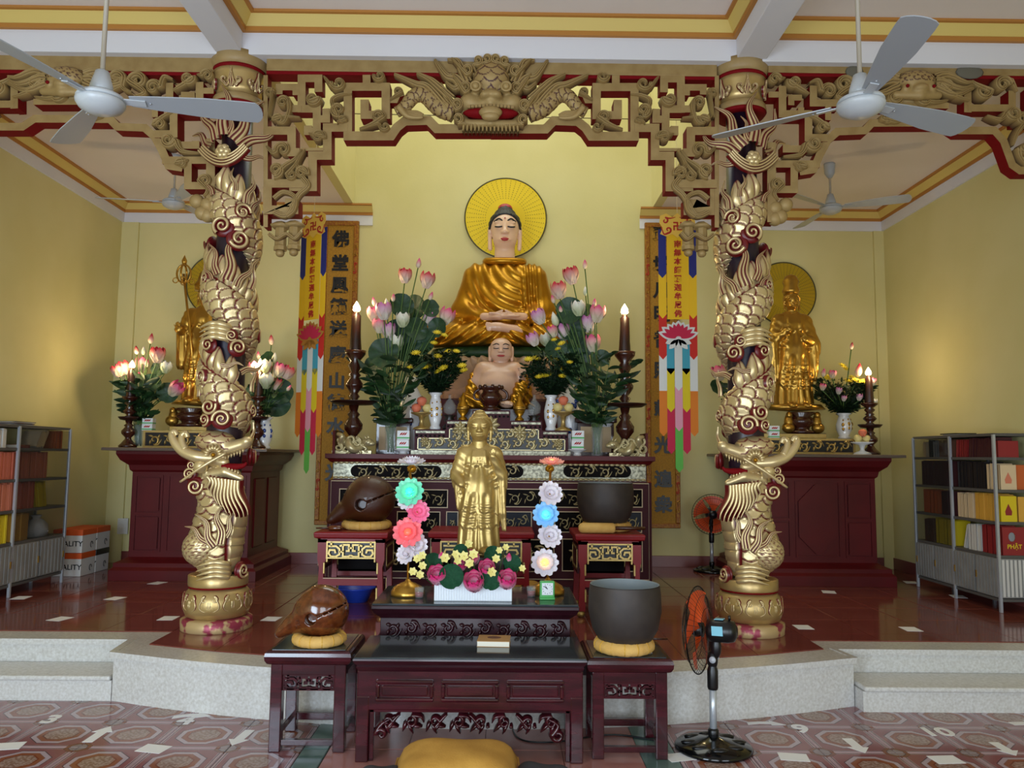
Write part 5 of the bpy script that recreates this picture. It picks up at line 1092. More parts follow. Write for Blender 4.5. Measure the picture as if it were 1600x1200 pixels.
mb=MB(); c=PY(287,432,8.4)
for a in(0,PI/2): mb.tube([(c.x+.075*cos(2*PI*k/20)*cos(a),c.y+.075*cos(2*PI*k/20)*sin(a),c.z+.03+.10*sin(2*PI*k/20)) for k in range(20)],.011,6,closed=True)
for k in range(4): a=PI/2*k+.4; mb.tube([(c.x+.08*cos(a)+.028*cos(q),c.y+.08*sin(a),c.z-.05+.028*sin(q)) for q in(2*PI*i/10 for i in range(10))],.006,5,closed=True)
mb.lathe([(.0,.0),(.025,.02),(.03,.05),(.0,.12)],8,(c.x,c.y,c.z+.12)); mb.build('staff_finial','gold',g3,w=True)
# ---------------------------------------------------------------- flowers
dm('lotus_pink','E4D9BE',.5,c2='DB4F86',attr='g',sub=.15); dm('lotus_mauve','E6DDD0',.5,c2='CC78B4',attr='g',sub=.15); dm('lotus_red','E8D2C0',.5,c2='C92440',attr='g',sub=.15); dm('lotus_white','C9D2A8',.5,c2='EDEAE2',attr='g',sub=.15); dm('lotus_magenta','F6CBDB',.5,c2='E0307C',attr='g',sub=.1)
def bloom(name,mt,n,rows,open_,L=1.,W=.34):
    """lotus: rings of cupped petals, base at the origin, petals rising along +z"""
    mb=MB(); mb.g=[]
    for r in range(rows):
        o=open_*(1-r*.32); l=L*(1-.12*r); 
        for k in range(n):
            a=2*PI*(k+.5*(r%2))/n; n0=len(mb.v)
            def fn(u,v):
                w=W*l*(sin(PI*min(1,.12+.86*v)))**.7*(1-.35*v); x=(u-.5)*2*w; bulge=.30*l*sin(PI*min(1,v*.85+.02)); rad=.06+bulge*(1-.4*r/rows)+o*l*v*v*.8-.28*w*(2*u-1)**2; z=l*v*(1-.35*o*v)
                return (rad*cos(a)-x*sin(a),rad*sin(a)+x*cos(a),z)
            mb.grid(fn,4,7); mb.g+=[min(1,max(0,(j/7-.25)*1.6)) for i in range(5) for j in range(8)]
    n0=len(mb.v); mb.ell((0,0,.06),(.12,.12,.08),seg=8,rings=5); mb.g+=[0.]*(len(mb.v)-n0); return mb.mesh(name,[mt])
def budm(name,mt):
    mb=MB(); mb.lathe([(.02,0),(.17,.1),(.25,.32),(.22,.55),(.12,.8),(.01,1)],12,fl=lambda a,z:.07*cos(5*a+z*2)); mb.g=[min(1,max(0,(p[2]-.22)*1.8)) for p in mb.v]; return mb.mesh(name,[mt])
BL={}
for c in('pink','mauve','red','white'):
    BL[c]=bloom('blossom','lotus_'+c,6,2,.22); BL[c+'_bud']=budm('bud','lotus_'+c)
def disc_leaf(name,mt='lotusleaf'):
    mb=MB(); mb.grid(lambda u,v:(v*cos(2*PI*u)*(1-.1*(abs(u-.5)>.47)),v*sin(2*PI*u),.18*v*v+.06*v*sin(14*PI*u*1.)*v),28,4); return mb.mesh(name,[mt])
DL=disc_leaf('lotus_leaf')
def lance(name,mt):
    mb=MB(); mb.grid(lambda u,v:((u-.5)*.26*sin(PI*(v*.93+.05))**.8,.10*abs(u-.5)-.32*v*v,v-.12*v*v),2,6); return mb.mesh(name,[mt])
LV=[lance('leaf','leaf'),lance('leaf','leafdark')]
def orient(p,d,s,ro=0):
    d=Vector(d).normalized(); q=Vector((0,0,1)).rotation_difference(d).to_matrix().to_4x4(); return tr(*p)@q@rot('Z',ro)@sc(s,s,s)
def bouquet(label,mouth,base,Y,vase,flowers,leaves,fol=(6,12,1.),seed=1,name='flower_vase'):
    R_=random.Random(seed); b=PY(*base,Y); t=thing(name,label,'flowers',(b.x,Y,b.z if vase[1] is None else vase[1]),0)
    m0=PY(*mouth,Y); k=Y/F; vase[0](t,m0.z-t.location.z,vase[2]*k)
    I=Vector(t.location); O=m0-I
    def stem(p,rad=.006):
        P=smooth([O+Vector((0,0,-.15)),O,O.lerp(p,.5)+Vector((0,-.02,.08*(p-O).length)),p],5); MB().tube(P,rad,5).build('stem','stem',t); return (P[-1]-P[-2]).normalized()
    for fx_,fy_,kind,r in flowers:
        dy=R_.uniform(-.12,.06); p=PY(fx_,fy_+r*.5,Y+dy)-I; d=stem(p); dd=(d+Vector((R_.uniform(-.2,.2),-.15,.5))).normalized()
        s=r*k*(1.2 if 'bud' in kind else 1.5); ob('bud' if 'bud' in kind else 'blossom',BL[kind],t,orient(p,dd,s,R_.uniform(0,6)))
    for lx,ly,r in leaves:
        dy=R_.uniform(-.1,.12); p=PY(lx,ly,Y+dy)-I; stem(p); ob('lotus_leaf',DL,t,orient(p,(R_.uniform(-.5,.5),-1.0,R_.uniform(-.1,.5)),r*k,R_.uniform(0,6)))
    ns,nl,h=fol
    for i in range(ns):
        a=(i+.5)/ns*2-1; top=O+Vector((a*.42*h+R_.uniform(-.05,.05),R_.uniform(-.22,.1),h*R_.uniform(.55,.95))); P=smooth([O+Vector((a*.02,0,-.2)),O+Vector((a*.05,0,.0)),O.lerp(top,.55)+Vector((0,0,.02)),top],6)
        MB().tube(P,[.006-.004*j/len(P) for j in range(len(P))],5).build('stem','stem',t)
        for j in range(nl):
            q=P[min(len(P)-1,7+int((len(P)-8)*j/max(1,nl-1)))]; an=R_.uniform(0,2*PI); d=Vector((cos(an),sin(an)*.8-.2,R_.uniform(.0,.7))); ob('leaf',LV[R_.randrange(2)],t,orient(q,d,R_.uniform(.13,.24),R_.uniform(-.4,.4)))
    return t
def glass_vase(t,h,r):
    mb=MB().lathe([(0,0),(r*.9,0),(r,.02),(r*.92,h*.3),(r*.95,h*.7),(r*1.08,h),(r*.98,h),(r*.86,h*.7),(r*.84,h*.3),(r*.8,.03),(0,.03)],20,fl=lambda a,z:.04*cos(10*a)); mb.build('vase','clearglass',t)
    [MB().tube([(r*.5*cos(q),r*.5*sin(q),.02),(r*.3*cos(q+1),r*.3*sin(q+1),h*1.02)],.007,5).build('stem','stem',t) for q in(0,1.3,2.5,3.8,5)]
def porc_vase(t,h,r,deco='gold'):
    MB().lathe([(0,0),(r*.75,0),(r*.8,.02),(r*.62,h*.12),(r*.95,h*.35),(r*1.0,h*.55),(r*.78,h*.78),(r*.62,h*.9),(r*1.0,h),(r*.85,h),(r*.5,h*.88),(0,h*.85)],24).build('vase','porcelain',t)
    for zz,q,s in((.52,1.0,.8),(.36,.97,.7),(.70,.87,.4)):
        for a in(-.5,.3,1.2): MB().ell((sin(a)*r*q*.93,-cos(a)*r*q*.93,h*zz+.02*sin(a*7)),(r*.26*s,r*.16,r*.34*s),seg=9,rings=6).build('painted_spray',deco,t)
zA=ALT_T+.03
bouquet('tall lotus and lily bouquet in a glass vase left of the seated statue',(610,668),(610,708),7.72,(glass_vase,zA,9),
 [(653,412,'pink_bud',14),(632,434,'red',17),(665,441,'red',19),(586,472,'pink_bud',13),(614,466,'pink_bud',11),(671,463,'pink_bud',12),(586,494,'pink',18),(600,490,'mauve',20),(629,503,'white',17),(594,512,'pink',17),(607,520,'mauve',18),(693,497,'pink',20),(666,500,'mauve',16),(619,540,'white',19),(605,474,'white_bud',12)],
 [(627,478,20),(648,482,22),(672,482,15),(622,520,22),(650,515,20),(684,512,16),(600,552,24),(640,545,24),(662,535,20),(588,572,20)],(8,13,.78),11)
bouquet('tall lotus and lily bouquet in a glass vase right of the seated statue',(933,668),(933,710),7.72,(glass_vase,zA,9),
 [(914,414,'pink_bud',13),(896,434,'red',20),(875,457,'red',20),(915,456,'white_bud',13),(866,468,'pink_bud',12),(888,472,'white_bud',11),(905,485,'white',18),(877,484,'pink_bud',12),(928,474,'pink_bud',12),(932,494,'pink',20),(847,497,'mauve',18),(870,500,'white_bud',20),(921,509,'mauve',20),(884,522,'mauve',20),(927,540,'pink',20),(838,532,'mauve',16),(856,533,'white',15),(866,520,'pink',14)],
 [(890,486,22),(915,492,18),(893,510,24),(905,540,22),(870,548,20),(900,565,22),(940,560,14)],(9,13,.76),12)
# chrysanthemum vases
def daisy():
    mb=MB()
    for r in range(2):
        for k in range(12): a=2*PI*(k+.5*r)/12; l=1-.35*r; mb.add([(0,0,.12*r),(l*.6*cos(a-.2),l*.6*sin(a-.2),.22+.12*r),(l*cos(a),l*sin(a),.30+.2*r),(l*.6*cos(a+.2),l*.6*sin(a+.2),.22+.12*r)],[(0,1,2,3)])
    mb.ell((0,0,.2),(.3,.3,.18),seg=8,rings=5); return mb.mesh('blossom',['yellowflower'])
DZ=daisy(); BL['yellow']=DZ
def sprig():
    mb=MB(); R_=random.Random(5)
    for i in range(26):
        h=R_.uniform(.1,1); a=R_.uniform(0,6.28); l=R_.uniform(.10,.2); c=Vector((.05*sin(h*3),0,h)); d=Vector((cos(a),sin(a),.5)); n=Vector((-sin(a),cos(a),0))*.045; mb.add([c,c+d*l*.5+n,c+d*l,c+d*l*.5-n],[(0,1,2,3)])
    mb.tube([(0,0,0),(.05*sin(1.5),0,.5),(.05*sin(3),0,1)],.008,4); return mb.mesh('sprig',['leafdark'])
SPG=sprig()
def mums(label,mouth,base,zb,Y,flowers,w,seed,spread=.27,hh=.42):
    R_=random.Random(seed); m0=PY(*mouth,Y); t=thing('flower_vase',label,'flowers',(m0.x,Y,zb)); h=m0.z-zb; porc_vase(t,h,w*Y/F); O=Vector((0,0,h)); k=Y/F
    for i in range(85):
        a=R_.uniform(0,2*PI); r=spread*math.sqrt(R_.random()); d=Vector((r*cos(a),r*sin(a)*.7,hh*R_.uniform(.55,1.))); ob('sprig',SPG,t,orient(O-Vector((0,0,.03)),d,d.length,a))
    for i in range(120):
        a=R_.uniform(0,2*PI); r=spread*math.sqrt(R_.random()); p=O+Vector((r*cos(a),r*sin(a)*.7,hh*R_.uniform(.4,1))); ob('leaf',LV[1],t,orient(p,(cos(a),sin(a)-.3,.4),R_.uniform(.06,.11),0))
    for x,y,r in flowers: p=PY(x,y,Y-R_.uniform(.05,.2))-Vector(t.location); ob('blossom',DZ,t,orient(p,(R_.uniform(-.4,.4),-.6,.8),r*k,R_.uniform(0,3)))
    return t
mums('white porcelain vase of yellow chrysanthemums on the tiered altar, left of the laughing statue',(681,614),(681,668),TZ[0],7.72,[(683,521,8),(694,525,7),(650,553,9),(684,558,8),(667,574,9),(693,577,10),(684,582,7),(722,573,9),(725,580,8),(664,575,7),(700,550,7),(713,550,7),(678,537,7),(640,575,6)],11,3)
mums('white porcelain vase of yellow chrysanthemums on the tiered altar, right of the laughing statue',(861,618),(861,668),TZ[0],7.72,[(878,538,8),(866,532,6),(826,563,9),(838,561,8),(866,562,8),(858,557,6),(848,588,8),(842,590,7),(857,587,7),(878,589,7),(890,567,6),(872,546,6),(880,577,6)],11,4)
# big blue and white vases behind
def jarvase(label,px,py0,Y,r,zb):
    p=PY(px,py0,Y); t=thing('porcelain_vase',label,'vase',(p.x,Y,zb)); h=p.z-zb; k=Y/F; r*=k
    MB().lathe([(0,0),(r*.7,0),(r*.75,.02),(r*.8,h*.2),(r,h*.55),(r*.95,h*.72),(r*.5,h*.86),(r*.45,h*.92),(r*.62,h),(r*.5,h),(0,h*.93)],28).build('body','porcelain',t)
    R_=random.Random(px)
    for i in range(16): a=R_.uniform(-1.3,1.3); z=h*R_.uniform(.25,.75); q=r*(.86+.14*sin(PI*z/h)); MB().ell((sin(a)*q*.96,-cos(a)*q*.96,z),(r*R_.uniform(.1,.25),r*.1,r*R_.uniform(.08,.25)),seg=8,rings=5).build('blue_motif','bluepattern',t)
jarvase('large blue and white porcelain vase behind the left lotus bouquet',643,590,8.2,20,zA); jarvase('large blue and white porcelain vase behind the right lotus bouquet',889,592,8.2,20,zA)
# fruit stands and fruit
def fruitset(px,pydish,pybase,Y,zb,fr,where,r=8,tall=True):
    k=Y/F; p=PY(px,pydish,Y); t=thing('fruit_dish','small footed dish of fruit '+where,'dish',(p.x,Y,zb)); h=p.z-zb
    MB().lathe([(0,0),(14*k,0),(12*k,.02),(4*k,.04),(3*k,h*.5),(5*k,h*.8),(17*k,h),(17*k,h+.008),(0,h+.004)],24).build('dish','goldpale' if tall else 'porcelain',t)
    for i,(dx,up,mt,l) in enumerate(fr):
        R_=r*k; f=thing('fruit',l+' '+where,'fruit',(p.x+dx*k,Y-(.02 if up else .0),p.z+.006+(R_*1.35 if up else 0)))
        MB().lathe([(0,.06*R_),(R_*.5,0),(R_,R_*.9),(R_*.85,R_*1.5),(R_*.3,R_*1.8),(0,R_*1.65)],16).build('flesh',mt,f); MB().tube([(0,0,R_*1.65),(.004,0,R_*1.95)],.003,5).build('stalk','stem',f)
fruitset(659,646,668,7.70,TZ[0],[(-8.5,0,'peach','coral peach, the left one'),(8.5,0,'apple','pale yellow apple'),(0,1,'peach','coral peach on top')],'left of the left chrysanthemum vase')
fruitset(880,645,668,7.66,TZ[0],[(-8.5,0,'apple','pale yellow apple, the left one,'),(8.5,0,'apple','pale yellow apple, the right one,'),(0,1,'peach','red peach on top')],'right of the right chrysanthemum vase')
# offering dishes with two stacked boxes
def offering(px,pyd,Y,zb,where,n=2,w=19,hp=14.5,ped=True):
    k=Y/F; p=PY(px,pyd,Y); z=zb
    if ped:
        t=thing('offering_dish','white footed offering dish '+where,'dish',(p.x,Y,zb)); h=p.z-zb
        MB().lathe([(0,0),(7*k,0),(6*k,.02),(5*k,h*.5),(14*k,h*.85),(15*k,h),(13*k,h),(0,h*.92)],24).build('bowl','porcelain',t); z=p.z
    for i in range(n):
        b=thing('tea_box',('upper' if i else 'lower')+' white box with green band '+('stacked ' if n>1 else '')+where,'box',(p.x+.002*i,Y,z+i*hp*k+.0005),.03*i)
        W=w*k/2; H=hp*k-.001; MB().bx(-W,W,-W*.8,W*.8,0,H).build('carton','plastwhite',b,bev=.003)
        MB().bx(-W-.001,W+.001,-W*.8-.001,W*.8+.001,H*.12,H*.30).build('green_band','clockgreen',b)
        mb=MB(); mb.g=[]
        for j in(-1,0,1): ribbon(mb,[(j*.02-.012,H*.5),(j*.02,H*.62),(j*.02+.014,H*.8)],[.002,.008,.002],.003,1,6,-W*.8-.0005,.0)
        mb.build('red_mark','inkred',b)
offering(630,702,7.6,zA,'beside the left glass vase'); offering(902,702,7.6,zA,'beside the right glass vase')
zsl=TL
offering(232,673,8.36,TL,'on the left side altar tier',2,16,9.5,False); offering(1208,681,8.34,TR+.001,'on the right side altar tier',2,16,9.5,False)
# tablets behind bouquets, small jar
def tablet(label,x0,x1,y0,y1,Y):
    q=PXB(Y).r(x0,y0,x1,y1); t=thing('memorial_tablet',label,'tablet',((q[0]+q[1])/2,Y,zA)); MB().bx(q[0]+.03,q[1]-.03,Y,Y+.1,zA,q[3]-.05).build('body','jar',t,bev=.005,w=True); MB().bx(q[0],q[1],Y-.02,Y+.12,q[3]-.05,q[3]).build('cap','jar',t,bev=.01,w=True)
    for s in(0,1): m_=(q[0]+q[1])/2; a,b=((q[0]+.06,m_-.03),(m_+.03,q[1]-.06))[s]; mb=MB().bx(a,b,Y-.008,Y+.02,zA+.04,q[3]-.09); mb.build('pale_panel','bk_cream',t,w=True)
tablet('brown wooden tablet with pale panels behind the right glass vase',898,964,653,706,8.0); tablet('brown wooden tablet with pale panels behind the left glass vase',583,645,653,706,8.0)
# incense burner and lamps on the tier
def on_tier(name,label,cat,px,pytop,Y,zb): p=PY(px,pytop,Y); t=thing(name,label,cat,(p.x,Y,zb)); return t,p.z-zb,Y/F
t,h,k=on_tier('incense_burner','dark brown carved incense burner before the laughing statue','incense burner',767,604,7.74,TZ[2])
MB().lathe([(0,0),(15*k,0),(16*k,.02),(9*k,h*.15),(11*k,h*.22),(19*k,h*.5),(18*k,h*.62),(13*k,h*.76),(13*k,h*.84),(19*k,h*.95),(18*k,h),(14*k,h),(12*k,h*.8),(0,h*.78)],28).build('pot','jar',t)
for i in range(9): a=2*PI*i/9; MB().ell((17.5*k*cos(a),17.5*k*sin(a),h*.97),(3*k,3*k,4*k),seg=8,rings=6).build('rim_petal','jar',t)
for s in(-1,1): MB().tube(smooth([(s*17*k,0,h*.45),(s*25*k,0,h*.5),(s*25*k,0,h*.75),(s*17*k,0,h*.9)],4),2.2*k,6).build('handle','jar',t)
for px,l in((703,'left'),(835,'right')):
    t,h,k=on_tier('crystal_lamp','small clear crystal lamp on a dark turned stand, '+l+' end of the tier','lamp',px,617,7.7,TZ[1] if l=='x' else TZ[0])
    MB().lathe([(0,0),(11*k,0),(11*k,.03),(5*k,h*.2),(9*k,h*.28),(6*k,h*.34),(10*k,h*.42),(0,h*.43)],20).build('stand','black',t); MB().lathe([(2*k,h*.43),(9*k,h*.5),(10*k,h*.68),(6*k,h*.8),(2.5*k,h*.88),(2*k,h),(0,h)],16,fl=lambda a,z:.05*cos(8*a)).build('cup','clearglass',t)
for px,l in((724,'left'),(812,'right')):
    t,h,k=on_tier('gilt_lamp','small gilt oil lamp on a glass foot, '+l+' of the incense burner','lamp',px,612,7.70,TZ[1])
    MB().lathe([(0,0),(7*k,0),(7*k,.02),(3*k,h*.15),(8*k,h*.3),(9*k,h*.5),(4*k,h*.68),(5*k,h*.78),(2*k,h*.9),(0,h)],18).build('body','brightgold',t); MB().lathe([(9.2*k,h*.36),(10*k,h*.42),(9.2*k,h*.48)],18).build('band','gold',t)
# carved dragons at the altar corners
def corner_dragon(label,s,px):
    Y=7.6; t=thing('corner_dragon',label,'carving',(PY(px,706,Y).x,Y,zA)); k=Y/F; f=lambda x,y:Vector((s*x*k,0,y*k))
    P=smooth([f(-22,30),f(-14,27),f(-16,18),f(-6,20),f(-2,12),f(6,6),f(16,12),f(20,20),f(25,18)],6); n=len(P)
    MB().tube([p+Vector((0,-.03*sin(i*.3),0)) for i,p in enumerate(P)],[.02+.022*sin(PI*min(1,i/n*1.1)) for i in range(n)],8).build('body','silvergold',t)
    MB().ell(f(26,18),(.05,.045,.04)).ell(f(31,16)+Vector((0,-.01,0)),(.04,.03,.025)).build('head','silvergold',t)
    for a,b in(((24,22),(18,30)),((27,22),(24,31))): MB().tube([f(*a),f(*b)],[.012,.004],6).build('horn','silvergold',t)
    for x,y in((-12,20),(2,8),(10,6),(18,12)): MB().tube(smooth([f(x,y),f(x+5,y-4),f(x+3,y-8),f(x+8,y-9 if y>9 else -y+y*.1)],4),[.018-.0008*i for i in range(13)],6).build('leg','silvergold',t)
    mb=MB(); mb.g=[]
    for x,y,d in((-20,10,1),(-8,6,-1),(8,18,1),(-2,22,-1),(-18,22,1)): curl(mb,(s*x*k,y*k),.045,PI/2*d,d,[(s*(x+7)*k,(y-4)*k),(s*(x+12)*k,(y-7)*k)],.016,.03,1.1,2,.0,.02)
    mb.build('cloud_scroll','silvergold',t); MB().bx(s*-27*k-.012,s*-27*k+.012,-.02,.3,0,36*k).build('side_post','altarred',t); MB().bx(-.19,.19,.0,.05,0,.03).build('base','silvergold',t)
corner_dragon('silvery carved dragon at the left corner of the main altar',1,549); corner_dragon('silvery carved dragon at the right corner of the main altar',-1,983)
# ---------------------------------------------------------------- electric candles
def candle(label,px,pytop,Y,zb,pytray,rt,scale=1,e=9,pyc=None):
    p=PY(px,pytop+14*scale,Y); t=thing('candlestick',label,'candlestick',(p.x,Y,zb)); H=p.z-zb; k=Y/F*scale; zt=PY(px,pytray,Y).z-zb
    zc2=PY(px,pyc,Y).z-zb; q=zt
    MB().lathe([(0,0),(18*k,0),(19*k,.02),(14*k,q*.15),(7*k,q*.3),(6*k,q*.36),(14*k,q*.5),(14.5*k,q*.6),(7*k,q*.74),(10*k,q*.8),(6*k,q*.86),(8*k,q)],22).build('foot','jar',t)
    MB().lathe([(5*k,q-.01),(rt*.8*k,q+.0),(rt*k,q+.025),(rt*k,q+.032),(5*k,q+.02)],28).build('drip_tray','candle',t)
    g=zc2-q; MB().lathe([(8*k,q+.02),(5*k,q+g*.08),(9*k,q+g*.15),(5.5*k,q+g*.2),(13*k,q+g*.33),(13.5*k,q+g*.38),(7*k,q+g*.5),(10*k,q+g*.54),(6*k,q+g*.6),(11*k,q+g*.72),(7*k,q+g*.8),(16*k,q+g*.93),(17*k,q+g),(8*k,q+g*.98)],22).build('stem_turning','jar',t)
    MB().lathe([(8.5*k,zc2-.02),(9*k,zc2+.02),(7.6*k,zc2+(H-zc2)*.5),(7*k,H-.02),(4*k,H),(4*k,H+.02)],18,fl=lambda a,z:.07*sin(5*a+z*60)).build('candle','candle',t)
    MB().lathe([(3*k,H+.01),(6*k,H+6*k),(5.4*k,H+11*k),(2*k,H+17*k),(0,H+20*k)],14).build('flame_bulb','bulb',t)
    l=bpy.data.lights.new('candle_glow','POINT'); l.energy=e; l.color=(1,.74,.38); l.shadow_soft_size=.035; o=bpy.data.objects.new('candle_glow',l); COL.objects.link(o); o.parent=t; o.location=(0,-.10,H+12*k)
    return t
EC=8
candle('tall dark turned candlestick with lit bulb at the left end of the main altar',557,476,7.75,zA,632,37,1,EC,548); candle('tall dark turned candlestick with lit bulb at the right end of the main altar',976,480,7.75,zA,636,34,1,EC,550)
candle('candlestick with lit bulb among the flowers at the left end of the left side altar',206,567,8.3,SAZ,656,22,.72,EC,620); candle('candlestick with lit bulb right of the left dragon column on the left side altar',406,568,8.45,SAZ,656,22,.72,EC,620)
candle('candlestick with lit bulb at the right end of the right side altar',1357,578,8.3,SAZ,668,24,.75,EC,630)
# side altar flowers
bouquet('lotus bouquet in a glass vase at the left end of the left side altar',(216,664),(216,699),8.42,(glass_vase,SAZ,8),[(235,530,'red_bud',14),(214,548,'red_bud',12),(224,549,'white_bud',12),(245,558,'red',18),(196,578,'red',16),(187,582,'red',14),(220,572,'pink',16),(230,568,'pink_bud',12),(257,576,'white',14),(214,592,'pink',12),(266,608,'pink',18)],[(250,575,14),(262,614,16),(235,600,16)],(9,15,.52),21)
def blue_vase(t,h,r): porc_vase(t,h,r,'bluepattern')
bouquet('red and pink lotus bouquet in a porcelain vase right of the left dragon column',(412,652),(412,703),8.55,(blue_vase,SAZ,13),[(424,532,'red_bud',14),(405,556,'pink_bud',12),(428,560,'white_bud',14),(412,575,'white',16),(433,580,'pink',16),(445,584,'red',16),(415,584,'red',16),(414,598,'white',18),(428,602,'red',14),(448,606,'pink_bud',10),(398,578,'pink',16)],[(436,612,22),(433,630,22),(418,562,14),(400,615,18)],(4,8,.4),22)
bouquet('lotus spray in a porcelain vase just left of the right dragon column',(1150,655),(1150,703),8.5,(blue_vase,SAZ,13),[(1126,586,'pink',18),(1170,575,'red',16),(1155,570,'white',14),(1180,590,'pink',14)],[(1121,606,14),(1165,605,20),(1150,600,18)],(4,8,.4),24)
mums('porcelain vase of mixed yellow and pink flowers on the right side altar tier',(1318,646),(1318,686),TR,8.5,[(1316,573,9),(1322,578,7),(1292,592,8),(1296,590,8),(1326,596,8),(1338,596,9),(1350,597,7),(1330,590,6)],12,8,.30,.36)
mv=[o for o in COL.objects if o.get('label','').startswith('porcelain vase of mixed')][0]
for x,y,c,r in((1340,578,'red_bud',22),(1330,540,'red_bud',12),(1286,582,'pink_bud',14),(1300,584,'pink',14),(1285,604,'pink',12),(1362,596,'pink',14),(1364,628,'white',14),(1310,610,'mauve',12),(1318,622,'mauve',10),(1342,620,'mauve',12)):
    p=PY(x,y+r*.5,8.35)-Vector(mv.location); ob('bud' if 'bud' in c else 'blossom',BL[c],mv,orient(p,(.1,-.2,1),r*8.4/F)); MB().tube([(0,0,.3),tuple(p)],.006,5).build('stem','stem',mv)
fruitset(1347,692,707,8.22,SAZ,[(-6.5,0,'apple','pale apple, the left one,'),(6.5,0,'apple','pale apple, the right one,'),(0,1,'peach','red peach on top')],'in the white bowl by the right altar candlestick',6.5,False)
# ---------------------------------------------------------------- lotus lamps
for nm,c,c2,em,es in(('lp_pale','EFE6EE','E2B6C8',None,0),('lp_green','86DCC0','9AF0D6','35E0A0',.14),('lp_pink','F586AC','FF9AB8','FF4A86',.1),('lp_red','F2848C','FF90A0','FF3A44',.12),('lp_blue','96C8E8','A8DAF8','4AA8FF',.14),('lp_white','EDE4EA','F2E2E6',None,0),('lp_coral','F0A898','F6C4B4','F09080',.12)):
    dm(nm,c,.3,emit=em,es=es,sub=.2)
for nm,c,es in(('lc_green','30FFB0',3),('lc_red','FF4030',3.5),('lc_blue','40C8FF',3),('lc_mix','FFC060',2.2)): dm(nm,c,.3,emit=c,es=es)
def lampflower(par,p,d,r,mt,core=None):
    key='lf'+mt
    if key not in BL:
        mb=MB()
        for rw in range(3):
            n=11-2*rw
            for q in range(n):
                a=2*PI*(q+.5*rw)/n; l=1-.26*rw; el=.25+.42*rw
                def fn(u,v):
                    w=.30*l*sin(PI*(.1+.82*v))**.75; x=(u-.5)*2*w; rr=l*(.12+.88*v)*cos(el*v); return (rr*cos(a)-x*sin(a),rr*sin(a)+x*cos(a),l*v*sin(el)*.9+.10*(2*u-1)**2*v)
                mb.grid(fn,3,5)
        BL[key]=mb.mesh('lamp_petals',[mt])
    o=ob('lamp_blossom',BL[key],par,orient(p,d,r))
    if core: c=MB().ell((0,0,.22),(.26,.26,.2),seg=10,rings=7).build('glowing_core',core,o)
    return o
def lotus_lamp(label,px,pybase,pytop,Y,fl):
    b=PZ(px,pybase,zd); b=PY(px,pybase,Y); t=thing('lotus_lamp',label,'lamp',(PY(px,pybase,Y).x,Y,zd)); k=Y/F; I=Vector(t.location)
    MB().lathe([(0,0),(25*k,0),(25.5*k,.012),(25*k,.03),(24*k,.034),(22*k,.05),(12*k,.075),(5*k,.085),(3*k,.10),(0,.10)],32).build('base','gold',t)
    tp=PY(px+4,pytop,Y)-I; MB().tube([(0,0,.08),(0,0,tp.z*.5),tuple(tp)],.008,8).build('pole','gold',t)
    for x,y,r,mt,core,dx in fl:
        p=PY(x,y,Y-.05)-I; z0=p.z-.03; 
        MB().tube([(0,0,z0),(p.x*.6,-.02,z0+.01),tuple(p)],.006,6).build('branch','gold',t); MB().lathe([(.012,-.03),(.028,-.02),(.03,.0),(.012,.02)],12,(p.x*.5,.02,p.z-.02)).build('socket','brightgold',t)
        lampflower(t,p,(dx,-1,.35) if y>735 else (0,-.25,1),r*k,mt,core)
lotus_lamp('lotus lamp with green and pink glowing flowers, left of the golden standing statue',637,925,735,5.05,[(643,726,22,'lp_pale',None,0),(641,770,23,'lp_green','lc_green',-.1),(652,800,19,'lp_pink',None,.4),(638,782,17,'lp_white',None,-.3),(638,833,24,'lp_red','lc_red',-.05),(648,852,20,'lp_white',None,.3),(636,866,17,'lp_white',None,-.5)])
lotus_lamp('lotus lamp with blue and white glowing flowers, right of the golden standing statue',856,921,735,5.15,[(862,726,20,'lp_coral','lc_mix',0),(859,772,20,'lp_white',None,.2),(853,805,21,'lp_blue','lc_blue',-.1),(858,838,20,'lp_white',None,.2),(851,880,22,'lp_white','lc_mix',0)])
# ---------------------------------------------------------------- trough with pink lotus
YTR=4.86; a=PY(678,940,YTR); b=PY(800,940,YTR); tz=zd; h_=PY(740,906,YTR).z-tz
tg_=thing('flower_trough','white ribbed trough of pink artificial lotus flowers before the golden statue','flowers',((a.x+b.x)/2,YTR,tz)); w2=(b.x-a.x)/2
MB().bx(-w2,w2,-.0,.15,0,h_).build('trough','plastwhite',tg_,bev=.004)
for i in range(30): x=-w2+2*w2*(i+.5)/30; MB().bx(x-.004,x+.004,-.004,.0,.004,h_-.004).build('rib','plastwhite',tg_)
MG=[bloom('blossom','lotus_magenta',6,3,.30,1,.42),budm('bud','lotus_magenta')]; I=Vector(tg_.location)
R_=random.Random(3)
for x,y,r,kd in((686,895,24,0),(742,905,26,0),(791,902,24,0),(741,868,20,0),(763,885,22,0),(716,879,18,0),(688,866,16,1),(794,868,16,1)):
    p=PY(x,y+r*.6,YTR-.03+.003*(905-y))-I; ob('blossom' if kd==0 else 'bud',MG[kd],tg_,orient(p,(R_.uniform(-.3,.3),-.75,.8),r*YTR/F*1.3,R_.uniform(0,6)))
    MB().tube([(p.x*.8,.07,h_*.5),tuple(p)],.004,5).build('stem','stem',tg_)
dm('padleaf','0D3D24',.65,c2='15482C',vs=6,spec=.2)
DP=disc_leaf('lotus_leaf','padleaf')
for x,y,r in((705,901,19),(767,906,16),(677,878,14),(800,880,14),(720,862,12),(770,867,14)):
    p=PY(x,y,YTR-.06 if y>895 else YTR+.05)-I; ob('lotus_leaf',DP,tg_,orient(p,(R_.uniform(-.2,.2),-1,.25),r*YTR/F,R_.uniform(0,6)))
dm('yel_petal','EBDD86',.5)
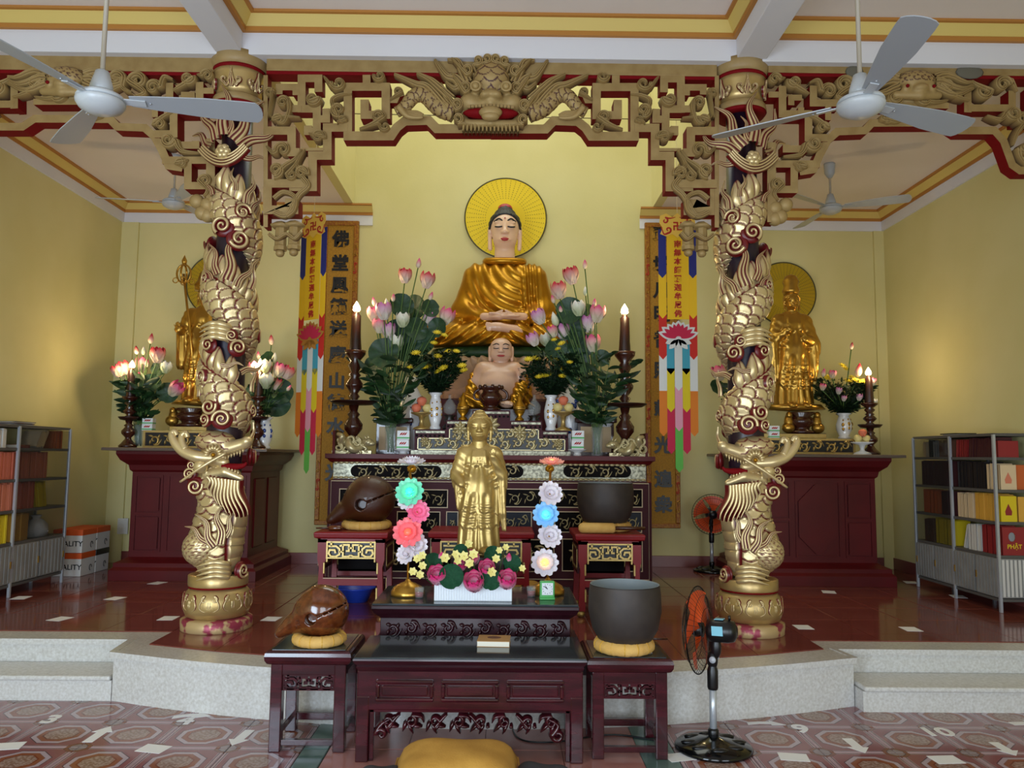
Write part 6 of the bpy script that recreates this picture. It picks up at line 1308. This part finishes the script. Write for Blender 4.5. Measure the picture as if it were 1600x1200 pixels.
def small(): 
    mb=MB()
    for k in range(6): a=2*PI*k/6; mb.grid(lambda u,v:(v*cos(a)-(u-.5)*.8*sin(PI*(.08+.85*v))*sin(a),v*sin(a)+(u-.5)*.8*sin(PI*(.08+.85*v))*cos(a),.3*v),2,3)
    mb.ell((0,0,.15),.18,seg=8,rings=5); return mb.mesh('small_blossom',['yel_petal'])
SM=small()
for x,y,r in((695,872,7),(712,866,6),(725,869,7),(740,866,7),(715,876,6),(734,880,7),(768,894,7),(775,873,6),(660,868,6),(652,873,6),(645,893,6),(660,884,6),(656,898,6),(816,888,5),(732,850,6),(790,855,5),(780,860,5)):
    p=PY(x,y,YTR-.07)-I; ob('small_blossom',SM,tg_,orient(p,(R_.uniform(-.4,.4),-1,.3),r*YTR/F*1.1,R_.uniform(0,6))); MB().tube([(p.x*.7,.06,h_*.7),(p.x*.95,.0,p.z*.8+.03),(p.x,p.y+.01,p.z)],.003,5).build('stem','stem',tg_)
dm('rodbeige','A79C8C',.5)
# ---------------------------------------------------------------- ceiling fans
def ceiling_fan(label,X,Y,z,zc_,az,grp,mt='bladegrey',L=.56):
    t=thing('ceiling_fan',label,'fan',(X,Y,z),0,grp)
    MB().lathe([(0,-.045),(.05,-.042),(.095,-.02),(.108,.0),(.11,.012),(.10,.02)],36).build('motor_cover','fanmetal',t); MB().lathe([(.10,.02),(.108,.026),(.10,.04),(.07,.055),(.02,.06)],36).build('motor','fanmetal',t)
    MB().lathe([(.055,.055),(.05,.09),(.03,.16),(.016,.165),(.012,.17)],20).build('canopy','fanmetal',t); MB().lathe([(.011,.16),(.011,zc_-z-.02)],10).build('rod','rodbeige',t); MB().lathe([(.02,zc_-z-.15),(.05,zc_-z-.10),(.055,zc_-z-.02),(.055,zc_-z)],20).build('ceiling_cup','fanmetal',t)
    pl=[(.0,-.035),(.12,-.05),(.35,-.072),(L-.03,-.075)]+[(L+.045*cos(a),.078*sin(a)) for a in(-1.2,-.8,-.4,0,.4,.8,1.2)]+[(L-.03,.075),(.35,.072),(.12,.05),(0,.035)]
    bm=MB().prism(pl,-.0025,.0025,'xy'); bme=bm.mesh('blade',[mt])
    am=MB().bx(-.01,.11,-.02,.02,-.006,0).mesh('blade_arm',['fanmetal'])
    sm_=MB().lathe([(.006,0),(.004,-.004),(0,-.005)],8).mesh('screw',['steel'])
    for a in az:
        A=rot('Z',math.radians(a)); b=ob('blade',bme,t,A@tr(.13,0,.028)@rot('X',-.24)); ob('blade_arm',am,b,tr(-.04,0,-.004))
        for q in((.03,.015),(.03,-.015),(.09,.0)): ob('screw',sm_,b,tr(q[0],q[1],-.004))
    return t
p=PY(157,163,3.6); ceiling_fan('grey three-bladed ceiling fan hanging in front at upper left',p.x,3.6,p.z,4.886,(11,131,251),'front ceiling fans')
p=PY(1345,168,3.6); ceiling_fan('grey three-bladed ceiling fan hanging in front at upper right',p.x,3.6,p.z,4.886,(23,143,263),'front ceiling fans')
p=PY(271,320,7.75); ceiling_fan('pale ceiling fan hanging over the left side altar',p.x,7.75,p.z,4.572,(188,68,308),'rear ceiling fans','fanmetal')
p=PY(1298,328,7.75); ceiling_fan('pale ceiling fan hanging over the right side altar',p.x,7.75,p.z,4.572,(-25,215,95),'rear ceiling fans','fanmetal')
# ---------------------------------------------------------------- standing fans
def stand_fan(label,base,headz,face,R,tilt=0,z0=0):
    t=thing('pedestal_fan',label,'fan',(base[0],base[1],z0)); H=headz-z0
    MB().lathe([(0,0),(.205,0),(.21,.012),(.20,.024),(.10,.045),(.04,.06),(.025,.07),(0,.07)],40).build('base','blackgloss',t)
    for k in range(8): a=2*PI*k/8; MB().ell((.13*cos(a),.13*sin(a),.036),(.05,.022,.012),seg=8,rings=5,X=None).build('base_rib','black',t)
    MB().lathe([(.02,.06),(.02,H*.55),(.019,H*.55)],14).build('pole','steel',t); MB().lathe([(.028,.05),(.03,.10),(.022,.11)],14).lathe([(.026,H*.5),(.03,H*.52),(.03,H*.66),(.022,H*.7),(.016,H-.14)],14).build('pole_collar','black',t)
    d=Vector((face[0],face[1],0)).normalized(); A=math.atan2(d.x,-d.y); X=tr(0,0,H)@rot('Z',A)@rot('X',tilt)   # local front is -y
    MB().ell((0,.0,-.16),(.028,.03,.05)).ell((0,.02,-.09),(.024,.03,.06)).build('neck_joint','black',t).matrix_local=tr(0,0,H)@rot('Z',A)
    for s in(-1,1):
        k_=MB().lathe([(0,0),(.018,0),(.018,.008),(0,.01)],14).build('joint_knob','fanmetal',t); k_.matrix_local=tr(0,0,H)@rot('Z',A)@tr(.03*s,.01,-.15)@rot('Y',s*PI/2)
    mo=MB().lathe([(0,-.02),(.055,-.02),(.062,.0),(.062,.09),(.055,.12),(.03,.135),(0,.137)],24,X=rot('X',-PI/2)).build('motor_housing','black',t); mo.matrix_local=X
    MB().box((.0,.045,.064),(.045,.05,.003)).build('sticker','sticker',mo); MB().lathe([(.007,.06),(.007,.085),(0,.087)],8,(0,.10,0)).build('oscillation_knob','black',mo); MB().box((.062,.045,.01),(.004,.06,.05)).build('sticker','sticker',mo)
    bm=MB(); bm.grid(lambda u,v:((.03+.78*R*v)*cos(1.1*(u-.3)*(.5+.6*v)),.03*(u-.5)*1.4,(.03+.78*R*v)*sin(1.1*(u-.3)*(.5+.6*v))),5,5); bme=bm.mesh('blade',['fanorange'])
    for k in range(5): ob('blade',bme,t,X@tr(0,-.075,0)@rot('Y',2*PI*k/5))
    h=MB().lathe([(0,.03),(.03,.028),(.04,.01),(.04,-.03),(0,-.03)],18,X=rot('X',PI/2)).build('hub','black',t); h.matrix_local=X@tr(0,-.08,0)
    for nm,y0,y1 in(('cage_front',-.135,-.075),('cage_back',-.02,-.075)):
        mb=MB(); N=44
        for rr,yy in((.045,y0),(R*.5,y0+(y1-y0)*.12),(R*.8,y0+(y1-y0)*.45),(R,y1)): mb.tube([(rr*cos(2*PI*i/36),yy,rr*sin(2*PI*i/36)) for i in range(36)],.0035 if rr==R else .0016,5,closed=True)
        for k in range(N):
            a=2*PI*k/N; mb.tube([((.045+(R-.045)*s)*cos(a),y0+(y1-y0)*s**2.2,(.045+(R-.045)*s)*sin(a)) for s in(0,.35,.65,.85,1)],.0011,4,cap=False)
        o=mb.build(nm,'black',t); o.matrix_local=X
    o=MB().lathe([(0,0),(.045,0),(.045,.008),(0,.01)],20,X=rot('X',PI/2)).build('badge','black',t); o.matrix_local=X@tr(0,-.135,0)
    return t
p=PZ(1115,1170,0); hz=PY(1108,985,p.y).z
stand_fan('black pedestal fan with orange blades in front, facing left beside the lower dark bowl',(p.x,p.y),hz,(-.86,.5),.235,0.05)
p=PZ(1103,888,ZP); stand_fan('black pedestal fan with orange blades by the back wall, below the right banner',(p.x,min(p.y,8.95)),PY(1103,803,8.95).z,(-.1,-1),.225,.0,ZP+.003)
# ---------------------------------------------------------------- book cabinets and books
dm('ribbed','8C8A86',.5,c2='7E7C78',vs=5)
def cabinet(label,s,Xf,Xw,Y0,Y1):
    """s=+1: stands on the right wall and opens towards -x"""
    t=thing('book_cabinet',label,'bookcase',((Xf+Xw)/2,(Y0+Y1)/2,ZP),0); a,b=min(Xf,Xw),max(Xf,Xw); Zs=[1.80,1.595,1.32,1.05,.77,.41]
    for y in(Y0,(Y0+Y1)/2,Y1):
        for x in(Xf,Xw-s*.02): MB().bx(x-.011,x+.011,y-.011,y+.011,ZP,1.80).build('post','steel',t,w=True)
    for i,z in enumerate(Zs): MB().bx(a,b,Y0,Y1,z-.012,z+.012).build('top_board' if i==0 else 'shelf','shelfgrey',t,w=True)
    MB().bx(Xw-s*.006,Xw-s*.002,Y0,Y1,.41,1.8).build('back_board','wall',t,w=True)
    n=4
    for i in range(n):
        y0=Y0+(Y1-Y0)*i/n; y1=Y0+(Y1-Y0)*(i+1)/n; mb=MB().bx(Xf-.006,Xf+.006,y0+.012,y1-.012,.43,.755); d=mb.build('door','ribbed',t,w=True)
        for k in range(7): yy=y0+.03+(y1-y0-.06)*k/6; MB().bx(Xf-s*.012,Xf-s*.006,yy-.014,yy+.014,.44,.745).build('door_rib','ribbed',d,w=True)
        MB().bx(Xf-s*.02,Xf-s*.006,y1-.03,y1-.02,.56,.62).build('handle','gold',d,w=True)
    for y in(Y0,Y1):
        e=MB().bx(a+.012,b-.012,y-.004,y+.004,.43,.755).build('end_panel','ribbed',t,w=True)
        if y==Y0:
            for k in range(10): xx=a+.03+(b-a-.06)*k/9; MB().bx(xx-.010,xx+.010,y-.009,y-.004,.44,.745).build('panel_rib','bk_white',e,w=True)
    m_=(Y0+Y1)/2
    MB().bx(Xf-.002,Xf+.002,m_,Y1-.012,.785,1.78).build('glass_door','paneglass',t,w=True); MB().bx(Xf-s*.008,Xf+s*.004,m_-.006,m_+.01,.785,1.78).build('door_rail','steel',t,w=True)
    return t,Zs
bn={}
def book(Xb,y,z,th,h,dp,mt,label,grp,s,lean=0,lie=False):
    """spine towards -s*x; built standing, spine at local -x"""
    t=thing('book',label,'book',(Xb,y,z),0,grp)
    key=(round(th,3),round(h,3),round(dp,3),mt)
    if key not in bn:
        c=MB().bx(0,dp,-th/2,-th/2+.002,0,h).bx(0,dp,th/2-.002,th/2,0,h).bx(0,.003,-th/2,th/2,0,h).mesh('cover',[mt]); p=MB().bx(.003,dp-.004,-th/2+.002,th/2-.002,.003,h-.004).mesh('pages',['bk_pages']); bn[key]=(c,p)
    R_=rot('Z',0 if s>0 else PI)@rot('X',lean)
    if lie: R_=rot('Z',0 if s>0 else PI)@tr(0,0,th/2)@rot('X',PI/2)@tr(0,0,-h/2)
    ob('cover',bn[key][0],t,R_); ob('pages',bn[key][1],t,R_); return t
ON='first second third fourth fifth sixth seventh eighth ninth tenth eleventh twelfth thirteenth fourteenth fifteenth sixteenth seventeenth eighteenth nineteenth'.split()
def nth(i):
    if i<19: return ON[i]
    t_=('twent','thirt','fort')[(i+1)//10-2]; u_=(i+1)%10
    return t_+'ieth' if u_==0 else t_+'y-'+ON[u_-1]
cnt={}
cw={'bk_pink':'salmon','bk_coral':'coral','bk_yellow':'bright yellow','bk_red':'red','bk_maroon':'maroon','bk_black':'black','bk_cream':'cream','bk_gold':'golden tan','bk_orange':'orange','bk_white':'white','bk_brown':'brown','bk_grey':'grey'}
def row(s,Xb,z,segs,shelf,R_):
    """segs: (y0,y1,material,thickness,height,lean)"""
    for y0,y1,mt,th,h,lean in segs:
        y=y0; i=0; n=int((y1-y0)/th); lab=f'{cw[mt]} book in the run of {cw[mt]} books on the {shelf}'
        while y+th<=y1+1e-6:
            hh=h+R_.choice((-.008,0,0,.006)); k_=(shelf,mt); cnt[k_]=cnt.get(k_,0)+1
            lb=f'{nth(cnt[k_]-1)} {cw[mt]} book from the near end, {shelf}'
            book(Xb+R_.uniform(-.004,.008)*(1 if s>0 else -1),y+th/2,z+.0125+(abs(sin(lean))*th/2),th-.003-.001*(i%2),hh,.17,mt,lb,f'{cw[mt]} books on the {shelf}',s,lean); y+=th*(1 if not lean else 1.05); i+=1
R_=random.Random(9)
CL,Z=cabinet('metal book cabinet with glass and ribbed lower doors along the left wall',-1,-4.30,XL+.005,6.2,7.84)
lx=-4.33
row(-1,lx,Z[1],[(6.25,6.9,'bk_white',.028,.16,0),(7.62,7.76,'bk_orange',.035,.17,0)],'top shelf of the left cabinet',R_)
row(-1,lx,Z[1],[(7.33,7.49,'bk_cream',.04,.17,.5)],'top shelf of the left cabinet, leaning',R_)
book(lx,7.16,Z[1]+.0125,.03,.16,.17,'bk_red','red book lying flat on the top shelf of the left cabinet',None,-1,0,True)
row(-1,lx,Z[2],[(6.25,7.12,'bk_pink',.024,.235,0),(7.13,7.56,'bk_coral',.027,.235,0)],'second shelf of the left cabinet',R_)
row(-1,lx,Z[3],[(6.66,6.72,'bk_white',.03,.235,0),(6.73,7.06,'bk_coral',.025,.235,0),(7.07,7.36,'bk_pink',.024,.235,0),(7.40,7.60,'bk_yellow',.042,.23,-.22)],'third shelf of the left cabinet',R_)
row(-1,lx,Z[4],[(6.5,7.0,'bk_yellow',.03,.24,0),(7.06,7.3,'bk_gold',.03,.0+.235,0)],'bottom shelf of the left cabinet',R_)
t=thing('plastic_bag','crumpled clear plastic bag on the bottom shelf of the left cabinet','bag',(-4.42,7.56,Z[4]+.012)); 
MB().lathe([(0,0),(.09,.0),(.11,.05),(.10,.11),(.06,.15),(.03,.17),(.05,.2),(0,.19)],14,fl=lambda a,z:.13*sin(3*a+z*40)).build('bag','bk_white',t)
for i in range(5): o=MB().bx(-.11,.11,-.15,.15,0,.006).build('magazine',('bk_white','bk_grey','bk_brown','bk_white','shelfgrey')[i]); o.location=(-4.47+.006*i,7.15+.02*(i%3),1.8125+.0065*i); o.rotation_euler=(0,0,.1*(i%3)-.1); tag(o,('lowest','second lowest','middle','second topmost','topmost')[i]+' magazine in the pile on top of the left cabinet','magazine','magazine pile on the left cabinet')
CR,Z=cabinet('metal book cabinet with glass and ribbed lower doors along the right wall',1,4.17,XR-.005,6.70,8.03)
rx=4.20; m_=(6.70+8.03)/2
row(1,rx,Z[1],[(6.78,7.14,'bk_maroon',.022,.165,.12),(7.16,7.34,'bk_red',.022,.16,.1),(7.40,7.62,'bk_brown',.03,.16,0),(7.64,7.72,'bk_grey',.035,.16,0),(7.74,7.80,'bk_black',.03,.165,0),(7.84,7.90,'bk_cream',.03,.15,0)],'top shelf of the right cabinet',R_)
row(1,rx,Z[2],[(6.78,6.87,'bk_cream',.042,.215,0),(6.90,7.34,'bk_black',.034,.235,0),(7.40,7.96,'bk_maroon',.03,.235,0)],'second shelf of the right cabinet',R_)
row(1,rx,Z[3],[(6.76,7.08,'bk_gold',.027,.225,0),(7.09,7.34,'bk_cream',.027,.22,0),(7.40,7.62,'bk_maroon',.05,.22,0),(7.66,7.92,'bk_orange',.065,.22,0)],'third shelf of the right cabinet',R_)
row(1,rx,Z[4],[(6.74,6.98,'bk_red',.04,.235,0),(7.0,7.18,'bk_white',.045,.225,.0),(7.24,7.30,'bk_white',.03,.21,.3),(7.42,7.72,'bk_yellow',.05,.235,0),(7.76,7.92,'bk_brown',.04,.22,0)],'bottom shelf of the right cabinet',R_)
# cover-out books seen through the open near end
def cover_out(label,z,x0,x1,h,mt,deco,y=6.725):
    t=thing('book',label,'book',((x0+x1)/2,y,z+.0125)); w=(x1-x0)/2
    MB().bx(-w,w,-.012,-.009,0,h).bx(-w,w,.009,.012,0,h).bx(-w,-w+.003,-.012,.012,0,h).build('cover',mt,t); MB().bx(-w+.003,w-.004,-.009,.009,.003,h-.004).build('pages','bk_pages',t)
    if deco=='text': text('title','PHẬT',.05,'bk_yellow',t,tr(0,-.0125,h*.3)@FRONT,.0006,.001,False); MB().ell((-.02,-.012,h*.65),(.03,.002,.04),seg=8,rings=5).build('picture','bk_grey',t)
    elif deco: MB().prism([(-.025,h*.25),(.025,h*.25),(.03,h*.4),(0,h*.7),(-.03,h*.4)],-.0135,-.012,'xz').build('picture',deco,t)
cover_out('red cover-out book at the near end of the right cabinet top shelf',Z[1],4.21,4.39,.14,'bk_red',None); cover_out('cream cover-out book with a pale picture at the near end of the right cabinet',Z[2],4.22,4.36,.21,'bk_cream','bk_coral'); cover_out('orange cover-out book behind the cream one at the near end',Z[2],4.37,4.5,.21,'bk_orange',None,6.76)
cover_out('yellow cover-out book with a red figure at the near end of the right cabinet',Z[3],4.21,4.35,.215,'bk_yellow','bk_red'); cover_out('golden cover-out book right of the yellow one at the near end',Z[3],4.36,4.5,.21,'bk_gold',None); cover_out('maroon cover-out book with yellow lettering at the near end of the right cabinet',Z[4],4.21,4.42,.235,'bk_red','text',6.722)
for i in range(2): o=MB().bx(-.1,.1,-.13,.13,0,.01).build('magazine',('bk_grey','bk_black')[i]); o.location=(4.33,7.45+.05*i,1.8125+.0105*i); tag(o,('lower grey','upper black')[i]+' magazine on top of the right cabinet','magazine')
# paper cartons
for i,(y0,z0,l) in enumerate(((8.20,ZP+.003,'lower front'),(8.20,ZP+.239,'upper front'),(8.49,ZP+.003,'lower rear'),(8.49,ZP+.239,'upper rear'))):
    t=thing('paper_carton',l+' white carton with orange lid by the left wall','box',(-4.46,y0+.14,z0),0,None); w=.148
    MB().bx(-w,w,-.138,.138,0,.232).build('carton','boxwhite',t,bev=.004); MB().bx(-w-.003,w+.003,-.141,.141,.175,.234).build('lid','boxorange' if i!=2 else 'black',t,bev=.003)
    text('lettering','QUALITY',.075,'black',t,tr(0,-.1395,.09)@FRONT,.0006,.001,False); MB().tube([(w+.001,.05+.022*cos(a),.07+.03*sin(a)) for a in[i*.3 for i in range(16)]],.004,5).build('printed_ring','black',t)
o=MB().bx(-.06,.06,-.008,.0,-.09,.09).bx(-.05,.05,-.011,-.008,.02,.07).bx(-.05,.05,-.011,-.008,-.07,-.02).build('wall_socket','bk_white',bev=.003); o.location=(PY(192,822,YB-.03).x,YB-.031,PY(192,822,YB-.03).z); tag(o,'double white wall socket low on the back wall at far left','socket')
dm('hole_shade','050404',.95,spec=0)  # matte black that paints the shade inside the fish drum holes
# ---------------------------------------------------------------- wooden fish, singing bowls, cushions
def ring_cushion(label,px,py,Y,zt,R,r,seed=0):
    p=PY(px,py,Y); t=thing('ring_cushion',label,'cushion',(p.x,Y,zt))
    mb=MB(); n=56; mb.tube([(R*cos(2*PI*i/n),R*sin(2*PI*i/n),r*.88) for i in range(n)],[r*(1+.035*sin(i*2.7+seed)+.02*sin(i*5.1)) for i in range(n)],14,closed=True,asp=.88); mb.build('ring','cushion',t)
    for k in range(14): a=2*PI*k/14+.1; MB().tube([((R+r*1.0*cos(b))*cos(a),(R+r*1.0*cos(b))*sin(a),r*.88+r*.9*sin(b)) for b in(-.9,-.3,.3,.9,1.5)],.0025,5).build('seam','yellowcloth',t)
    return t,zt+r*1.6
def wooden_fish(label,px,py,Y,zb,sc_,mt,carve):
    p=PY(px,py,Y); t=thing('wooden_fish',label,'drum',(p.x,Y,zb)); k=sc_
    def f(P):
        x,y,z=P; d=sU(.22,sE(P,(.12,0,.92),(.95,.80,.90)),sC(P,(-.4,0,.72),(-1.22,0,.22),.52,.16),sC(P,(-.9,0,.5),(-1.35,0,.12),.26,.13))
        d=d+.02*np.sin(9*np.sqrt((x+.5)**2+(z-1.5)**2))*np.clip((z-1.0)*3,0,1)*np.clip((.2-x)*3,0,1)*carve
        sl=np.abs((z-.78)-.42*(x+.05))-.022; cut=np.maximum(np.maximum(sl,-.02-(x+.05)),-(np.sqrt(x*x+y*y+(z-.9)**2)-.62)); hole=np.maximum(np.sqrt((x+.1)**2+(z-.76)**2)-.2,np.abs(y)-2)
        hole=np.maximum(hole,y+.25); return np.maximum(np.maximum(np.maximum(d,-cut),-hole),-z+.0)
    b=sdf_obj('body',f,(-1.6,-.95,-.05),(1.2,.95,1.95),.036,mt,t,sc(k,k,k))
    mb=MB().tube([(k*(-.1+.215*cos(a)),-k*.745,k*(.76+.215*sin(a))) for a in(2*PI*i/24 for i in range(24))],k*.03,6,closed=True); mb.build('hole_rim',mt,b)
    MB().ell((-.1*k,-.52*k,.76*k),(.2*k,.14*k,.2*k)).build('hole','hole_shade',b)  # black plug added inside the opening to stand for its shade
    if carve:
        for i in range(3):
            q=MB(); q.tube(smooth([(k*(-.75+.28*i),-k*.30,k*(1.12+.16*i)),(k*(-.5+.28*i),-k*.52,k*(1.22+.1*i)),(k*(-.55+.28*i),-k*.62,k*(1.02+.08*i)),(k*(-.75+.2*i),-k*.5,k*(.92+.08*i))],6),k*.045,6); q.build('carved_wave',mt,b)
    return t
c1,zt1=ring_cushion('tan ring cushion under the small wooden fish on the left mahogany stand',499,1000,4.47,ZF+.004,.112,.036)
wooden_fish('glossy brown wooden fish drum on the left mahogany stand, snout to the left',497,960,4.47,zt1-.025,.158,'woodfish',1)
c2,zt2=ring_cushion('tan ring cushion under the large wooden fish on the left red stand',573,823,6.62,ZS+.001,.165,.04,1)
wooden_fish('large dark wooden fish drum on the left red stand, snout to the left',573,786,6.62,zt2-.028,.222,'woodfishdk',0)
def bowl_(label,px,Y,zb,R,h):
    p=PY(px,900,Y); t=thing('singing_bowl',label,'bowl',(p.x,Y,zb)); pr=[(0,0),(R*.55,.0),(R*.72,h*.06),(R*.90,h*.25),(R*1.0,h*.55),(R*.985,h*.85),(R*.955,h*.985)]
    MB().lathe(pr+[(R*.95,h)],56,cap=False).build('wall','bowl',t); MB().lathe([(R*.955,h*.985),(R*.95,h),(R*.93,h*1.0),(R*.925,h*.98),(R*.95,h*.8),(R*.965,h*.5),(R*.85,h*.22),(R*.6,h*.07),(0,h*.05)],56,cap=False).build('inside','bowlin',t)
c3,zt3=ring_cushion('tan ring cushion under the lower bowl on the right mahogany stand',975,1003,4.40,ZF-.006,.125,.042,2); bowl_('open dark grey singing bowl on the right mahogany stand',976,4.40,zt3-.022,.199,.315)
c4,zt4=ring_cushion('tan ring cushion under the upper bowl on the right red stand',947,828,6.64,ZS+.001,.17,.042,3); bowl_('dark singing bowl on the right red stand in front of the main altar',946,6.64,zt4-.022,.238,.352)
def mallet(label,p0,p1,rh,padded,lh=.35,Y=None,z=0):
    a=PY(*p0,Y);b=PY(*p1,Y); t=thing('mallet',label,'mallet',(a.x,Y,z+rh)); d=Vector((b.x-a.x,0,0)); L=d.length; s=1 if d.x>0 else -1
    mb=MB().tube([(s*L*u,0,0) for u in(0,.02,.06,lh*.5,lh*.94,lh*.98,lh)],[rh*.4,rh*.8,rh*.97,rh,rh*.97,rh*.8,rh*.4],16); mb.build('head','cushion' if padded else 'woodfish',t); MB().tube([(s*L*lh*.9,0,0),(s*L*.75,0,-.0),(s*L,0,0)],[rh*.35,rh*.4,rh*.3],10).build('handle','woodfishdk',t)
mallet('padded mallet with dark handle lying before the upper bowl on the right red stand',(904,826),(1008,826),.042,True,.55,6.40,ZS+.001); mallet('wooden mallet lying left of the large wooden fish on the red stand',(534,822),(494,822),.02,False,.5,6.42,ZS+.001)
mallet('dark stick mallet lying behind the lower bowl on the right mahogany stand',(985,990),(1043,990),.016,False,.4,4.62,ZF-.006)
# ---------------------------------------------------------------- small things on the tables
a=PZ(745,1017,ZF); t=thing('prayer_book','tan softcover book lying on the kneeling table','book',(PZ(772,1004,ZF).x,PZ(772,1006,ZF).y,ZF+.0005),-.05); w=.088;d=.075
MB().bx(-w,w,-d,d,.002,.028).build('pages','bk_pages',t); MB().bx(-w-.002,w+.002,-d-.002,d+.002,.028,.031).bx(-w-.002,w+.002,-d-.002,d+.002,0,.002).build('cover','cardtan',t); MB().ell((0,.015,.031),(.04,.03,.0012)).build('cover_picture','bk_brown',t)
for px,py,l in((655,932,'left'),(830,930,'right')):
    p=PZ(px,py+2,zd); t=thing('tea_glass','small clear glass of red liquid at the '+l+' of the flower trough','glass',(p.x,p.y,zd+.0005)); h=.062; r=.03
    MB().lathe([(0,0),(r*.85,0),(r,h),(r*.92,h),(r*.78,.004),(0,.004)],24).build('glass','clearglass',t); MB().lathe([(0,.006),(r*.77,.006),(r*.85,h*.55),(0,h*.55)],20).build('liquid','teared',t)
p=PZ(855,937,zd); t=thing('table_clock','small green table clock with white dial right of the flower trough','clock',(p.x,p.y,zd+.0005),.05)
MB().bx(-.045,.045,-.012,.03,.012,.112).build('case','clockgreen',t,bev=.006); MB().bx(-.047,.047,-.018,.035,0,.016).build('base','clockgreen',t,bev=.004); f=MB().bx(-.034,.034,-.016,-.011,.030,.102).build('dial','plastwhite',t)
for a,L in((2.2,.022),(2.5,.028)): MB().tube([(0,-.018,.066),(L*cos(a),-.018,.066+L*sin(a))],.0018,5).build('hand','black',f)
for k in range(12): a=PI*k/6; MB().box((.028*cos(a),-.0165,.066+.028*sin(a)),(.004,.001,.004)).build('hour_mark','black',f)
o=MB().bx(-.025,.025,-.02,.02,0,.001).build('paper_card','paper'); p=PZ(1010,1018,ZF); o.location=(p.x,p.y,ZF-.005); o.rotation_euler=(0,0,.4); tag(o,'small white card beside the lower bowl cushion','card')
# floor cushions and odds and ends
def pillow(label,c,w,d,h,mt,rz=0,name='floor_cushion'):
    t=thing(name,label,'cushion',c,rz); mb=MB()
    for sg in(0,1):
        def fn(u,v):
            e=max(0,(1-(2*u-1)**4)*(1-(2*v-1)**4))**.5; x=(u-.5)*w*(1-.05*sin(PI*v)); y=(v-.5)*d*(1-.05*sin(PI*u)); wr=.006*sin(9*u+7*v)*e; return (x,y,(h*.35+h*.65*e+wr) if sg else h*.35*(1-e))
        mb.grid(fn if sg else (lambda u,v:fn(1-u,v)),18,14)
    mb.build('cover',mt,t); MB().tube([((cx_-.5)*w,(cy_-.5)*d,h*.35) for cx_,cy_ in((0,0),(1,0),(1,1),(0,1))],.006,6,closed=True).build('piping',mt,t); return t
M['yellowcloth']=mat('floor_cushion_cloth','C4933F',.85,c2='B98836',vs=10,bump=.2,bs=100)
dm('greycloth','3C3B42',.85)
pillow('mustard yellow floor cushion lying under the kneeling table front',(-.21,3.82,0),.60,.50,.22,'yellowcloth',.03)
pillow('dark grey floor cushion right of the yellow one under the kneeling table',(PZ(838,1190,.05).x,3.80,0),.28,.40,.12,'greycloth',-.2); pillow('dark grey floor cushion left of the yellow one under the kneeling table',(PZ(608,1190,.05).x,3.78,0),.22,.40,.11,'greycloth',.1)
p=PZ(561,935,ZP); t=thing('plastic_basin','blue plastic basin on the floor behind the left red stand','basin',(p.x,6.98,ZP+.003)); MB().lathe([(0,0),(.10,0),(.15,.11),(.165,.115),(.16,.12),(.145,.112),(.095,.006),(0,.006)],32).build('basin','basin',t); MB().tube([(.163*cos(2*PI*i/40),.163*sin(2*PI*i/40),.118) for i in range(40)],.006,6,closed=True).build('rim','basin',t)
pillow('yellow cushion on the platform floor behind the wide red table',(PY(815,905,6.75).x,7.14,ZP+.003),.42,.34,.16,'yellowcloth',.1)
P=[PZ(x,y,.004) for x,y in((800,1135),(806,1150),(822,1158),(850,1160),(880,1158),(960,1148),(1040,1160))]; o=MB().tube(smooth([tuple(q) for q in P],6),.005,6).build('power_cord','black'); tag(o,'thin black cord lying on the floor under the kneeling table','cord')
fr_=[o for o in COL.objects if o.get('label','').startswith('carved gilt lattice frieze over the right')][0]
dm('cement','6A6558',.9)
for x,y,rx_,rz_ in((1335,112,.07,.05),(1515,113,.11,.055)): p=PY(x,y,YFZ-.01); MB().ell(tuple(p),(rx_,.012,rz_),seg=12,rings=6).build('cement_patch','cement',fr_,w=True)
